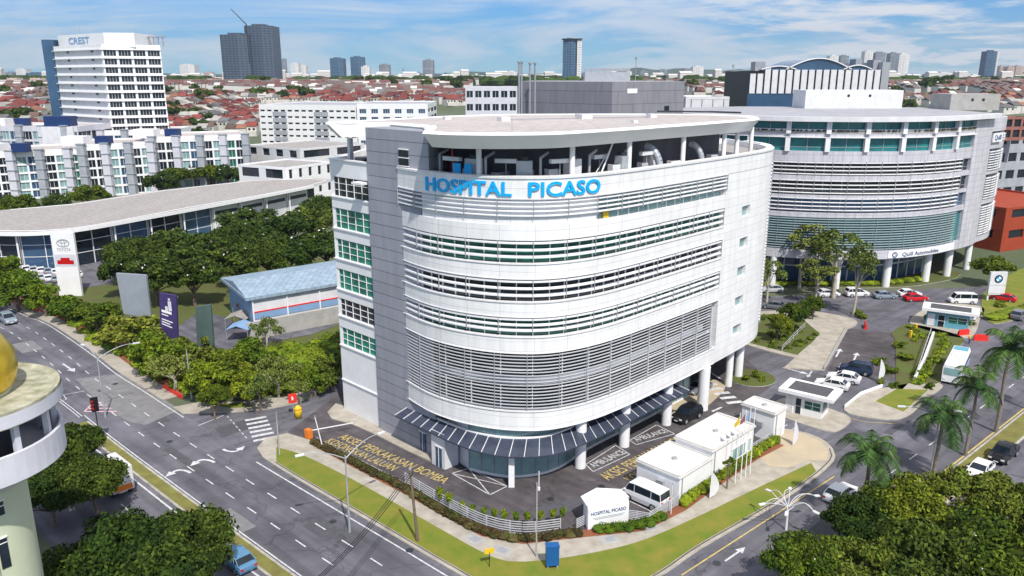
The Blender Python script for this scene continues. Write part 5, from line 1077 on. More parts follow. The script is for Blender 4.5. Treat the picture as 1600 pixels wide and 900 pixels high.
# dealer yard cars
DY = [(40 + i * 11.5, 424 + i * 1.2 + (j * 11), i, j) for j in range(2) for i in range(8 - j)] 
cols = ['white', 'silver', 'white', 'bluegrey', 'white', 'grey', 'silver', 'white', 'navy', 'white', 'silver', 'white', 'bluegrey', 'white', 'silver']
for q, (a, b, i, j) in enumerate(DY): car('car', a, b, 2.3, cols[q], f"{ORD[i]} car{' from the left' if i else ''} in the {['back', 'front'][j]} row of the showroom yard, {cols[q].replace('bluegrey', 'blue-grey')}", 'cars in the showroom yard', .95)
# bus
def bus():
    p0 = Vector(G2(1485, 600)); d = Vector((.58, .81)).normalized(); an = math.atan2(d.y, d.x); r = root('bus', 'white coach-like bus with striped side and blue rear roof on the right road', 'bus', (0, 0, 0))
    L_, h, z1 = 10.2, 1.2, 2.9; mb = MB(); pr_ = [(-h, .4), (-h, 2.5), (-h * .88, z1), (h * .88, z1), (h, 2.5), (h, .4)]
    xs_ = [(-L_ / 2, .97), (-L_ / 2 + .2, 1), (L_ / 2 - .5, 1), (L_ / 2, .93)]; vs = [(x, y * k, z * (1 if k == 1 else .98)) for x, k in xs_ for y, z in pr_]; fs = [tuple(range(6))[::1], tuple(range(18, 24))[::-1]]
    for i in range(3):
        for j in range(6): fs.append((i * 6 + j, i * 6 + (j + 1) % 6, i * 6 + 6 + (j + 1) % 6, i * 6 + 6 + j)[::-1])
    mb.faces(vs, fs); mb.build('body', 'white', r)
    for sg in (-1, 1):
        mb = MB(); mb.box((.2, sg * (h + .004), 2.0), (L_ - 1.4, .05, .85)); w_ = mb.build('side_window', 'glass_dark', r); mb = MB(); mb.box((.2, sg * (h + .006), 1.15), (L_ - .8, .04, .3)); mb.build('stripe', 'sign_blue', r); mb = MB(); mb.box((.2, sg * (h + .006), .85), (L_ - .8, .04, .18)); mb.build('stripe', 'red_plastic', r)
        for x in (-3.0, 3.1): mb = MB(); mb.cyl((x, sg * (h - .3), .48), (x, sg * (h + .03), .48), .48, n=16); mb.build('wheel', 'rubber', r)
    for x, nm in ((-L_ / 2 - .005, 'windscreen'), (L_ / 2 + .0, 'rear_window')): mb = MB(); mb.box((x, 0, 1.95), (.08, 2.0, 1.0)); mb.build(nm, 'glass_pale', r)
    mb = MB(); mb.box((0.5, 0, z1 + .1), (2.2, 1.5, .22)); mb.build('roof_unit', 'white_dull', r); mb = MB(); mb.box((3.7, 0, z1 + .012), (2.0, 1.9, .03)); mb.build('roof_panel', 'teal_paint', r)
    for sg in (-1, 1): mb = MB(); mb.box((-L_ / 2 - .02, sg * .85, .85), (.08, .35, .2)); mb.build('headlight', 'lamp_clear', r)
    c = p0 + d * 4.6; r.location = (c.x, c.y, .01); r.rotation_euler = (0, 0, an)
bus()
# lorry
def lorry():
    r = root('lorry', 'small white box lorry with an orange rear beside the dark trees', 'lorry', (0, 0, 0)); mb = MB(); mb.box((-.8, 0, 2.0), (4.2, 2.1, 2.6)); bx = mb.build('cargo_box', 'white_dull', r); mb = MB(); mb.box((-2.93, 0, 1.1), (.05, 1.7, .6)); mb.build('rear_graphic', 'orange', bx)
    mb = MB(); mb.prism([(1.4, -1), (3.0, -.95), (3.0, .95), (1.4, 1)], .5, 2.2); mb.box((0, 0, .6), (5.4, .8, .2)); mb.build('cab', 'white', r); mb = MB(); mb.box((2.98, 0, 1.7), (.08, 1.7, .7)); mb.build('windscreen', 'glass_dark', r)
    for x in (-2.0, 2.1):
        for sg in (-1, 1): mb = MB(); mb.cyl((x, sg * .7, .42), (x, sg * 1.04, .42), .42, n=14); mb.build('wheel', 'rubber', r)
    c = G2(178, 762); r.location = (*c, .01); r.rotation_euler = (0, 0, aL + math.pi)
lorry()

# ================================================================== BUILDINGS AROUND
def facade(r, p0, p1, z0, z1, floors, bays, wall='white', glass='glass_dark', pier=.5, band=.35, base=0, top=.6, win='window', inset=.35, mull=0, skip=(), fr='white', wallname='front_wall', bm=None):
    """recessed windows behind a grid of piers and bands; outward = right-hand side of p0->p1"""
    p0 = Vector(p0); p1 = Vector(p1); d = (p1 - p0); L_ = d.length; d.normalize(); n = Vector((d.y, -d.x)); ang = math.atan2(d.y, d.x)
    fh = (z1 - z0 - base - top) / floors; bw = L_ / bays; mb = MB(); th = .45
    def bx(m_, s0, s1, a, b, o0, o1, mi=0):
        c = p0 + d * (s0 + s1) / 2 + n * (o0 + o1) / 2; m_.box((c.x, c.y, (a + b) / 2), (s1 - s0, abs(o1 - o0), b - a), ang, mi)
    if base: bx(mb, 0, L_, z0, z0 + base, -th, 0)
    bx(mb, 0, L_, z1 - top, z1, -th, .02)
    for i in range(floors):
        a = z0 + base + i * fh; bx(mb, 0, L_, a, a + fh * band, -th, .01, 1)
    for j in range(bays + 1): 
        s0 = max(0, j * bw - pier / 2); s1 = min(L_, j * bw + pier / 2); bx(mb, s0, s1, z0 + base, z1 - top, -th - .01, -.03 if band > .2 else .03)
    mb.build(wallname, [wall, bm or wall], r)
    for i in range(floors):
        for j in range(bays):
            if (i, j) in skip: continue
            a = z0 + base + i * fh + fh * band; g_ = glass if isinstance(glass, str) else glass[(i * 7 + j * 3) % len(glass)]
            m2 = MB(); bx(m2, j * bw + pier / 2, (j + 1) * bw - pier / 2, a, a + fh * (1 - band), -inset - .05, -inset); w_ = m2.build(win, g_, r)
            if mull:
                m3 = MB()
                for k in range(1, mull + 1): s = j * bw + pier / 2 + (bw - pier) * k / (mull + 1); bx(m3, s - .05, s + .05, a, a + fh * (1 - band), -inset, -inset + .08)
                m3.build('frame', fr, w_)
def blockb(name, label, cat, p0, p1, depth, z0, z1, floors, bays, side_bays=3, wall='white', roof='roof_grey', group=None, parapet_=.5, left=True, right=True, **k):
    p0 = Vector(p0); p1 = Vector(p1); d = (p1 - p0).normalized(); n = Vector((-d.y, d.x)); r = root(name, label, cat, (p0.x, p0.y, z0), group)
    q0 = p0 + n * depth; q1 = p1 + n * depth; i_ = .46; mb = MB()
    mb.prism([tuple(p0 + (d + n) * i_), tuple(p1 + (n - d) * i_), tuple(q1 - (d + n) * .05), tuple(q0 + (d - n) * .05)], z0, z1 - parapet_, 0, 1); mb.build('core', ['interior', roof], r)
    facade(r, p0, p1, z0, z1, floors, bays, wall, **k); k2 = dict(k); k2['wallname'] = 'side_wall'; k2['skip'] = ()
    if side_bays:
        if left: facade(r, q0, p0, z0, z1, floors, side_bays, wall, **k2)
        if right: facade(r, p1, q1, z0, z1, floors, side_bays, wall, **k2)
    mb = MB()
    mb.bar((*q0, (z0 + z1) / 2), (*q1, (z0 + z1) / 2), .3, z1 - z0)
    if not side_bays or not left: mb.bar((*q0, (z0 + z1) / 2), (*p0, (z0 + z1) / 2), .3, z1 - z0)
    if not side_bays or not right: mb.bar((*q1, (z0 + z1) / 2), (*p1, (z0 + z1) / 2), .3, z1 - z0)
    mb.build('rear_wall', wall, r); return r
def YP(px, Y, z=0): p = G(px, 300, Y=Y); v = Vector((0, 0, 0)); return x_at(px, Y, z)
def x_at(px, Y, z):
    d = Y * math.cos(TH) - (z - CH) * math.sin(TH); return (px - 800) / F * d
def zat(px, py, Y): return G(px, py, Y=Y).z

# ---- domed tower bottom left
c = (-36.1, 47.6); r = root('minaret', 'pale green round tower with a golden dome and a mossy balcony roof', 'tower', (*c, 0)); zt = 22.0
mb = MB(); mb.lathe([(3.0, 0), (3.0, 17.6)], c, 40); mb.build('shaft', 'pale_green', r)
mb = MB(); mb.lathe([(.1, zt), (5.55, zt - .02), (5.75, zt + .12), (5.9, zt + .1), (5.95, zt - .95), (5.4, zt - 1.1), (2.5, zt - 1.1)], c, 48, smooth=False)
bal = mb.build('balcony_roof', 'concrete_moss', r); mb = MB(); mb.lathe([(5.97, zt - .05), (5.97, zt - .9)], c, 48); mb.build('fascia', 'pale_lilac', bal)
mb = MB(); mb.lathe([(5.7, 17.3), (5.7, 19.2), (5.55, 19.25), (5.45, 19.2), (5.45, 17.5), (2.9, 17.3)], c, 48, smooth=False); mb.lathe([(2.9, 15.6), (5.7, 17.3)], c, 48); mb.build('balcony_parapet', 'pale_lilac', r)
mb = MB(); mb.lathe([(2.6, 17), (2.6, 22)], c, 24); mb.build('core', 'interior', r)
for k in range(12):
    a = k * math.pi / 6 + .12; mb = MB(); mb.box((c[0] + 5.2 * math.cos(a), c[1] + 5.2 * math.sin(a), 19.6), (.35, .35, 4.0), a); mb.build('balcony_column', 'pale_lilac', r)
mb = MB(); mb.lathe([(2.9, 0), (3.4, .5), (3.65, 1.5), (3.55, 2.6), (2.9, 3.8), (1.9, 4.8), (.5, 5.5), (.12, 6.2), (0, 6.6)], (c[0], c[1], zt), 28, smooth=True); mb.build('dome', 'gold', r)
mb = MB(); mb.lathe([(3.1, -.1), (3.1, .25), (2.8, .3)], (c[0], c[1], zt), 28); mb.build('dome_base', 'pale_green', r)
for k, (a, z0, z1, wd_) in enumerate(((-.55, 14.2, 15.2, .5), (-.62, 10.4, 12.6, .55), (-.62, 6.2, 8.6, .55), (-.62, 2.4, 4.8, .55), (-1.35, 14.2, 15.2, .5), (-1.35, 10.4, 12.6, .55), (-1.35, 6.2, 8.6, .55))):
    x, y = c[0] + 2.98 * math.cos(a), c[1] + 2.98 * math.sin(a); mb = MB(); mb.box((x, y, (z0 + z1) / 2), (.12, wd_, z1 - z0), a); w_ = mb.build('window', 'glass_dark', r); mb = MB(); mb.box((x, y, z1 + .03), (.2, wd_ + .12, .08), a); mb.box((x, y, z1 - .35), (.16, wd_, .06), a); mb.build('frame', 'white', w_)
    if z1 - z0 > 2: 
        mb = MB(); mb.lathe([(3.02, z0 - .6), (3.2, z0 - .55), (3.2, z1 + .3), (3.02, z1 + .35)], c, 10, smooth=False, a0=a - .75, a1=a - .16); mb.build('wall_panel', 'white_dull', r)
P0 = G2(62, 880, 0); r = root('annex_building', 'low pale roofed annex at the foot of the green tower', 'building', (-34, 55, 0)); mb = MB(); mb.prism([(-32.6, 50.2), (-28.2, 52.6), (-31.4, 58.5), (-36, 56)], 0, 3.4, 0, 1); mb.build('wall', ['pale_lilac', 'concrete'], r); mb = MB()
for a, b in (((-32.6, 50.2), (-28.2, 52.6)), ((-28.2, 52.6), (-31.4, 58.5))): mb.bar((*a, 3.5), (*b, 3.5), .25, .25)
mb.build('parapet', 'white_dull', r)

# ---- long curved showroom
r = root('showroom_building', 'long low showroom with a rounded beige roof behind the dark trees', 'building', (-100, 200, 0))
ro = smooth([(-136, 186), (-128, 175.5), (-119, 171), (-109, 169.6), (-102, 171), (-96.5, 176), (-87.4, 193.5), (-73.5, 222), (-62.3, 247)], 2) + [(-60, 262), (-66, 266), (-84.4, 262), (-105.6, 237), (-119, 210), (-131, 200)]
mb = MB(); mb.prism(ro, 8.4, 9.0, 0, 1); rf = mb.build('roof', ['white', 'roof_beige'], r)
cc = Vector((-98, 210)); mb = MB(); ins = [tuple(Vector(p) + (Vector((min(max(p[0], -118), -72), 0)).xx * 0 if False else (cc - Vector(p)).normalized() * 2.2)) for p in ro]
for a, b in zip(ins, ins[1:]): mb.bar((*a, 9.04), (*b, 9.04), .25, .12)
mb.build('roof_ridge', 'white', rf); mb = MB()
for a, b in zip(ro, ro[1:15]): pass
mb = MB(); mb.strip(ro[:-6], 8.3, 9.1, .12, .3); mb.build('roof_edge', 'white', rf)
wl_ = offs(smooth([(-136, 186), (-128, 175.5), (-119, 171), (-109, 169.6), (-102, 171), (-96.5, 176), (-87.4, 193.5), (-73.5, 222), (-62.3, 247)], 2), -2.6)
mb = MB(); mb.prism(offs(wl_, -.6) + [(-66, 262), (-84, 259), (-104, 236), (-120, 206), (-130, 196)], 0, 8.35); mb.build('core', 'interior', r)
Lw = arclen(wl_)[-1]
for k in range(12):
    s0, s1 = Lw * k / 12 + .15, Lw * (k + 1) / 12 - .15; cur = sub(wl_, s0, s1); mb = MB(); white = k in (8, 9, 10, 11)
    if white:
        mb.strip(cur, 0, 8.35, .1, .4); mb.build('wall', 'white_dull', r); mb = MB(); mb.strip(sub(cur, .6, s1 - s0 - .6), 5.6, 6.6, .16, .1); mb.build('window', 'glass_dark', r)
    else:
        mb.strip(cur, .2, 8.3, -.1, .1); w_ = mb.build('window', 'glass_blue' if k % 2 else 'glass_dark', r); mb = MB()
        for z in (2.9, 5.6): mb.strip(cur, z, z + .12, -.02, .14)
        for s in (0, (s1 - s0) / 2, s1 - s0 - .1): p, d_ = at_s(cur, s); mb.box((p[0], p[1], 4.2), (.14, .2, 8.2), math.atan2(d_[1], d_[0]))
        mb.build('frame', 'white', w_)
    p, d_ = at_s(wl_, Lw * k / 12); mb = MB(); mb.cyl((p[0] + d_[1] * 1.2, p[1] - d_[0] * 1.2, 0), (p[0] + d_[1] * 1.2, p[1] - d_[0] * 1.2, 8.4), .22, n=10); mb.build('column', 'white', r)
# ---- pylon with car maker sign
r = root('pylon_sign', 'tall white pylon with an oval emblem above a car picture', 'sign', (*G2(105, 462), 0)); Yp = G2(105, 462)[1]; x0 = x_at(80, Yp, 12); x1 = x_at(116, Yp, 12); z1 = zat(95, 363, Yp); mx_ = (x0 + x1) / 2; W = x1 - x0
mb = MB(); mb.box((mx_, Yp, z1 / 2), (W, .6, z1)); mb.build('panel', 'white', r); mb = MB(); zb = z1 - 2.6
mb.lathe([(1.0, 0), (1.1, 0)], (0, 0, 0), 4) if False else None
def ring(mb, cx_, cy_, cz_, a, b, t, m=0, n=28):
    for k in range(n):
        t0, t1 = 2 * math.pi * k / n, 2 * math.pi * (k + 1) / n; mb.face([(cx_ + (a) * math.cos(t0), cy_, cz_ + b * math.sin(t0)), (cx_ + a * math.cos(t1), cy_, cz_ + b * math.sin(t1)), (cx_ + (a - t) * math.cos(t1), cy_, cz_ + (b - t) * math.sin(t1)), (cx_ + (a - t) * math.cos(t0), cy_, cz_ + (b - t) * math.sin(t0))][::-1], m)
ring(mb, mx_, Yp - .33, zb + .5, W * .28, W * .18, .17); ring(mb, mx_, Yp - .335, zb + .5, W * .09, W * .17, .13); ring(mb, mx_, Yp - .34, zb + .5 + W * .07, W * .2, W * .075, .12); mb.build('emblem', 'grey', r)
mb = MB(); wall_text(mb, 'TOYOTA', (mx_ - W * .3, Yp - .32), (1, 0), zb - 1.05, .85, .01, .01, fit=W * .6); mb.build('lettering', 'grey', r)
mb = MB(); mb.box((mx_, Yp - .32, zb - 2.9), (W * .92, .04, 2.4)); pc = mb.build('poster', 'pale_lilac', r); mb = MB(); mb.prism([(mx_ - W * .36, Yp - .36), (mx_ + W * .36, Yp - .36), (mx_ + W * .36, Yp - .34), (mx_ - W * .36, Yp - .34)], zb - 3.7, zb - 2.9); mb.prism([(mx_ - W * .2, Yp - .36), (mx_ + W * .2, Yp - .36), (mx_ + W * .2, Yp - .34), (mx_ - W * .2, Yp - .34)], zb - 2.9, zb - 2.4); mb.build('car_picture', 'lamp_red', pc)
# ---- billboards among the trees
def board(label, q, Y, m, cat='billboard', txt=None, thick=.5):
    """q = four picture corners (tl,tr,br,bl) on an upright board standing at distance Y"""
    P = [G(a, b, Y=Y) for a, b in q]; c = sum(P, Vector()) / 4; r = root('billboard', label, cat, (c.x, Y, 0)); mb = MB(); n = Vector((0, thick, 0)); B = [p + n for p in P]
    mb.face([P[3], P[2], P[1], P[0]]); mb.face([B[0], B[1], B[2], B[3]])
    for i in range(4): j = (i + 1) % 4; mb.face([P[i], P[j], B[j], B[i]])
    pn = mb.build('panel', m, r)
    for x in (P[3].lerp(P[2], .25), P[3].lerp(P[2], .75)): mb = MB(); mb.cyl((x.x, Y + .3, 0), (x.x, Y + .3, x.z + .5), .22); mb.build('post', 'steel_grey', r)
    mb = MB(); mb.bar((P[0].x, Y + thick + .1, P[0].z - .4), (P[1].x, Y + thick + .1, P[1].z - .4), .12, .2); mb.bar((P[3].x, Y + thick + .1, P[3].z + .4), (P[2].x, Y + thick + .1, P[2].z + .4), .12, .2); mb.build('frame', 'steel_grey', r)
    return r, pn, P
mat('board_grey', (.26, .29, .33), .6, .15, .3); mat('board_green', (.07, .11, .10), .6, .2, .3); mat('board_purple', (.045, .03, .12), .6, .2, .4)
board('grey back of a big billboard rising above the trees', [(181, 427), (228, 430), (236, 498), (193, 490)], 121, 'board_grey')
_, pn, P = board('tall purple advertising banner with white lettering', [(249, 458), (275, 462), (278, 534), (250, 520)], 118, 'board_purple')
mb = MB(); 
for k, (t, wd_) in enumerate(((.42, .7), (.5, .5), (.62, .75), (.68, .6), (.74, .7))): 
    a = P[0].lerp(P[3], t); b = P[1].lerp(P[2], t); mb.bar(a.lerp(b, .12) + Vector((0, -.03, 0)), a.lerp(b, wd_) + Vector((0, -.03, 0)), .03, .16 if k else .4)
mb.build('lettering', 'white', pn); mb = MB(); a = P[0].lerp(P[1], .55); mb.box((a.x, 117.95, a.z - 1.9), (.5, .04, 1.6)); mb.box((a.x, 117.93, a.z - .8), (.3, .05, .35)); mb.box((a.x - .55, 117.95, a.z - 2.3), (.4, .04, .8)); mb.build('picture', 'pale_lilac', pn)
board('dark green back of a billboard with a rounded top', [(305, 480), (329, 476), (335, 556), (309, 560)], 112, 'board_green')
# ---- blue shed
r = root('warehouse_building', 'pale blue roofed shed with a blue and red striped wall', 'building', (-40, 140, 0)); a, b, c_, e = Vector((-44.2, 126.0)), Vector((-14, 149.2)), Vector((-24, 163)), Vector((-53.2, 139.6))
mat('roof_blue', (.34, .44, .54), .5, .12, .2)
def lerp2(p, q, t): return tuple(Vector(p).lerp(Vector(q), t))
mb = MB(); m1, m2 = (a + e) / 2, (b + c_) / 2; mb.face([(*a, 6.4), (*b, 6.4), (*m2, 7.6), (*m1, 7.6)]); mb.face([(*m1, 7.6), (*m2, 7.6), (*c_, 6.4), (*e, 6.4)]); mb.face([(*a, 6.4), (*m1, 7.6), (*e, 6.4)][::-1]); mb.face([(*b, 6.4), (*c_, 6.4), (*m2, 7.6)]); 
for p, q in ((a, b), (b, c_), (c_, e), (e, a)): mb.bar((*p, 6.2), (*q, 6.2), .25, .5)
mb.build('roof', 'shed_roof', r); ctr = (a + c_) / 2; W4 = [p + (ctr - p).normalized() * 1.2 for p in (a, b, c_, e)]
mb = MB(); mb.prism([tuple(p) for p in W4], 0, 6.1); mb.build('wall', 'white_dull', r); d_ = (W4[1] - W4[0]).normalized(); n_ = Vector((d_.y, -d_.x)) * .05
mb = MB(); mb.bar((*(W4[0] + n_), 2.9), (*(W4[1] + n_), 2.9), .08, 1.1); mb.build('stripe', 'wall_blue', r); mb = MB(); mb.bar((*(W4[0] + n_), 3.6), (*(W4[1] + n_), 3.6), .1, .22); mb.build('stripe', 'red_plastic', r)
for k in range(7): p = W4[0].lerp(W4[1], k / 6) + n_ * 2; mb = MB(); mb.box((p.x, p.y, 3.1), (.22, .22, 6.1), .6); mb.build('column', 'white', r)
d2 = (W4[3] - W4[0]).normalized(); n2 = Vector((-d2.y, d2.x)) * .06; mb = MB(); mb.bar((*(W4[0] + n2), 3.2), (*(W4[3] + n2), 3.2), .08, 5.6); mb.build('end_wall', 'wall_blue', r)
for t in (.25, .6): p = W4[0].lerp(W4[3], t) + n2 * 1.6; mb = MB(); mb.box((p.x, p.y, 1.6), (.12, 1.8, 3.0), math.atan2(d2.y, d2.x) + math.pi / 2); mb.build('door', 'grey', r)
mb = MB(); mb.bar((-43.5, 123.0, 1.5), (-20, 141.0, 1.5), .25, 3.0); tag(mb.build('boundary_wall', 'concrete'), 'plain beige wall in front of the striped shed', 'wall')
# awnings near it
for i, (px, py, m_, l_) in enumerate(((375, 508, 'wall_blue', 'blue awning in the yard left of the striped shed'), (372, 492, 'roof_beige', 'cream awning in the yard left of the striped shed'), (374, 476, 'red_plastic', 'small red awning against the blue end wall'))):
    g_ = G(px, py, 2.6); s = 1.9 if i < 2 else 1.0; r = root('awning', l_, 'awning', (g_.x, g_.y, 0)); mb = MB(); x, y = g_.x, g_.y
    for sx in (-1, 1): mb.face([(x, y - s, 3.0), (x, y + s, 3.0), (x + sx * s, y + s, 2.3), (x + sx * s, y - s, 2.3)][::sx])
    mb.build('canopy', m_, r)
    for ax_, ay in ((-.9, -.9), (.9, -.9), (.9, .9), (-.9, .9)): mb = MB(); mb.cyl((x + ax_ * s, y + ay * s, 0), (x + ax_ * s, y + ay * s, 2.4), .05, n=6); mb.build('pole', 'steel_grey', r)
# red plastic edging by the road
mb = MB(); pr_ = [G2(a, b) for a, b in ((0, 469), (20, 473), (40, 478), (60, 488))]
for a_, b_ in zip(pr_, pr_[1:]): mb.bar((*a_, .5), (*b_, .5), .15, 1.0)
tag(mb.build('safety_netting', 'red_plastic'), 'long red netting along the road at the left edge', 'netting'); mb = MB(); pr_ = [G2(a, b) for a, b in ((255, 607), (272, 617), (285, 624))]
for a_, b_ in zip(pr_, pr_[1:]): mb.bar((*a_, .35), (*b_, .35), .12, .6)
tag(mb.build('safety_netting', 'red_plastic'), 'short red netting at the foot of the roadside belt', 'netting')

# ---- curved office on the right
Q = root('curved_office_building', 'wide curved office with green glass storeys and louvred bands on round columns', 'building', (80, 170, 0))
Cq = smooth([(34, 177), (40, 168), (46, 161.5), (54, 156.5), (63, 154.2), (72, 154.0), (80, 155.6), (88, 159.4), (95, 164.3)], 1.2); Cq2 = smooth([(95, 164.3), (99, 167.4), (102.5, 171.0)], 1); Cq3 = smooth([(102.5, 171.0), (108, 176), (112, 183), (113, 196)], 1.2)
full = Cq + Cq2[1:] + Cq3[1:]; Lq = arclen(Cq)[-1]
mb = MB(); mb.prism(offs(full, -1.2) + [(104, 210), (60, 215), (30, 205)], 6.4, 33.5, 0, 1); mb.build('floors', ['interior', 'roof_grey'], Q)
def qb(z0, z1, o=0, th=.8, cur=Cq, m='panel_lilac', name='spandrel_band'): mb = MB(); mb.strip(cur, z0, z1, o, th); return mb.build(name, m, Q)
for a, b in ((30.7, 31.4), (25.8, 28.0), (22.3, 23.3), (18.8, 19.5), (15.0, 16.0), (6.6, 8.4)): qb(a, b)
qb(30.6, 30.75, .5, .8, m='white', name='ledge'); qb(31.9, 32.2, .1, .5, m='white', name='ledge')
mb = MB(); mb.strip(Cq + Cq2[1:], 33.7, 34.6, 1.5, 1.3); mb.build('roof_edge', 'white_dull', Q); mb = MB(); mb.prism(offs(Cq + Cq2[1:], .9) + [(104, 205), (60, 212), (34, 200)], 34.0, 34.5); mb.build('roof', 'roof_grey', Q)
def qw(z0, z1, gm, o=-.6, st=3.2, cur=Cq, pier=0, pm='white'):
    L_ = arclen(cur)[-1]; n = int(L_ / (7.0 if pier else 14))
    for k in range(n):
        seg = sub(cur, L_ * k / n, L_ * (k + 1) / n); mb = MB(); mb.strip(seg, z0, z1, o, .1); w_ = mb.build('window', gm, Q); mb = MB(); l2 = arclen(seg)[-1]; nn = int(l2 / st)
        for j in range(nn + 1): p, d = at_s(seg, l2 * j / nn); mb.box((p[0] - d[1] * -(o + .05) * -1 if False else p[0] + d[1] * (o + .05), p[1] - d[0] * (o + .05), (z0 + z1) / 2), (.1, .16, z1 - z0), math.atan2(d[1], d[0]))
        mb.strip(seg, z0 + .7, z0 + .78, o + .07, .1); mb.build('frame', 'steel_grey', w_)
        if pier: p, d = at_s(cur, L_ * k / n); mb = MB(); mb.box((p[0], p[1], (z0 + z1) / 2), (.9, .9, z1 - z0 + .1), math.atan2(d[1], d[0])); mb.build('pier', pm, Q)
qw(28.0, 30.7, 'glass_teal', pier=1); qw(31.4, 33.6, 'glass_teal', pier=1); qw(23.3, 25.8, 'glass_dark'); qw(19.5, 22.3, 'glass_dark'); qw(16.0, 18.8, 'glass_blue'); qw(8.4, 15.0, 'glass_teal')
mb = MB(); mb.strip(Cq, 31.42, 31.85, .05, .25); mb.build('window_box', 'concrete', Q); random.seed(4); mb = MB()
for k in range(220):
    p, d = at_s(Cq, random.uniform(0, Lq)); t = .1; ico(mb, Vector((p[0] + d[1] * t, p[1] - d[0] * t, 31.95)), .22, k)
mb.build('planting', 'tower_pink' if random.random() < 0 else 'hedge_leaf', Q)
def ql(zs_, h=.12, d=.4, o=.1, m='louvre_white', cur=Cq): louvres(cur, zs_, h, d, o, step=3.2, name='louvre_row', m=m, par=Q)
for z0, z1 in ((23.5, 25.7), (19.8, 22.2), (16.4, 18.7)): ql([z0 + i * (z1 - z0) / 3 for i in range(4)], cur=sub(Cq, 0, Lq - 3.5))
ql([8.6 + i * .5 for i in range(13)], .1, .3, m='louvre_green', cur=sub(Cq, 0, Lq - 3))
mb = MB(); mb.strip(Cq2, 6.6, 33.4, .1, 1.2); mb.build('end_wall', 'panel_lilac', Q)
for a, b in ((30.7, 33.5), (27, 28.5), (21.5, 22.3), (15, 16), (6.6, 8)): qb(a, b, cur=Cq3)
qw(8, 30.7, 'glass_blue', cur=Cq3, o=-.7)
for z0, z1 in ((28.6, 30.6), (22.4, 26.8), (16.2, 21.2), (8.2, 14.8)): ql([z0 + i * .55 for i in range(int((z1 - z0) / .55))], .12, .4, .2, cur=Cq3)
for x, y, r_ in ((53.7, 157.4), (66.5, 156.2), (77.2, 157.4), (87.6, 161.6), (95.3, 167.0), (102, 173), (44, 166.5)) and [(53.7, 157.4, .7), (66.5, 156.4, .7), (77.2, 157.4, .8), (87.6, 161.8, .8), (94.6, 166.4, .8), (102.6, 173, .7), (44, 166.5, .7)]:
    mb = MB(); mb.cyl((x, y, 0), (x, y, 6.7), r_, n=16); mb.build('column', 'white', Q)
gcur = offs(Cq, -7); mb = MB(); mb.strip(gcur, .2, 6.5, 0, .1); w_ = mb.build('ground_floor_glass', 'glass_blue', Q); mb = MB(); Lg = arclen(gcur)[-1]
for k in range(20): p, d = at_s(gcur, Lg * k / 19); mb.box((p[0], p[1], 3.3), (.25, .3, 6.4), 0)
mb.strip(gcur, 3.4, 3.7, .1, .2); mb.build('frame', 'white_dull', w_)
mb = MB(); sq = next(s for p, s in zip(Cq, arclen(Cq)) if p[0] > 76); p, d = at_s(Cq, sq + .5); mb.strip(sub(Cq, sq - .6, Lq - 2), 6.75, 8.2, .12, .2); sb_ = mb.build('sign_board', 'white', Q)
vs_, fs_ = text_mesh('Quill Automobiles', 1.1, .03, .0); x1 = max(v[0] for v in vs_); o = []
for v in vs_: p, d = at_s(Cq, sq + 2.6 + v[0] / x1 * 10.5); o.append((p[0] + d[1] * (.17 + v[2]), p[1] - d[0] * (.17 + v[2]), 7.05 + v[1]))
mb = MB(); mb.faces(o, fs_); mb.build('lettering', 'letter_grey', sb_); p, d = at_s(Cq, sq + .8); mb = MB(); ring(mb, p[0] + .1, p[1] - .25, 7.45, .55, .55, .18); mb.build('roundel', 'sign_navy', sb_)
p, d = at_s(Cq3, 2.5); r_ = Vector((d[0], d[1])); mb = MB(); mb.box((p[0] + d[1] * .4, p[1] - d[0] * .4, 29.4), (5, .2, 1.9), math.atan2(d[1], d[0])); sb2 = mb.build('sign_board', 'white', Q); mb = MB(); wall_text(mb, 'Quill', (p[0] + d[1] * .52 - d[0] * 1.9, p[1] - d[0] * .52 - d[1] * 1.9), d, 28.9, 1.5, .02, .02, fit=3.6); mb.build('lettering', 'sign_navy', sb2)
# roof-top boxes of the curved office
for nm, a, b, yt, yb, Y, m_, l_ in (('roof_house', 1258, 1410, 141, 164, 198, 'white_dull', None), ('roof_house', 1485, 1562, 147, 172, 190, 'concrete', None)):
    x0, x1 = x_at(a, Y, 36), x_at(b, Y, 36); mb = MB(); mb.prism([(x0, Y), (x1, Y), (x1 + 1, Y + 9), (x0, Y + 9)], 34.4, zat(a, yt, Y)); h_ = mb.build(nm, m_, Q); mb = MB()
    for t in (.44, .66): mb.cyl((x0 + (x1 - x0) * t, Y - .05, zat(a, yt, Y) - 1.3), (x0 + (x1 - x0) * t, Y + .05, zat(a, yt, Y) - 1.3), .35, n=10)
    mb.build('vent', 'dark_metal', h_)
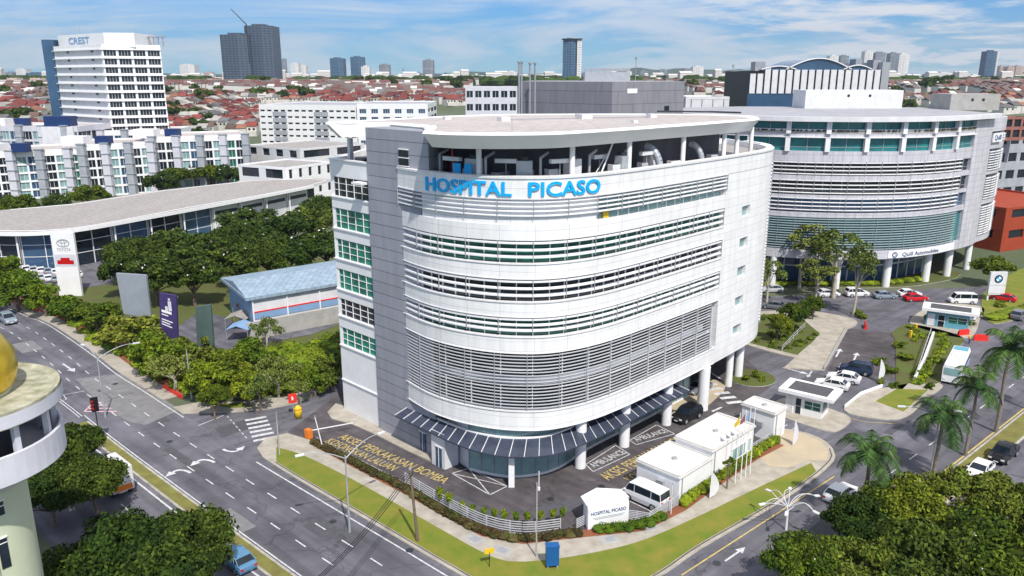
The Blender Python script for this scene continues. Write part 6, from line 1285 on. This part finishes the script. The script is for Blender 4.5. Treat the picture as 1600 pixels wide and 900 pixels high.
# round emblem pylon
Yp = G2(1558, 470)[1]; x0, x1 = x_at(1547, Yp, 5), x_at(1573, Yp, 5); r = root('pylon_sign', 'grey-white pylon with a round blue emblem beside the roadside lawn', 'sign', ((x0 + x1) / 2, Yp, 0)); zt_ = zat(1560, 427, Yp); mb = MB(); mb.box(((x0 + x1) / 2, Yp, (zt_ + 1.0) / 2 + .3), (x1 - x0, .5, zt_ - 1.0)); mb.build('panel', 'white_dull', r); mb = MB(); mb.box((x0 + .2, Yp + .1, .5), (.3, .3, 1.1)); mb.build('post', 'white_dull', r)
cx_, cz_ = (x0 + x1) / 2, zt_ - 1.05; mb = MB(); mb.cyl((cx_, Yp - .24, cz_), (cx_, Yp - .31, cz_), .78, n=24); em = mb.build('emblem_ring', 'black', r)
for k in range(4):
    mb = MB(); pts = [(cx_, Yp - .33, cz_)] + [(cx_ + .5 * math.cos(math.pi / 2 * k + t * math.pi / 12), Yp - .33, cz_ + .5 * math.sin(math.pi / 2 * k + t * math.pi / 12)) for t in range(7)]; mb.face(pts); mb.build('emblem_quarter', 'sign_blue' if k % 2 else 'white', em)
mb = MB()
for z in (zt_ - 2.3, zt_ - 3.9): mb.box(((x0 + x1) / 2, Yp - .25, z), (x1 - x0 - .1, .04, .07))
mb.build('joint', 'grey', r)
# small square sign
x, y = G2(1517, 505 + 8); solid('arrow_sign', 'white square sign with a black tick mark beside the teal kiosk', 'sign', [('post', lambda mb: mb.cyl((x, y, 0), (x, y, 1.6), .06), 'grey'), ('plate', lambda mb: mb.box((x, y, 2.2), (1.3, .12, 1.3), .3), 'white'), ('mark', lambda mb: (mb.bar((x - .3, y - .16, 2.2), (x - .05, y - .1, 1.95), .04, .14), mb.bar((x - .05, y - .1, 1.95), (x + .35, y + .02, 2.5), .04, .14)), 'black')], (x, y))
# orange building at the right edge
blockb('orange_building', 'orange walled building at the right edge behind the curved office', 'building', (121, 191), (150, 205), 30, 0, 11, 2, 3, 3, wall='orange_wall', roof='orange_wall', glass='glass_dark', pier=5, band=.6)
rb = blockb('grey_annex_building', 'grey many-windowed building at the right edge behind the orange one', 'building', (141, 232), (160, 240), 30, 0, 26, 5, 4, 2, wall='shaft_grey', glass='glass_dark', pier=1.6, band=.5, roof='concrete')
blockb('brick_penthouse_building', 'small reddish framed block above the office corner at the right edge', 'building', (138.6, 226), (148, 229), 5, 24.5, 31, 2, 3, 1, wall='brick_dull', glass='glass_dark', pier=.8, band=.3, roof='concrete')

# ---- brown auditorium block behind the hospital roof, with exhaust stacks
Y0 = 150; A_ = (x_at(812, 152, 41), 152); B_ = (x_at(957, 138, 41), 138); C_ = (x_at(1070, 150, 41), 150); r = root('auditorium_block', 'windowless grey clad block behind the hospital roof', 'building', (10, 150, 0)); zt_ = 41.2
mb = MB(); mb.prism([A_, B_, C_, (30, 175), (4, 178)], 0, zt_, 0, 1); mb.build('wall', ['panel_block', 'roof_grey'], r); d = (Vector(C_) - Vector(B_)).normalized(); an = math.atan2(d.y, d.x)
for t, z, w_, h_, m_ in ((.26, zat(980, 142, 142), 2.5, .8, 'white'), (.75, zat(1040, 170, 145), 1.3, .9, 'glass_dark')): p = Vector(B_).lerp(Vector(C_), t); mb = MB(); mb.box((p.x, p.y, z), (w_, .15, h_), an); mb.build('window', m_, r)
mb = MB(); mb.prism([(x_at(914, 170, 43), 170), (x_at(985, 170, 43), 170), (x_at(985, 170, 43), 174), (x_at(914, 170, 43), 174)], 41.2, 43.0)
mb.build('plant_room', 'steel_grey', r); mb = MB(); zt2 = zat(950, 108, 170)
for k in range(8): x = x_at(914 + k * 10, 170, 43); mb.box((x, 170, (43 + zt2) / 2), (.15, .15, zt2 - 43))
for z in (zt2, (zt2 + 43) / 2): mb.bar((x_at(914, 170, 43), 170, z), (x_at(985, 170, 43), 170, z), .2, .25)
mb.build('roof_frame', 'grey', r)
r = root('exhaust_stack_set', 'thin steel exhaust stacks at the left end of the windowless block', 'chimney', (2, 145, 0), None)
for px, yt in ((811, 98), (815, 98), (828, 100), (836, 100)):
    x = x_at(px, 147, 41); z = zat(px, yt, 147); mb = MB(); mb.cyl((x, 147, 30), (x, 147, z), .17, n=8); mb.cyl((x, 147, z), (x, 147, z + .25), .32, n=8); mb.build('pipe', 'grey', r)
# ---- striped showroom far right
r = root('striped_hall', 'white and black striped hall with arched dark roof lenses', 'building', (100, 260, 0)); Y = 262; x0, x1 = x_at(1170, Y, 40), x_at(1375, Y, 40); zb, zt_ = zat(1170, 141, Y), zat(1170, 109, Y); zl0 = zat(1170, 160, Y)
mb = MB(); mb.prism([(x0, Y + .3), (x1, Y + .3), (x1 + 4, Y + 30), (x0, Y + 30)], 0, zt_ - .3, 0, 1); mb.build('core', ['black', 'roof_grey'], r); mb = MB(); mb.prism([(x0 - .1, Y), (x1 + .2, Y), (x1 + .2, Y + .29), (x0 - .1, Y + .29)], 0, zb - 1); mb.build('lower_wall', 'glass_blue', r)
n = 18
for k in range(n):
    a, b = x0 + (x1 - x0) * k / n + .3, x0 + (x1 - x0) * (k + 1) / n - .3; zz1 = zt_ + (.8 if k in (2,) else 0) - (1.2 if k < 2 else 0); mb = MB(); mb.prism([(a, Y - .2), (b, Y - .2), (b, Y + .28), (a, Y + .28)], zb - 1, zz1); mb.build('panel', 'white_dull', r)
def lens(xa, xb, h, m_='glass_blue'):
    mb = MB(); K_ = 14; pts = [(xa + (xb - xa) * k / K_, zt_ + h * math.sin(math.pi * k / K_)) for k in range(K_ + 1)]
    for (p, z), (q, z2) in zip(pts, pts[1:]): mb.face([(p, Y + .1, zt_ - .4), (q, Y + .1, zt_ - .4), (q, Y + .1, z2), (p, Y + .1, z)]); mb.face([(p, Y + .1, z), (q, Y + .1, z2), (q, Y + 26, z2), (p, Y + 26, z)])
    o_ = mb.build('roof_lens', m_, r); mb = MB()
    for (p, z), (q, z2) in zip(pts, pts[1:]): mb.bar((p, Y - .1, z + .15), (q, Y - .1, z2 + .15), .6, .3)
    mb.build('rim', 'white', o_)
lens(x_at(1228, Y, 44), x_at(1330, Y, 44), 3.4); lens(x_at(1190, Y, 44), x_at(1244, Y, 44), 1.0); lens(x_at(1318, Y, 44), x_at(1362, Y, 44), 1.3)
for a, b, yt in ((1184, 1200, 96), (1342, 1352, 92), (1370, 1382, 93)): mb = MB(); mb.prism([(x_at(a, Y, 44), Y + 3), (x_at(b, Y, 44), Y + 3), (x_at(b, Y, 44), Y + 8), (x_at(a, Y, 44), Y + 8)], zt_ - .5, zat(a, yt, Y)); mb.build('roof_house', 'grey', r)
mb = MB(); mb.prism([(x1 + .2, Y), (x1 + 4.5, Y + 4), (x1 + 4.5, Y + 30), (x1 + .2, Y + 30)], 0, zt_ + 2.4); mb.build('end_wall', 'steel_grey', r)
# ---- low parking building etc. between
def simple(name, label, a, b, Y, yt, depth, m, floors=3, bays=8, z0=0, glass='glass_dark', pier=1.0, band=.55, sb=2, skew=0, group=None, roof='roof_grey', base=0, top=.8, mull=0, cat='building'):
    z1 = zat(a, yt, Y); p0 = (x_at(a, Y, z1), Y); p1 = (x_at(b, Y + skew, z1), Y + skew)
    return blockb(name, label, cat, p0, p1, depth, z0, z1, floors, bays, sb, m, roof, group, glass=glass, pier=pier, band=band, base=base, top=top, mull=mull)
r = simple('office_building', 'long white office block with rows of short dark windows and grey bays', 404, 556, 478, 163, 60, 'white', 6, 14, top=3, base=1.5, pier=1.6, band=.72, sb=3, skew=-14)
zz1 = zat(404, 163, 478); pp0 = Vector((x_at(404, 478, zz1), 478)); pp1 = Vector((x_at(556, 464, zz1), 464)); dd = (pp1 - pp0).normalized(); fh_ = (zz1 - 4.5) / 6
for b0 in (2, 8):
    for f in range(6):
        a_, b_ = pp0.lerp(pp1, b0 / 14), pp0.lerp(pp1, (b0 + 2) / 14); zc_ = 1.5 + f * fh_ + fh_ * .36; mb = MB(); o_ = Vector((dd.y, -dd.x)) * .12; mb.bar((*(a_ + o_), zc_), (*(b_ + o_), zc_), .2, fh_ * .72); mb.build('grey_bay', 'shaft_grey', r)
simple('office_wing_building', 'white office wing with wide dark glass bays right of the grey bays', 557, 668, 462, 162, 55, 'white', 5, 6, top=3, base=2, pier=3, band=.45, sb=3, mull=2, glass='glass_blue')
r = simple('pale_office_building', 'pale four-storey office between trees left of the windowless block', 727, 808, 330, 136, 30, 'pale_lilac', 7, 6, pier=1, band=.5, top=1.5, mull=1, glass='glass_dark')
simple('low_grey_building', 'low white building with a grey roof in front of the long office block', 385, 468, 330, 226, 34, 'white_dull', 2, 4, pier=4, band=.6, roof='roof_beige', skew=-20); simple('low_white_building', 'low white building with a few vents beside the hospital wing', 446, 520, 262, 262, 22, 'white', 2, 5, pier=3, band=.5, roof='roof_beige', skew=20)
simple('low_roof_building', 'flat pale roof seen beside the slender office on the right', 1072, 1140, 240, 151, 20, 'white_dull', 2, 4, pier=3, roof='roof_white', band=.6)
# ---- tall white tower with rooftop lettering
Y = 352; z1 = zat(160, 70, Y); p0 = Vector((x_at(83, 372, z1), 372)); p1 = Vector((x_at(158, 346, z1), 346)); p2 = Vector((x_at(250, 356, z1), 356))
r = root('office_tower', 'tall white office tower with white rooftop lettering and ribbon windows', 'building', (p1.x, p1.y, 0)); n_ = Vector((-14, 24)); mb = MB(); ii = Vector((0, .6)); mb.prism([tuple(p0 + ii + Vector((.5, 0))), tuple(p1 + ii), tuple(p2 + ii - Vector((.5, 0))), tuple(p2 + n_), tuple(p0 + n_)], 0, z1 - .6, 0, 1); mb.build('core', ['interior', 'roof_grey'], r)
facade(r, p1, p2, 0, z1, 15, 4, 'white', glass='glass_dark', pier=1.0, band=.30, top=2.2, mull=3); facade(r, p0, p1, 0, z1, 15, 1, 'panel_white', glass='white_dull', pier=3.4, band=.3, top=2.2, inset=.1, bm='white', wallname='side_wall')
d = (p1 - p0).normalized(); nn = Vector((d.y, -d.x)); an = math.atan2(d.y, d.x); fh = (z1 - 2.2) / 15
for i in range(15):
    for t in (.3, .8): p = p0 + (p1 - p0) * t; mb = MB(); mb.box((p.x, p.y, fh * i + fh * .85), (1.6, .5, .7), an); mb.build('small_window', 'glass_dark', r)
for i in range(16): mb = MB(); mb.bar((*(p0 + nn * .5), fh * i + .15), (*(p1 + nn * .5), fh * i + .15), .8, .3); mb.bar((*(p1 - Vector((0, .3))), fh * i + .15), (*(p2 - Vector((0, .3))), fh * i + .15), .5, .25); mb.build('ledge', 'white', r)
mb = MB(); zt_ = zat(100, 53, 360); q0, q1 = p0 + Vector((1, 3)), p1 + Vector((0, 3)); mb.prism([tuple(q0), tuple(q1), tuple(q1 + Vector((12, 2))), tuple(q1 + Vector((12, 22))), tuple(q0 + Vector((0, 22)))], z1 - 1, zt_); rh = mb.build('roof_house', 'white', r)
d = (q1 - q0).normalized(); nn = Vector((d.y, -d.x)); mb = MB(); wall_text(mb, 'CREST', tuple(q0 + (q1 - q0) * .24 + nn * .1), tuple(d), z1 + .9, 3.9, .08, .05, fit=(q1 - q0).length * .46); mb.build('lettering', 'wall_blue', rh)
mb = MB(); mb.prism([tuple(p0 - Vector((5, 0))), tuple(p0 - Vector((.1, 0))), tuple(p0 + Vector((-.1, 20))), tuple(p0 + Vector((-5, 20)))], 0, z1 + 3.0); mb.build('glass_corner', 'glass_blue', r); mb = MB()
for k in range(7): x = p2.x - 14 + k * 2; mb.box((x, p2.y + 8, z1 + 1.8), (.4, .4, 4.2))
mb.bar((p2.x - 15, p2.y + 8, z1 + 3.8), (p2.x - 1, p2.y + 8, z1 + 3.8), 1, .5); mb.build('roof_frame', 'grey', r); mb = MB(); mb.cyl((p0.x + 13, p0.y, zt_), (p0.x + 13, p0.y, zt_ + 5), .12); mb.build('aerial', 'grey', r)
# ---- midrise shop-office rows on the left
GL = ['glass_dark', 'glass_pale', 'glass_blue', 'glass_dark', 'glass_green', 'glass_dark', 'glass_pale']
def shop(a, b, Y, yt, skew, label, bays, tank=None, floors=5, m='white', group='white shop-office blocks on the left'):
    r = simple('shop_office_building', label, a, b, Y, yt, 26, m, floors, bays, glass=GL, pier=.6, band=.22, skew=skew, group=group, roof='roof_white', top=2.2, mull=2, sb=3)
    z1 = zat(a, yt, Y)
    for k in range(0, bays + 1, 2):
        x = x_at(a, Y, z1) + (x_at(b, Y + skew, z1) - x_at(a, Y, z1)) * k / bays; y = Y + skew * k / bays; mb = MB(); mb.box((x, y - .9, z1 / 2), (2.5, 1.9, z1 + .6)); 
        sh = mb.build('stair_tower', 'pale_lilac' if k % 4 else 'shaft_grey', r); 
        for f in range(floors + 1): mb = MB(); mb.box((x, y - .9, z1 * f / floors + .3), (2.9, 2.3, .35)); mb.build('ledge', 'steel_grey', sh)
    if tank: 
        x = x_at(tank, Y, z1); mb = MB(); mb.box((x, Y + 5, z1 + 1.2), (5, 3.5, 3)); mb.build('water_tank', 'tank_blue', r); mb = MB(); mb.box((x - 11, Y + 7, z1 + .9), (8, 6, 3.2)); mb.build('roof_house', 'white', r)
shop(-30, 128, 272, 238, 16, 'white shop-office block at the left edge with grey stair shafts', 7, 20); shop(128, 236, 282, 226, 12, 'white shop-office block with a bowed window bay right of the left edge block', 6, 152)
shop(238, 384, 300, 214, 14, 'white shop-office block nearest the round trees, half behind leaves', 8, 262); shop(-40, 120, 330, 196, -6, 'pale blue-grey block behind the left edge shops', 9, 25, 5, 'pale_lilac'); shop(120, 270, 336, 204, 4, 'white block between the tall tower and the front shops', 8, 100)
mb = MB(); xx = x_at(90, 324, 28); r = root('water_tank', 'long dark blue water tank on the roofs below the white tower', 'tank', (xx, 326, 0)); zt_ = zat(90, 182, 324); mb.prism([(x_at(66, 324, 28), 324), (x_at(106, 324, 28), 324), (x_at(106, 324, 28), 330), (x_at(66, 324, 28), 330)], zt_ - 4, zt_); mb.build('tank', 'tank_blue', r); mb = MB(); mb.prism([(x_at(60, 323, 28), 323), (x_at(110, 323, 28), 323), (x_at(110, 323, 28), 333), (x_at(60, 323, 28), 333)], 0, zt_ - 4); mb.build('base', 'white_dull', r)

# ================================================================== SKYLINE
def tower(a, b, yt, D, m, label, top=None, steps=(), group=None, depth=None, name='high_rise'):
    z0 = hgt(0, D); z1 = zat((a + b) / 2, yt, D); x0, x1 = x_at(a, D, z1), x_at(b, D, z1); dp = depth or min(40, (x1 - x0)); r = root(name, label, 'high-rise', ((x0 + x1) / 2, D, z0), group)
    mb = MB(); w_ = (x1 - x0); mb.prism([(x0, D), (x0 + w_ * .62, D - w_ * .12), (x1, D), (x1, D + dp), (x0, D + dp)], z0 - 10, z1, 0, 1); mb.build('facade', [m, 'roof_grey'], r)
    mb = MB(); mb.prism([(x0 + w_ * .25, D + 3), (x0 + w_ * .7, D + 3), (x0 + w_ * .7, D + dp * .6), (x0 + w_ * .25, D + dp * .6)], z1, z1 + max(2.5, (z1 - z0) * .03)); mb.build('roof_house', m if top is None else top, r)
    for s0, s1, yy in steps: za = zat((a + b) / 2, yy, D); mb = MB(); mb.prism([(x0 + w_ * s0, D - 3), (x0 + w_ * s1, D - 3), (x0 + w_ * s1, D + dp * .5), (x0 + w_ * s0, D + dp * .5)], z0 - 10, za); mb.build('side_block', m, r)
    return r
T = tower(343, 388, 54, 1150, 'tower_dark', 'dark unfinished high-rise, lower left half under the crane', group=None); tower(381, 424, 40, 1158, 'tower_dark', 'dark unfinished high-rise, taller right half next to the crane')
r = root('tower_crane', 'thin tower crane leaning from the dark unfinished high-rise', 'crane', (x_at(384, 1150, 120), 1150, 60)); mb = MB(); xa = x_at(384, 1150, 120); mb.cyl((xa, 1150, 60), (xa, 1150, zat(384, 38, 1150)), 1.0, n=6); mb.build('mast', 'dark_metal', r); mb = MB(); mb.cyl((xa, 1150, zat(384, 38, 1150)), (x_at(361, 1150, 130), 1150, zat(361, 14, 1150)), .9, .5, n=5); mb.build('jib', 'dark_metal', r)
for a, b, yt, D, m, l, st in [
    (280, 303, 101, 2600, 'tower_white', 'white apartment slab left of the dark unfinished towers', ()), (265, 277, 116, 2500, 'tower_white', 'small pale block left of the white slab', ()), (318, 331, 113, 2600, 'tower_pink', 'pale block just left of the dark unfinished towers', ()),
    (426, 433, 98, 2700, 'tower_white', 'thin white slab touching the dark unfinished tower', ()), (440, 446, 92, 3200, 'tower_grey', 'thin grey needle tower', ()), (453, 466, 99, 2600, 'tower_white', 'white apartment block, left of a pair', ()), (466, 478, 102, 2650, 'tower_white', 'white apartment block, right of a pair', ()),
    (485, 514, 117, 2400, 'tower_pink', 'low cream block left of the blue-grey office tower', ()), (515, 536, 91, 2000, 'tower_blue', 'blue-grey office tower with a white crown', ()), (547, 567, 89, 2000, 'tower_blue', 'square topped blue-grey office tower', ()), (564, 577, 104, 1950, 'tower_white', 'white stepped block touching the square topped tower', ()),
    (592, 608, 101, 2100, 'tower_grey', 'grey tower left of the thin mast', ()), (660, 677, 94, 1900, 'tower_grey', 'grey ribbed tower right of the thin mast', ()), (691, 701, 115, 2300, 'tower_blue', 'first of three low slabs right of the ribbed tower', ()), (703, 714, 115, 2320, 'tower_white', 'second of three low slabs right of the ribbed tower', ()), (717, 728, 114, 2310, 'tower_blue', 'third of three low slabs right of the ribbed tower', ()),
    (792, 808, 112, 2000, 'tower_white', 'pale low tower left of the steel stacks', ()), (1000, 1012, 111, 1900, 'tower_grey', 'round topped grey tower, left of two', ()), (1030, 1043, 109, 1900, 'tower_grey', 'round topped grey tower, right of two', ()), (1058, 1070, 114, 2400, 'tower_blue', 'leftmost tower of the group beyond the windowless block', ()), (1069, 1081, 108, 2350, 'tower_grey', 'middle tower of the group beyond the windowless block', ()), (1083, 1100, 104, 2200, 'tower_white', 'rightmost and brightest tower of the group beyond the windowless block', ()),
    (1297, 1311, 87, 2200, 'tower_white', 'white tower behind the arched roof lens, left one', ()), (1314, 1327, 87, 2250, 'tower_grey', 'grey tower behind the arched roof lens, right one', ()), (1352, 1365, 80, 2100, 'tower_white', 'spiked white tower rising behind the striped hall', ()), (1369, 1385, 82, 2150, 'tower_grey', 'spiked grey tower rising behind the striped hall', ()),
    (1392, 1406, 83, 1900, 'tower_grey', 'left tower of the close pair right of the striped hall', ()), (1406, 1422, 85, 1850, 'tower_white', 'right tower of the close pair right of the striped hall', ()), (1536, 1543, 104, 2300, 'tower_pink', 'small pinkish tower touching the dark blue one', ()), (1543, 1559, 80, 1700, 'tower_blue', 'dark blue glass tower near the right edge', ()), (1558, 1562, 80, 1720, 'tower_white', 'white edge slab of the dark blue glass tower', ()),
    (1465, 1490, 114, 2300, 'tower_white', 'long low white housing slab, left part', ()), (1492, 1520, 116, 2350, 'tower_white', 'long low white housing slab, right part', ()), (1448, 1462, 116, 2200, 'tower_blue', 'low grey slab left of the long white housing', ()), (1563, 1573, 103, 2300, 'tower_pink', 'leftmost pink tower at the right edge', ()), (1575, 1586, 104, 2250, 'tower_pink', 'middle pink tower at the right edge', ()), (1588, 1600, 103, 2300, 'tower_pink', 'rightmost pink tower at the right edge', ()),
    (24, 40, 108, 2500, 'tower_white', 'white stepped tower left of the lettered tower', ()), (40, 66, 114, 2300, 'tower_blue', 'teal slab left of the lettered tower', ()), (8, 20, 113, 2500, 'tower_grey', 'small grey tower near the left edge', ())]: tower(a, b, yt, D, m, l, steps=st, group='skyline towers')
tower(0, 34, 125, 900, 'tower_pink', 'cream and orange terrace row at the left edge, left half', name='apartment_row'); tower(36, 70, 125, 905, 'tower_pink', 'cream and orange terrace row at the left edge, right half', name='apartment_row')
r = tower(881, 901, 62, 1200, 'tower_blue', 'tall dark blue tower with a flat overhanging cap behind the windowless block'); x0, x1 = x_at(879, 1200, 95), x_at(910, 1200, 95); zc = zat(890, 61.5, 1200); mb = MB(); mb.prism([(x0, 1196), (x1, 1196), (x1, 1225), (x0, 1225)], zc, zc + 1.2); mb.build('cap', 'dark_metal', r); mb = MB(); mb.prism([(x_at(902, 1200, 90), 1198), (x_at(909, 1200, 90), 1198), (x_at(909, 1200, 90), 1222), (x_at(902, 1200, 90), 1222)], 20, zc - .5); mb.build('light_side', 'tower_white', r)
for px, yt, D, l in ((630, 107, 1800, 'thin radio mast between two grey towers'), (994, 89, 900, 'thin mast with a knob behind the windowless block'), (1147, 101, 700, 'dark thin mast left of the striped hall'), (655, 112, 1500, 'small mast left of the ribbed tower')):
    z0 = hgt(0, D); x = x_at(px, D, 60); z1 = zat(px, yt, D); r = root('radio_mast', l, 'mast', (x, D, z0)); mb = MB(); mb.cyl((x, D, z0), (x, D, z1), .0007 * D, .0003 * D, n=6); mb.build('shaft', 'grey', r); mb = MB(); mb.cyl((x, D, z1 - .003 * D), (x, D, z1), .0012 * D, n=8); mb.build('head', 'grey', r)
# ---- houses on the rising ground
def house_proto(kind):
    mb = MB(); w_, l_, h_ = (6.5, 11, 5.6) if kind < 2 else (11, 11, 4.5); mb.box((0, 0, h_ / 2 - 1), (w_, l_, h_ + 2)); 
    if kind == 1: mb.box((0, -l_ / 2 - 1.2, 1.4), (w_, 2.4, 2.8))
    for x in (-w_ * .22, w_ * .22): mb.box((x, -l_ / 2 - .02, h_ * .7), (1.4, .08, 1.2), 0, 1)
    o = mb.build('terraced_house', ['house_wall', 'glass_dark']); tag(o, 'house', 'house'); mb = MB(); rh = 2.3; ov = .5
    a, b = w_ / 2 + (ov if kind == 2 else 0), l_ / 2 + ov
    if kind < 2: mb.faces([(-a, -b, h_ - .1), (a, -b, h_ - .1), (a, b, h_ - .1), (-a, b, h_ - .1), (-a, 0, h_ + rh), (a, 0, h_ + rh)], [(0, 1, 5, 4), (2, 3, 4, 5), (0, 4, 3), (1, 2, 5), (3, 2, 1, 0)])
    else: mb.faces([(-a, -b, h_ - .1), (a, -b, h_ - .1), (a, b, h_ - .1), (-a, b, h_ - .1), (-1, 0, h_ + rh), (1, 0, h_ + rh)], [(0, 1, 5, 4), (2, 3, 4, 5), (0, 4, 3), (1, 2, 5), (3, 2, 1, 0)])
    mb.build('roof', 'house_roof', o); return o
HP = [house_proto(k) for k in range(3)]; RH = random.Random(11)
RC = {'red': (.23, .05, .038), 'dark red': (.14, .035, .033), 'brown': (.16, .10, .075), 'grey': (.16, .15, .15), 'terracotta': (.30, .13, .08), 'pale': (.5, .47, .44)}
cnt = 0; far = MB(); spots = []
def in_view(p):
    x, y = pix(p); 
    return (258 < x < 405 and 126 < y < 205) or (400 < x < 735 and 122 < y < 158) or (1072 < x < 1172 and 120 < y < 150) or (1385 < x < 1600 and 122 < y < 168) or (0 <= x < 75 and 128 < y < 200)
RA = {}
for cx_ in range(-16, 17):
    for cy_ in range(6, 20):
        ox, oy = cx_ * 62 + (cy_ % 2) * 25, cy_ * 56 + 20; ang = RH.choice([.16, .1, .22, -.25, 1.35, .5]); kind_ = RH.random()
        if kind_ < .13: continue
        ca, sa = math.cos(ang), math.sin(ang)
        for i in range(-4, 4):
            for j in range(3):
                u, v = i * 6.9 + (3 if cx_ % 2 else 0), (j - 1) * 17.5; x, y = ox + u * ca - v * sa, oy + u * sa + v * ca; z = hgt(x, y)
                if RH.random() < .07: continue
                if in_view((x, y, z + 5)): spots.append((math.hypot(x, y), x, y, z)); RA[(x, y)] = ang
spots.sort(); near = spots[:295]
def place(x, y, z):
    p = pix((x, y, z + 4)); q = p[0]; w_ = 'left of the tall white tower' if q < 90 else 'right of the tall white tower' if q < 330 else 'below the dark unfinished high-rises' if q < 405 else 'above the long white office' if q < 500 else 'above the grey office bays' if q < 600 else 'left of the pale four-storey office' if q < 800 else 'left of the striped hall' if q < 1250 else 'right of the striped hall' if q < 1480 else 'at the far right edge'
    return ('in the front rows ' if p[1] > 165 else 'in the middle rows ' if p[1] > 145 else 'in the back rows ') + w_
for d, x, y, z in near:
    cz_ = noise.noise(Vector((x / 45, y / 30, 9))) + RH.uniform(-.12, .12); cn = 'red' if cz_ > .12 else 'dark red' if cz_ > -.05 else 'terracotta' if cz_ > -.12 else RH.choice(['brown', 'grey', 'pale']); side_ = place(x, y, z)
    c_ = RC[cn]; v = RH.uniform(.75, 1.25); k = RH.choice([0, 1, 0, 1, 2]); dup(HP[k], (x, y, z), RA[(x, y)] + (math.pi if RH.random() < .3 else 0), f'house with a {cn} roof {side_}', f'{cn} roofed houses {side_}', tuple(q * v for q in c_), (1, 1, RH.uniform(.85, 1.2)))
for o in HP:
    for ch in list(o.children): bpy.data.objects.remove(ch)
    bpy.data.objects.remove(o)
# the rest of the housing, one mass to the horizon
fm = []; mat('far_red', (.15, .065, .055), .8, .3, .02); mat('far_brown', (.15, .12, .11), .8, .3, .02); mat('far_white', (.6, .58, .55), .8, .1, .02)
def fhouse(x, y, z, w_, l_, h_, m_):
    far.box((x, y, z + h_ / 2 - 1), (w_, l_, h_ + 2), .16, 2); c_, s_ = math.cos(.16), math.sin(.16); P_ = [(-w_ / 2, -l_ / 2 - .4, h_), (w_ / 2, -l_ / 2 - .4, h_), (w_ / 2, l_ / 2 + .4, h_), (-w_ / 2, l_ / 2 + .4, h_), (-w_ / 2, 0, h_ + 2.4), (w_ / 2, 0, h_ + 2.4)]
    far.faces([(x + a * c_ - b * s_, y + a * s_ + b * c_, z + q) for a, b, q in P_], [(0, 1, 5, 4), (2, 3, 4, 5), (0, 4, 3), (1, 2, 5)], m_)
for d, x, y, z in spots[295:]: fhouse(x, y, z, 6.6, 11, 5.5, RH.choice([0, 0, 1]) if noise.noise(Vector((x / 50, y / 30, 9))) > 0 else RH.choice([1, 1, 2, 0]))
for k in range(5200):
    y = 1150 * (3.6 ** RH.random()); x = RH.uniform(-.75, .75) * y
    if noise.noise(Vector((x / 300, y / 200, 1))) > .25: continue
    q = RH.random(); fhouse(x, y, hgt(x, y), RH.uniform(8, 26), 11, RH.uniform(4, 8) + (RH.uniform(4, 14) if q < .08 else 0), 2 if q < .14 else 0 if q < .45 else 1)
o = far.build('distant_housing', ['far_red', 'far_brown', 'far_white']); tag(o, 'mass of far tiled roofs spreading to the horizon', 'housing'); o['kind'] = 'stuff'
# trees between the houses
ft = []
for k in range(1500):
    y = 420 * (2.4 ** RH.random()); x = RH.uniform(-.72, .72) * y; z = hgt(x, y); p = pix((x, y, z + 5))
    if in_view((x, y, z + 5)) and noise.noise(Vector((x / 60, y / 60, 3))) > .2 or (abs(p[0] - 340 - (p[1] - 150) * -.9) < 14 and 140 < p[1] < 195): ft.append((x, y, z))
ft = ft[:190] + [(x_at(a, Y, 0), Y, hgt(0, Y) ) for a, Y in ((290, 455), (300, 470), (305, 500), (298, 525), (310, 545), (318, 520), (324, 480), (680, 420), (695, 430), (710, 425), (668, 440), (720, 440), (690, 470), (700, 455), (10, 440), (30, 450), (50, 455), (66, 445), (20, 470), (590, 560), (610, 575), (630, 560), (645, 580), (1090, 400), (1110, 420), (1130, 430), (1425, 420), (1440, 430), (1455, 440), (1415, 380))]
for i, (x, y, z) in enumerate(ft):
    w_ = place(x, y, z); s = RH.uniform(1.0, 1.8); dup(P_far[i % 2], (x, y, z), i, f'tree among houses {w_}', f'trees among the far houses {w_}', scale=(s * 1.1, s, s))
fw = MB()
for k in range(3200):
    y = 1000 * (5 ** RH.random()); x = RH.uniform(-.75, .75) * y
    if noise.noise(Vector((x / 260, y / 160, 7))) < -.02: continue
    ico(fw, Vector((x, y, hgt(x, y) + 4)), RH.uniform(7, 16), k, 0, .5, .6)
o = fw.build('distant_woods', 'leaf_dark'); tag(o, 'dark wooded patches between far roofs below the horizon', 'woods'); o['kind'] = 'stuff'
# ---- haze
mb = MB(); mb.box((0, 3900, 229), (14000, 8600, 470)); hz = mb.build('haze', 'white'); hz['kind'] = 'stuff'; hm = bpy.data.materials.new('haze'); hm.use_nodes = True; t = hm.node_tree; t.nodes.clear(); o_ = t.nodes.new('ShaderNodeOutputMaterial'); v = t.nodes.new('ShaderNodeVolumePrincipled'); v.inputs['Color'].default_value = (.72, .84, 1, 1); v.inputs['Density'].default_value = .00008; v.inputs['Anisotropy'].default_value = .3; t.links.new(v.outputs[0], o_.inputs['Volume']); hz.data.materials.clear(); hz.data.materials.append(hm)
# prototypes are not part of the scene
for p in PROTOS + PP + list(V.values()):
    if p.name in bpy.data.objects:
        for ch in list(p.children):
            for g_ in list(ch.children): bpy.data.objects.remove(g_)
            bpy.data.objects.remove(ch)
        bpy.data.objects.remove(p)
for o in bpy.data.objects:
    for k in ('R', 'H'):
        if k in o: del o[k]
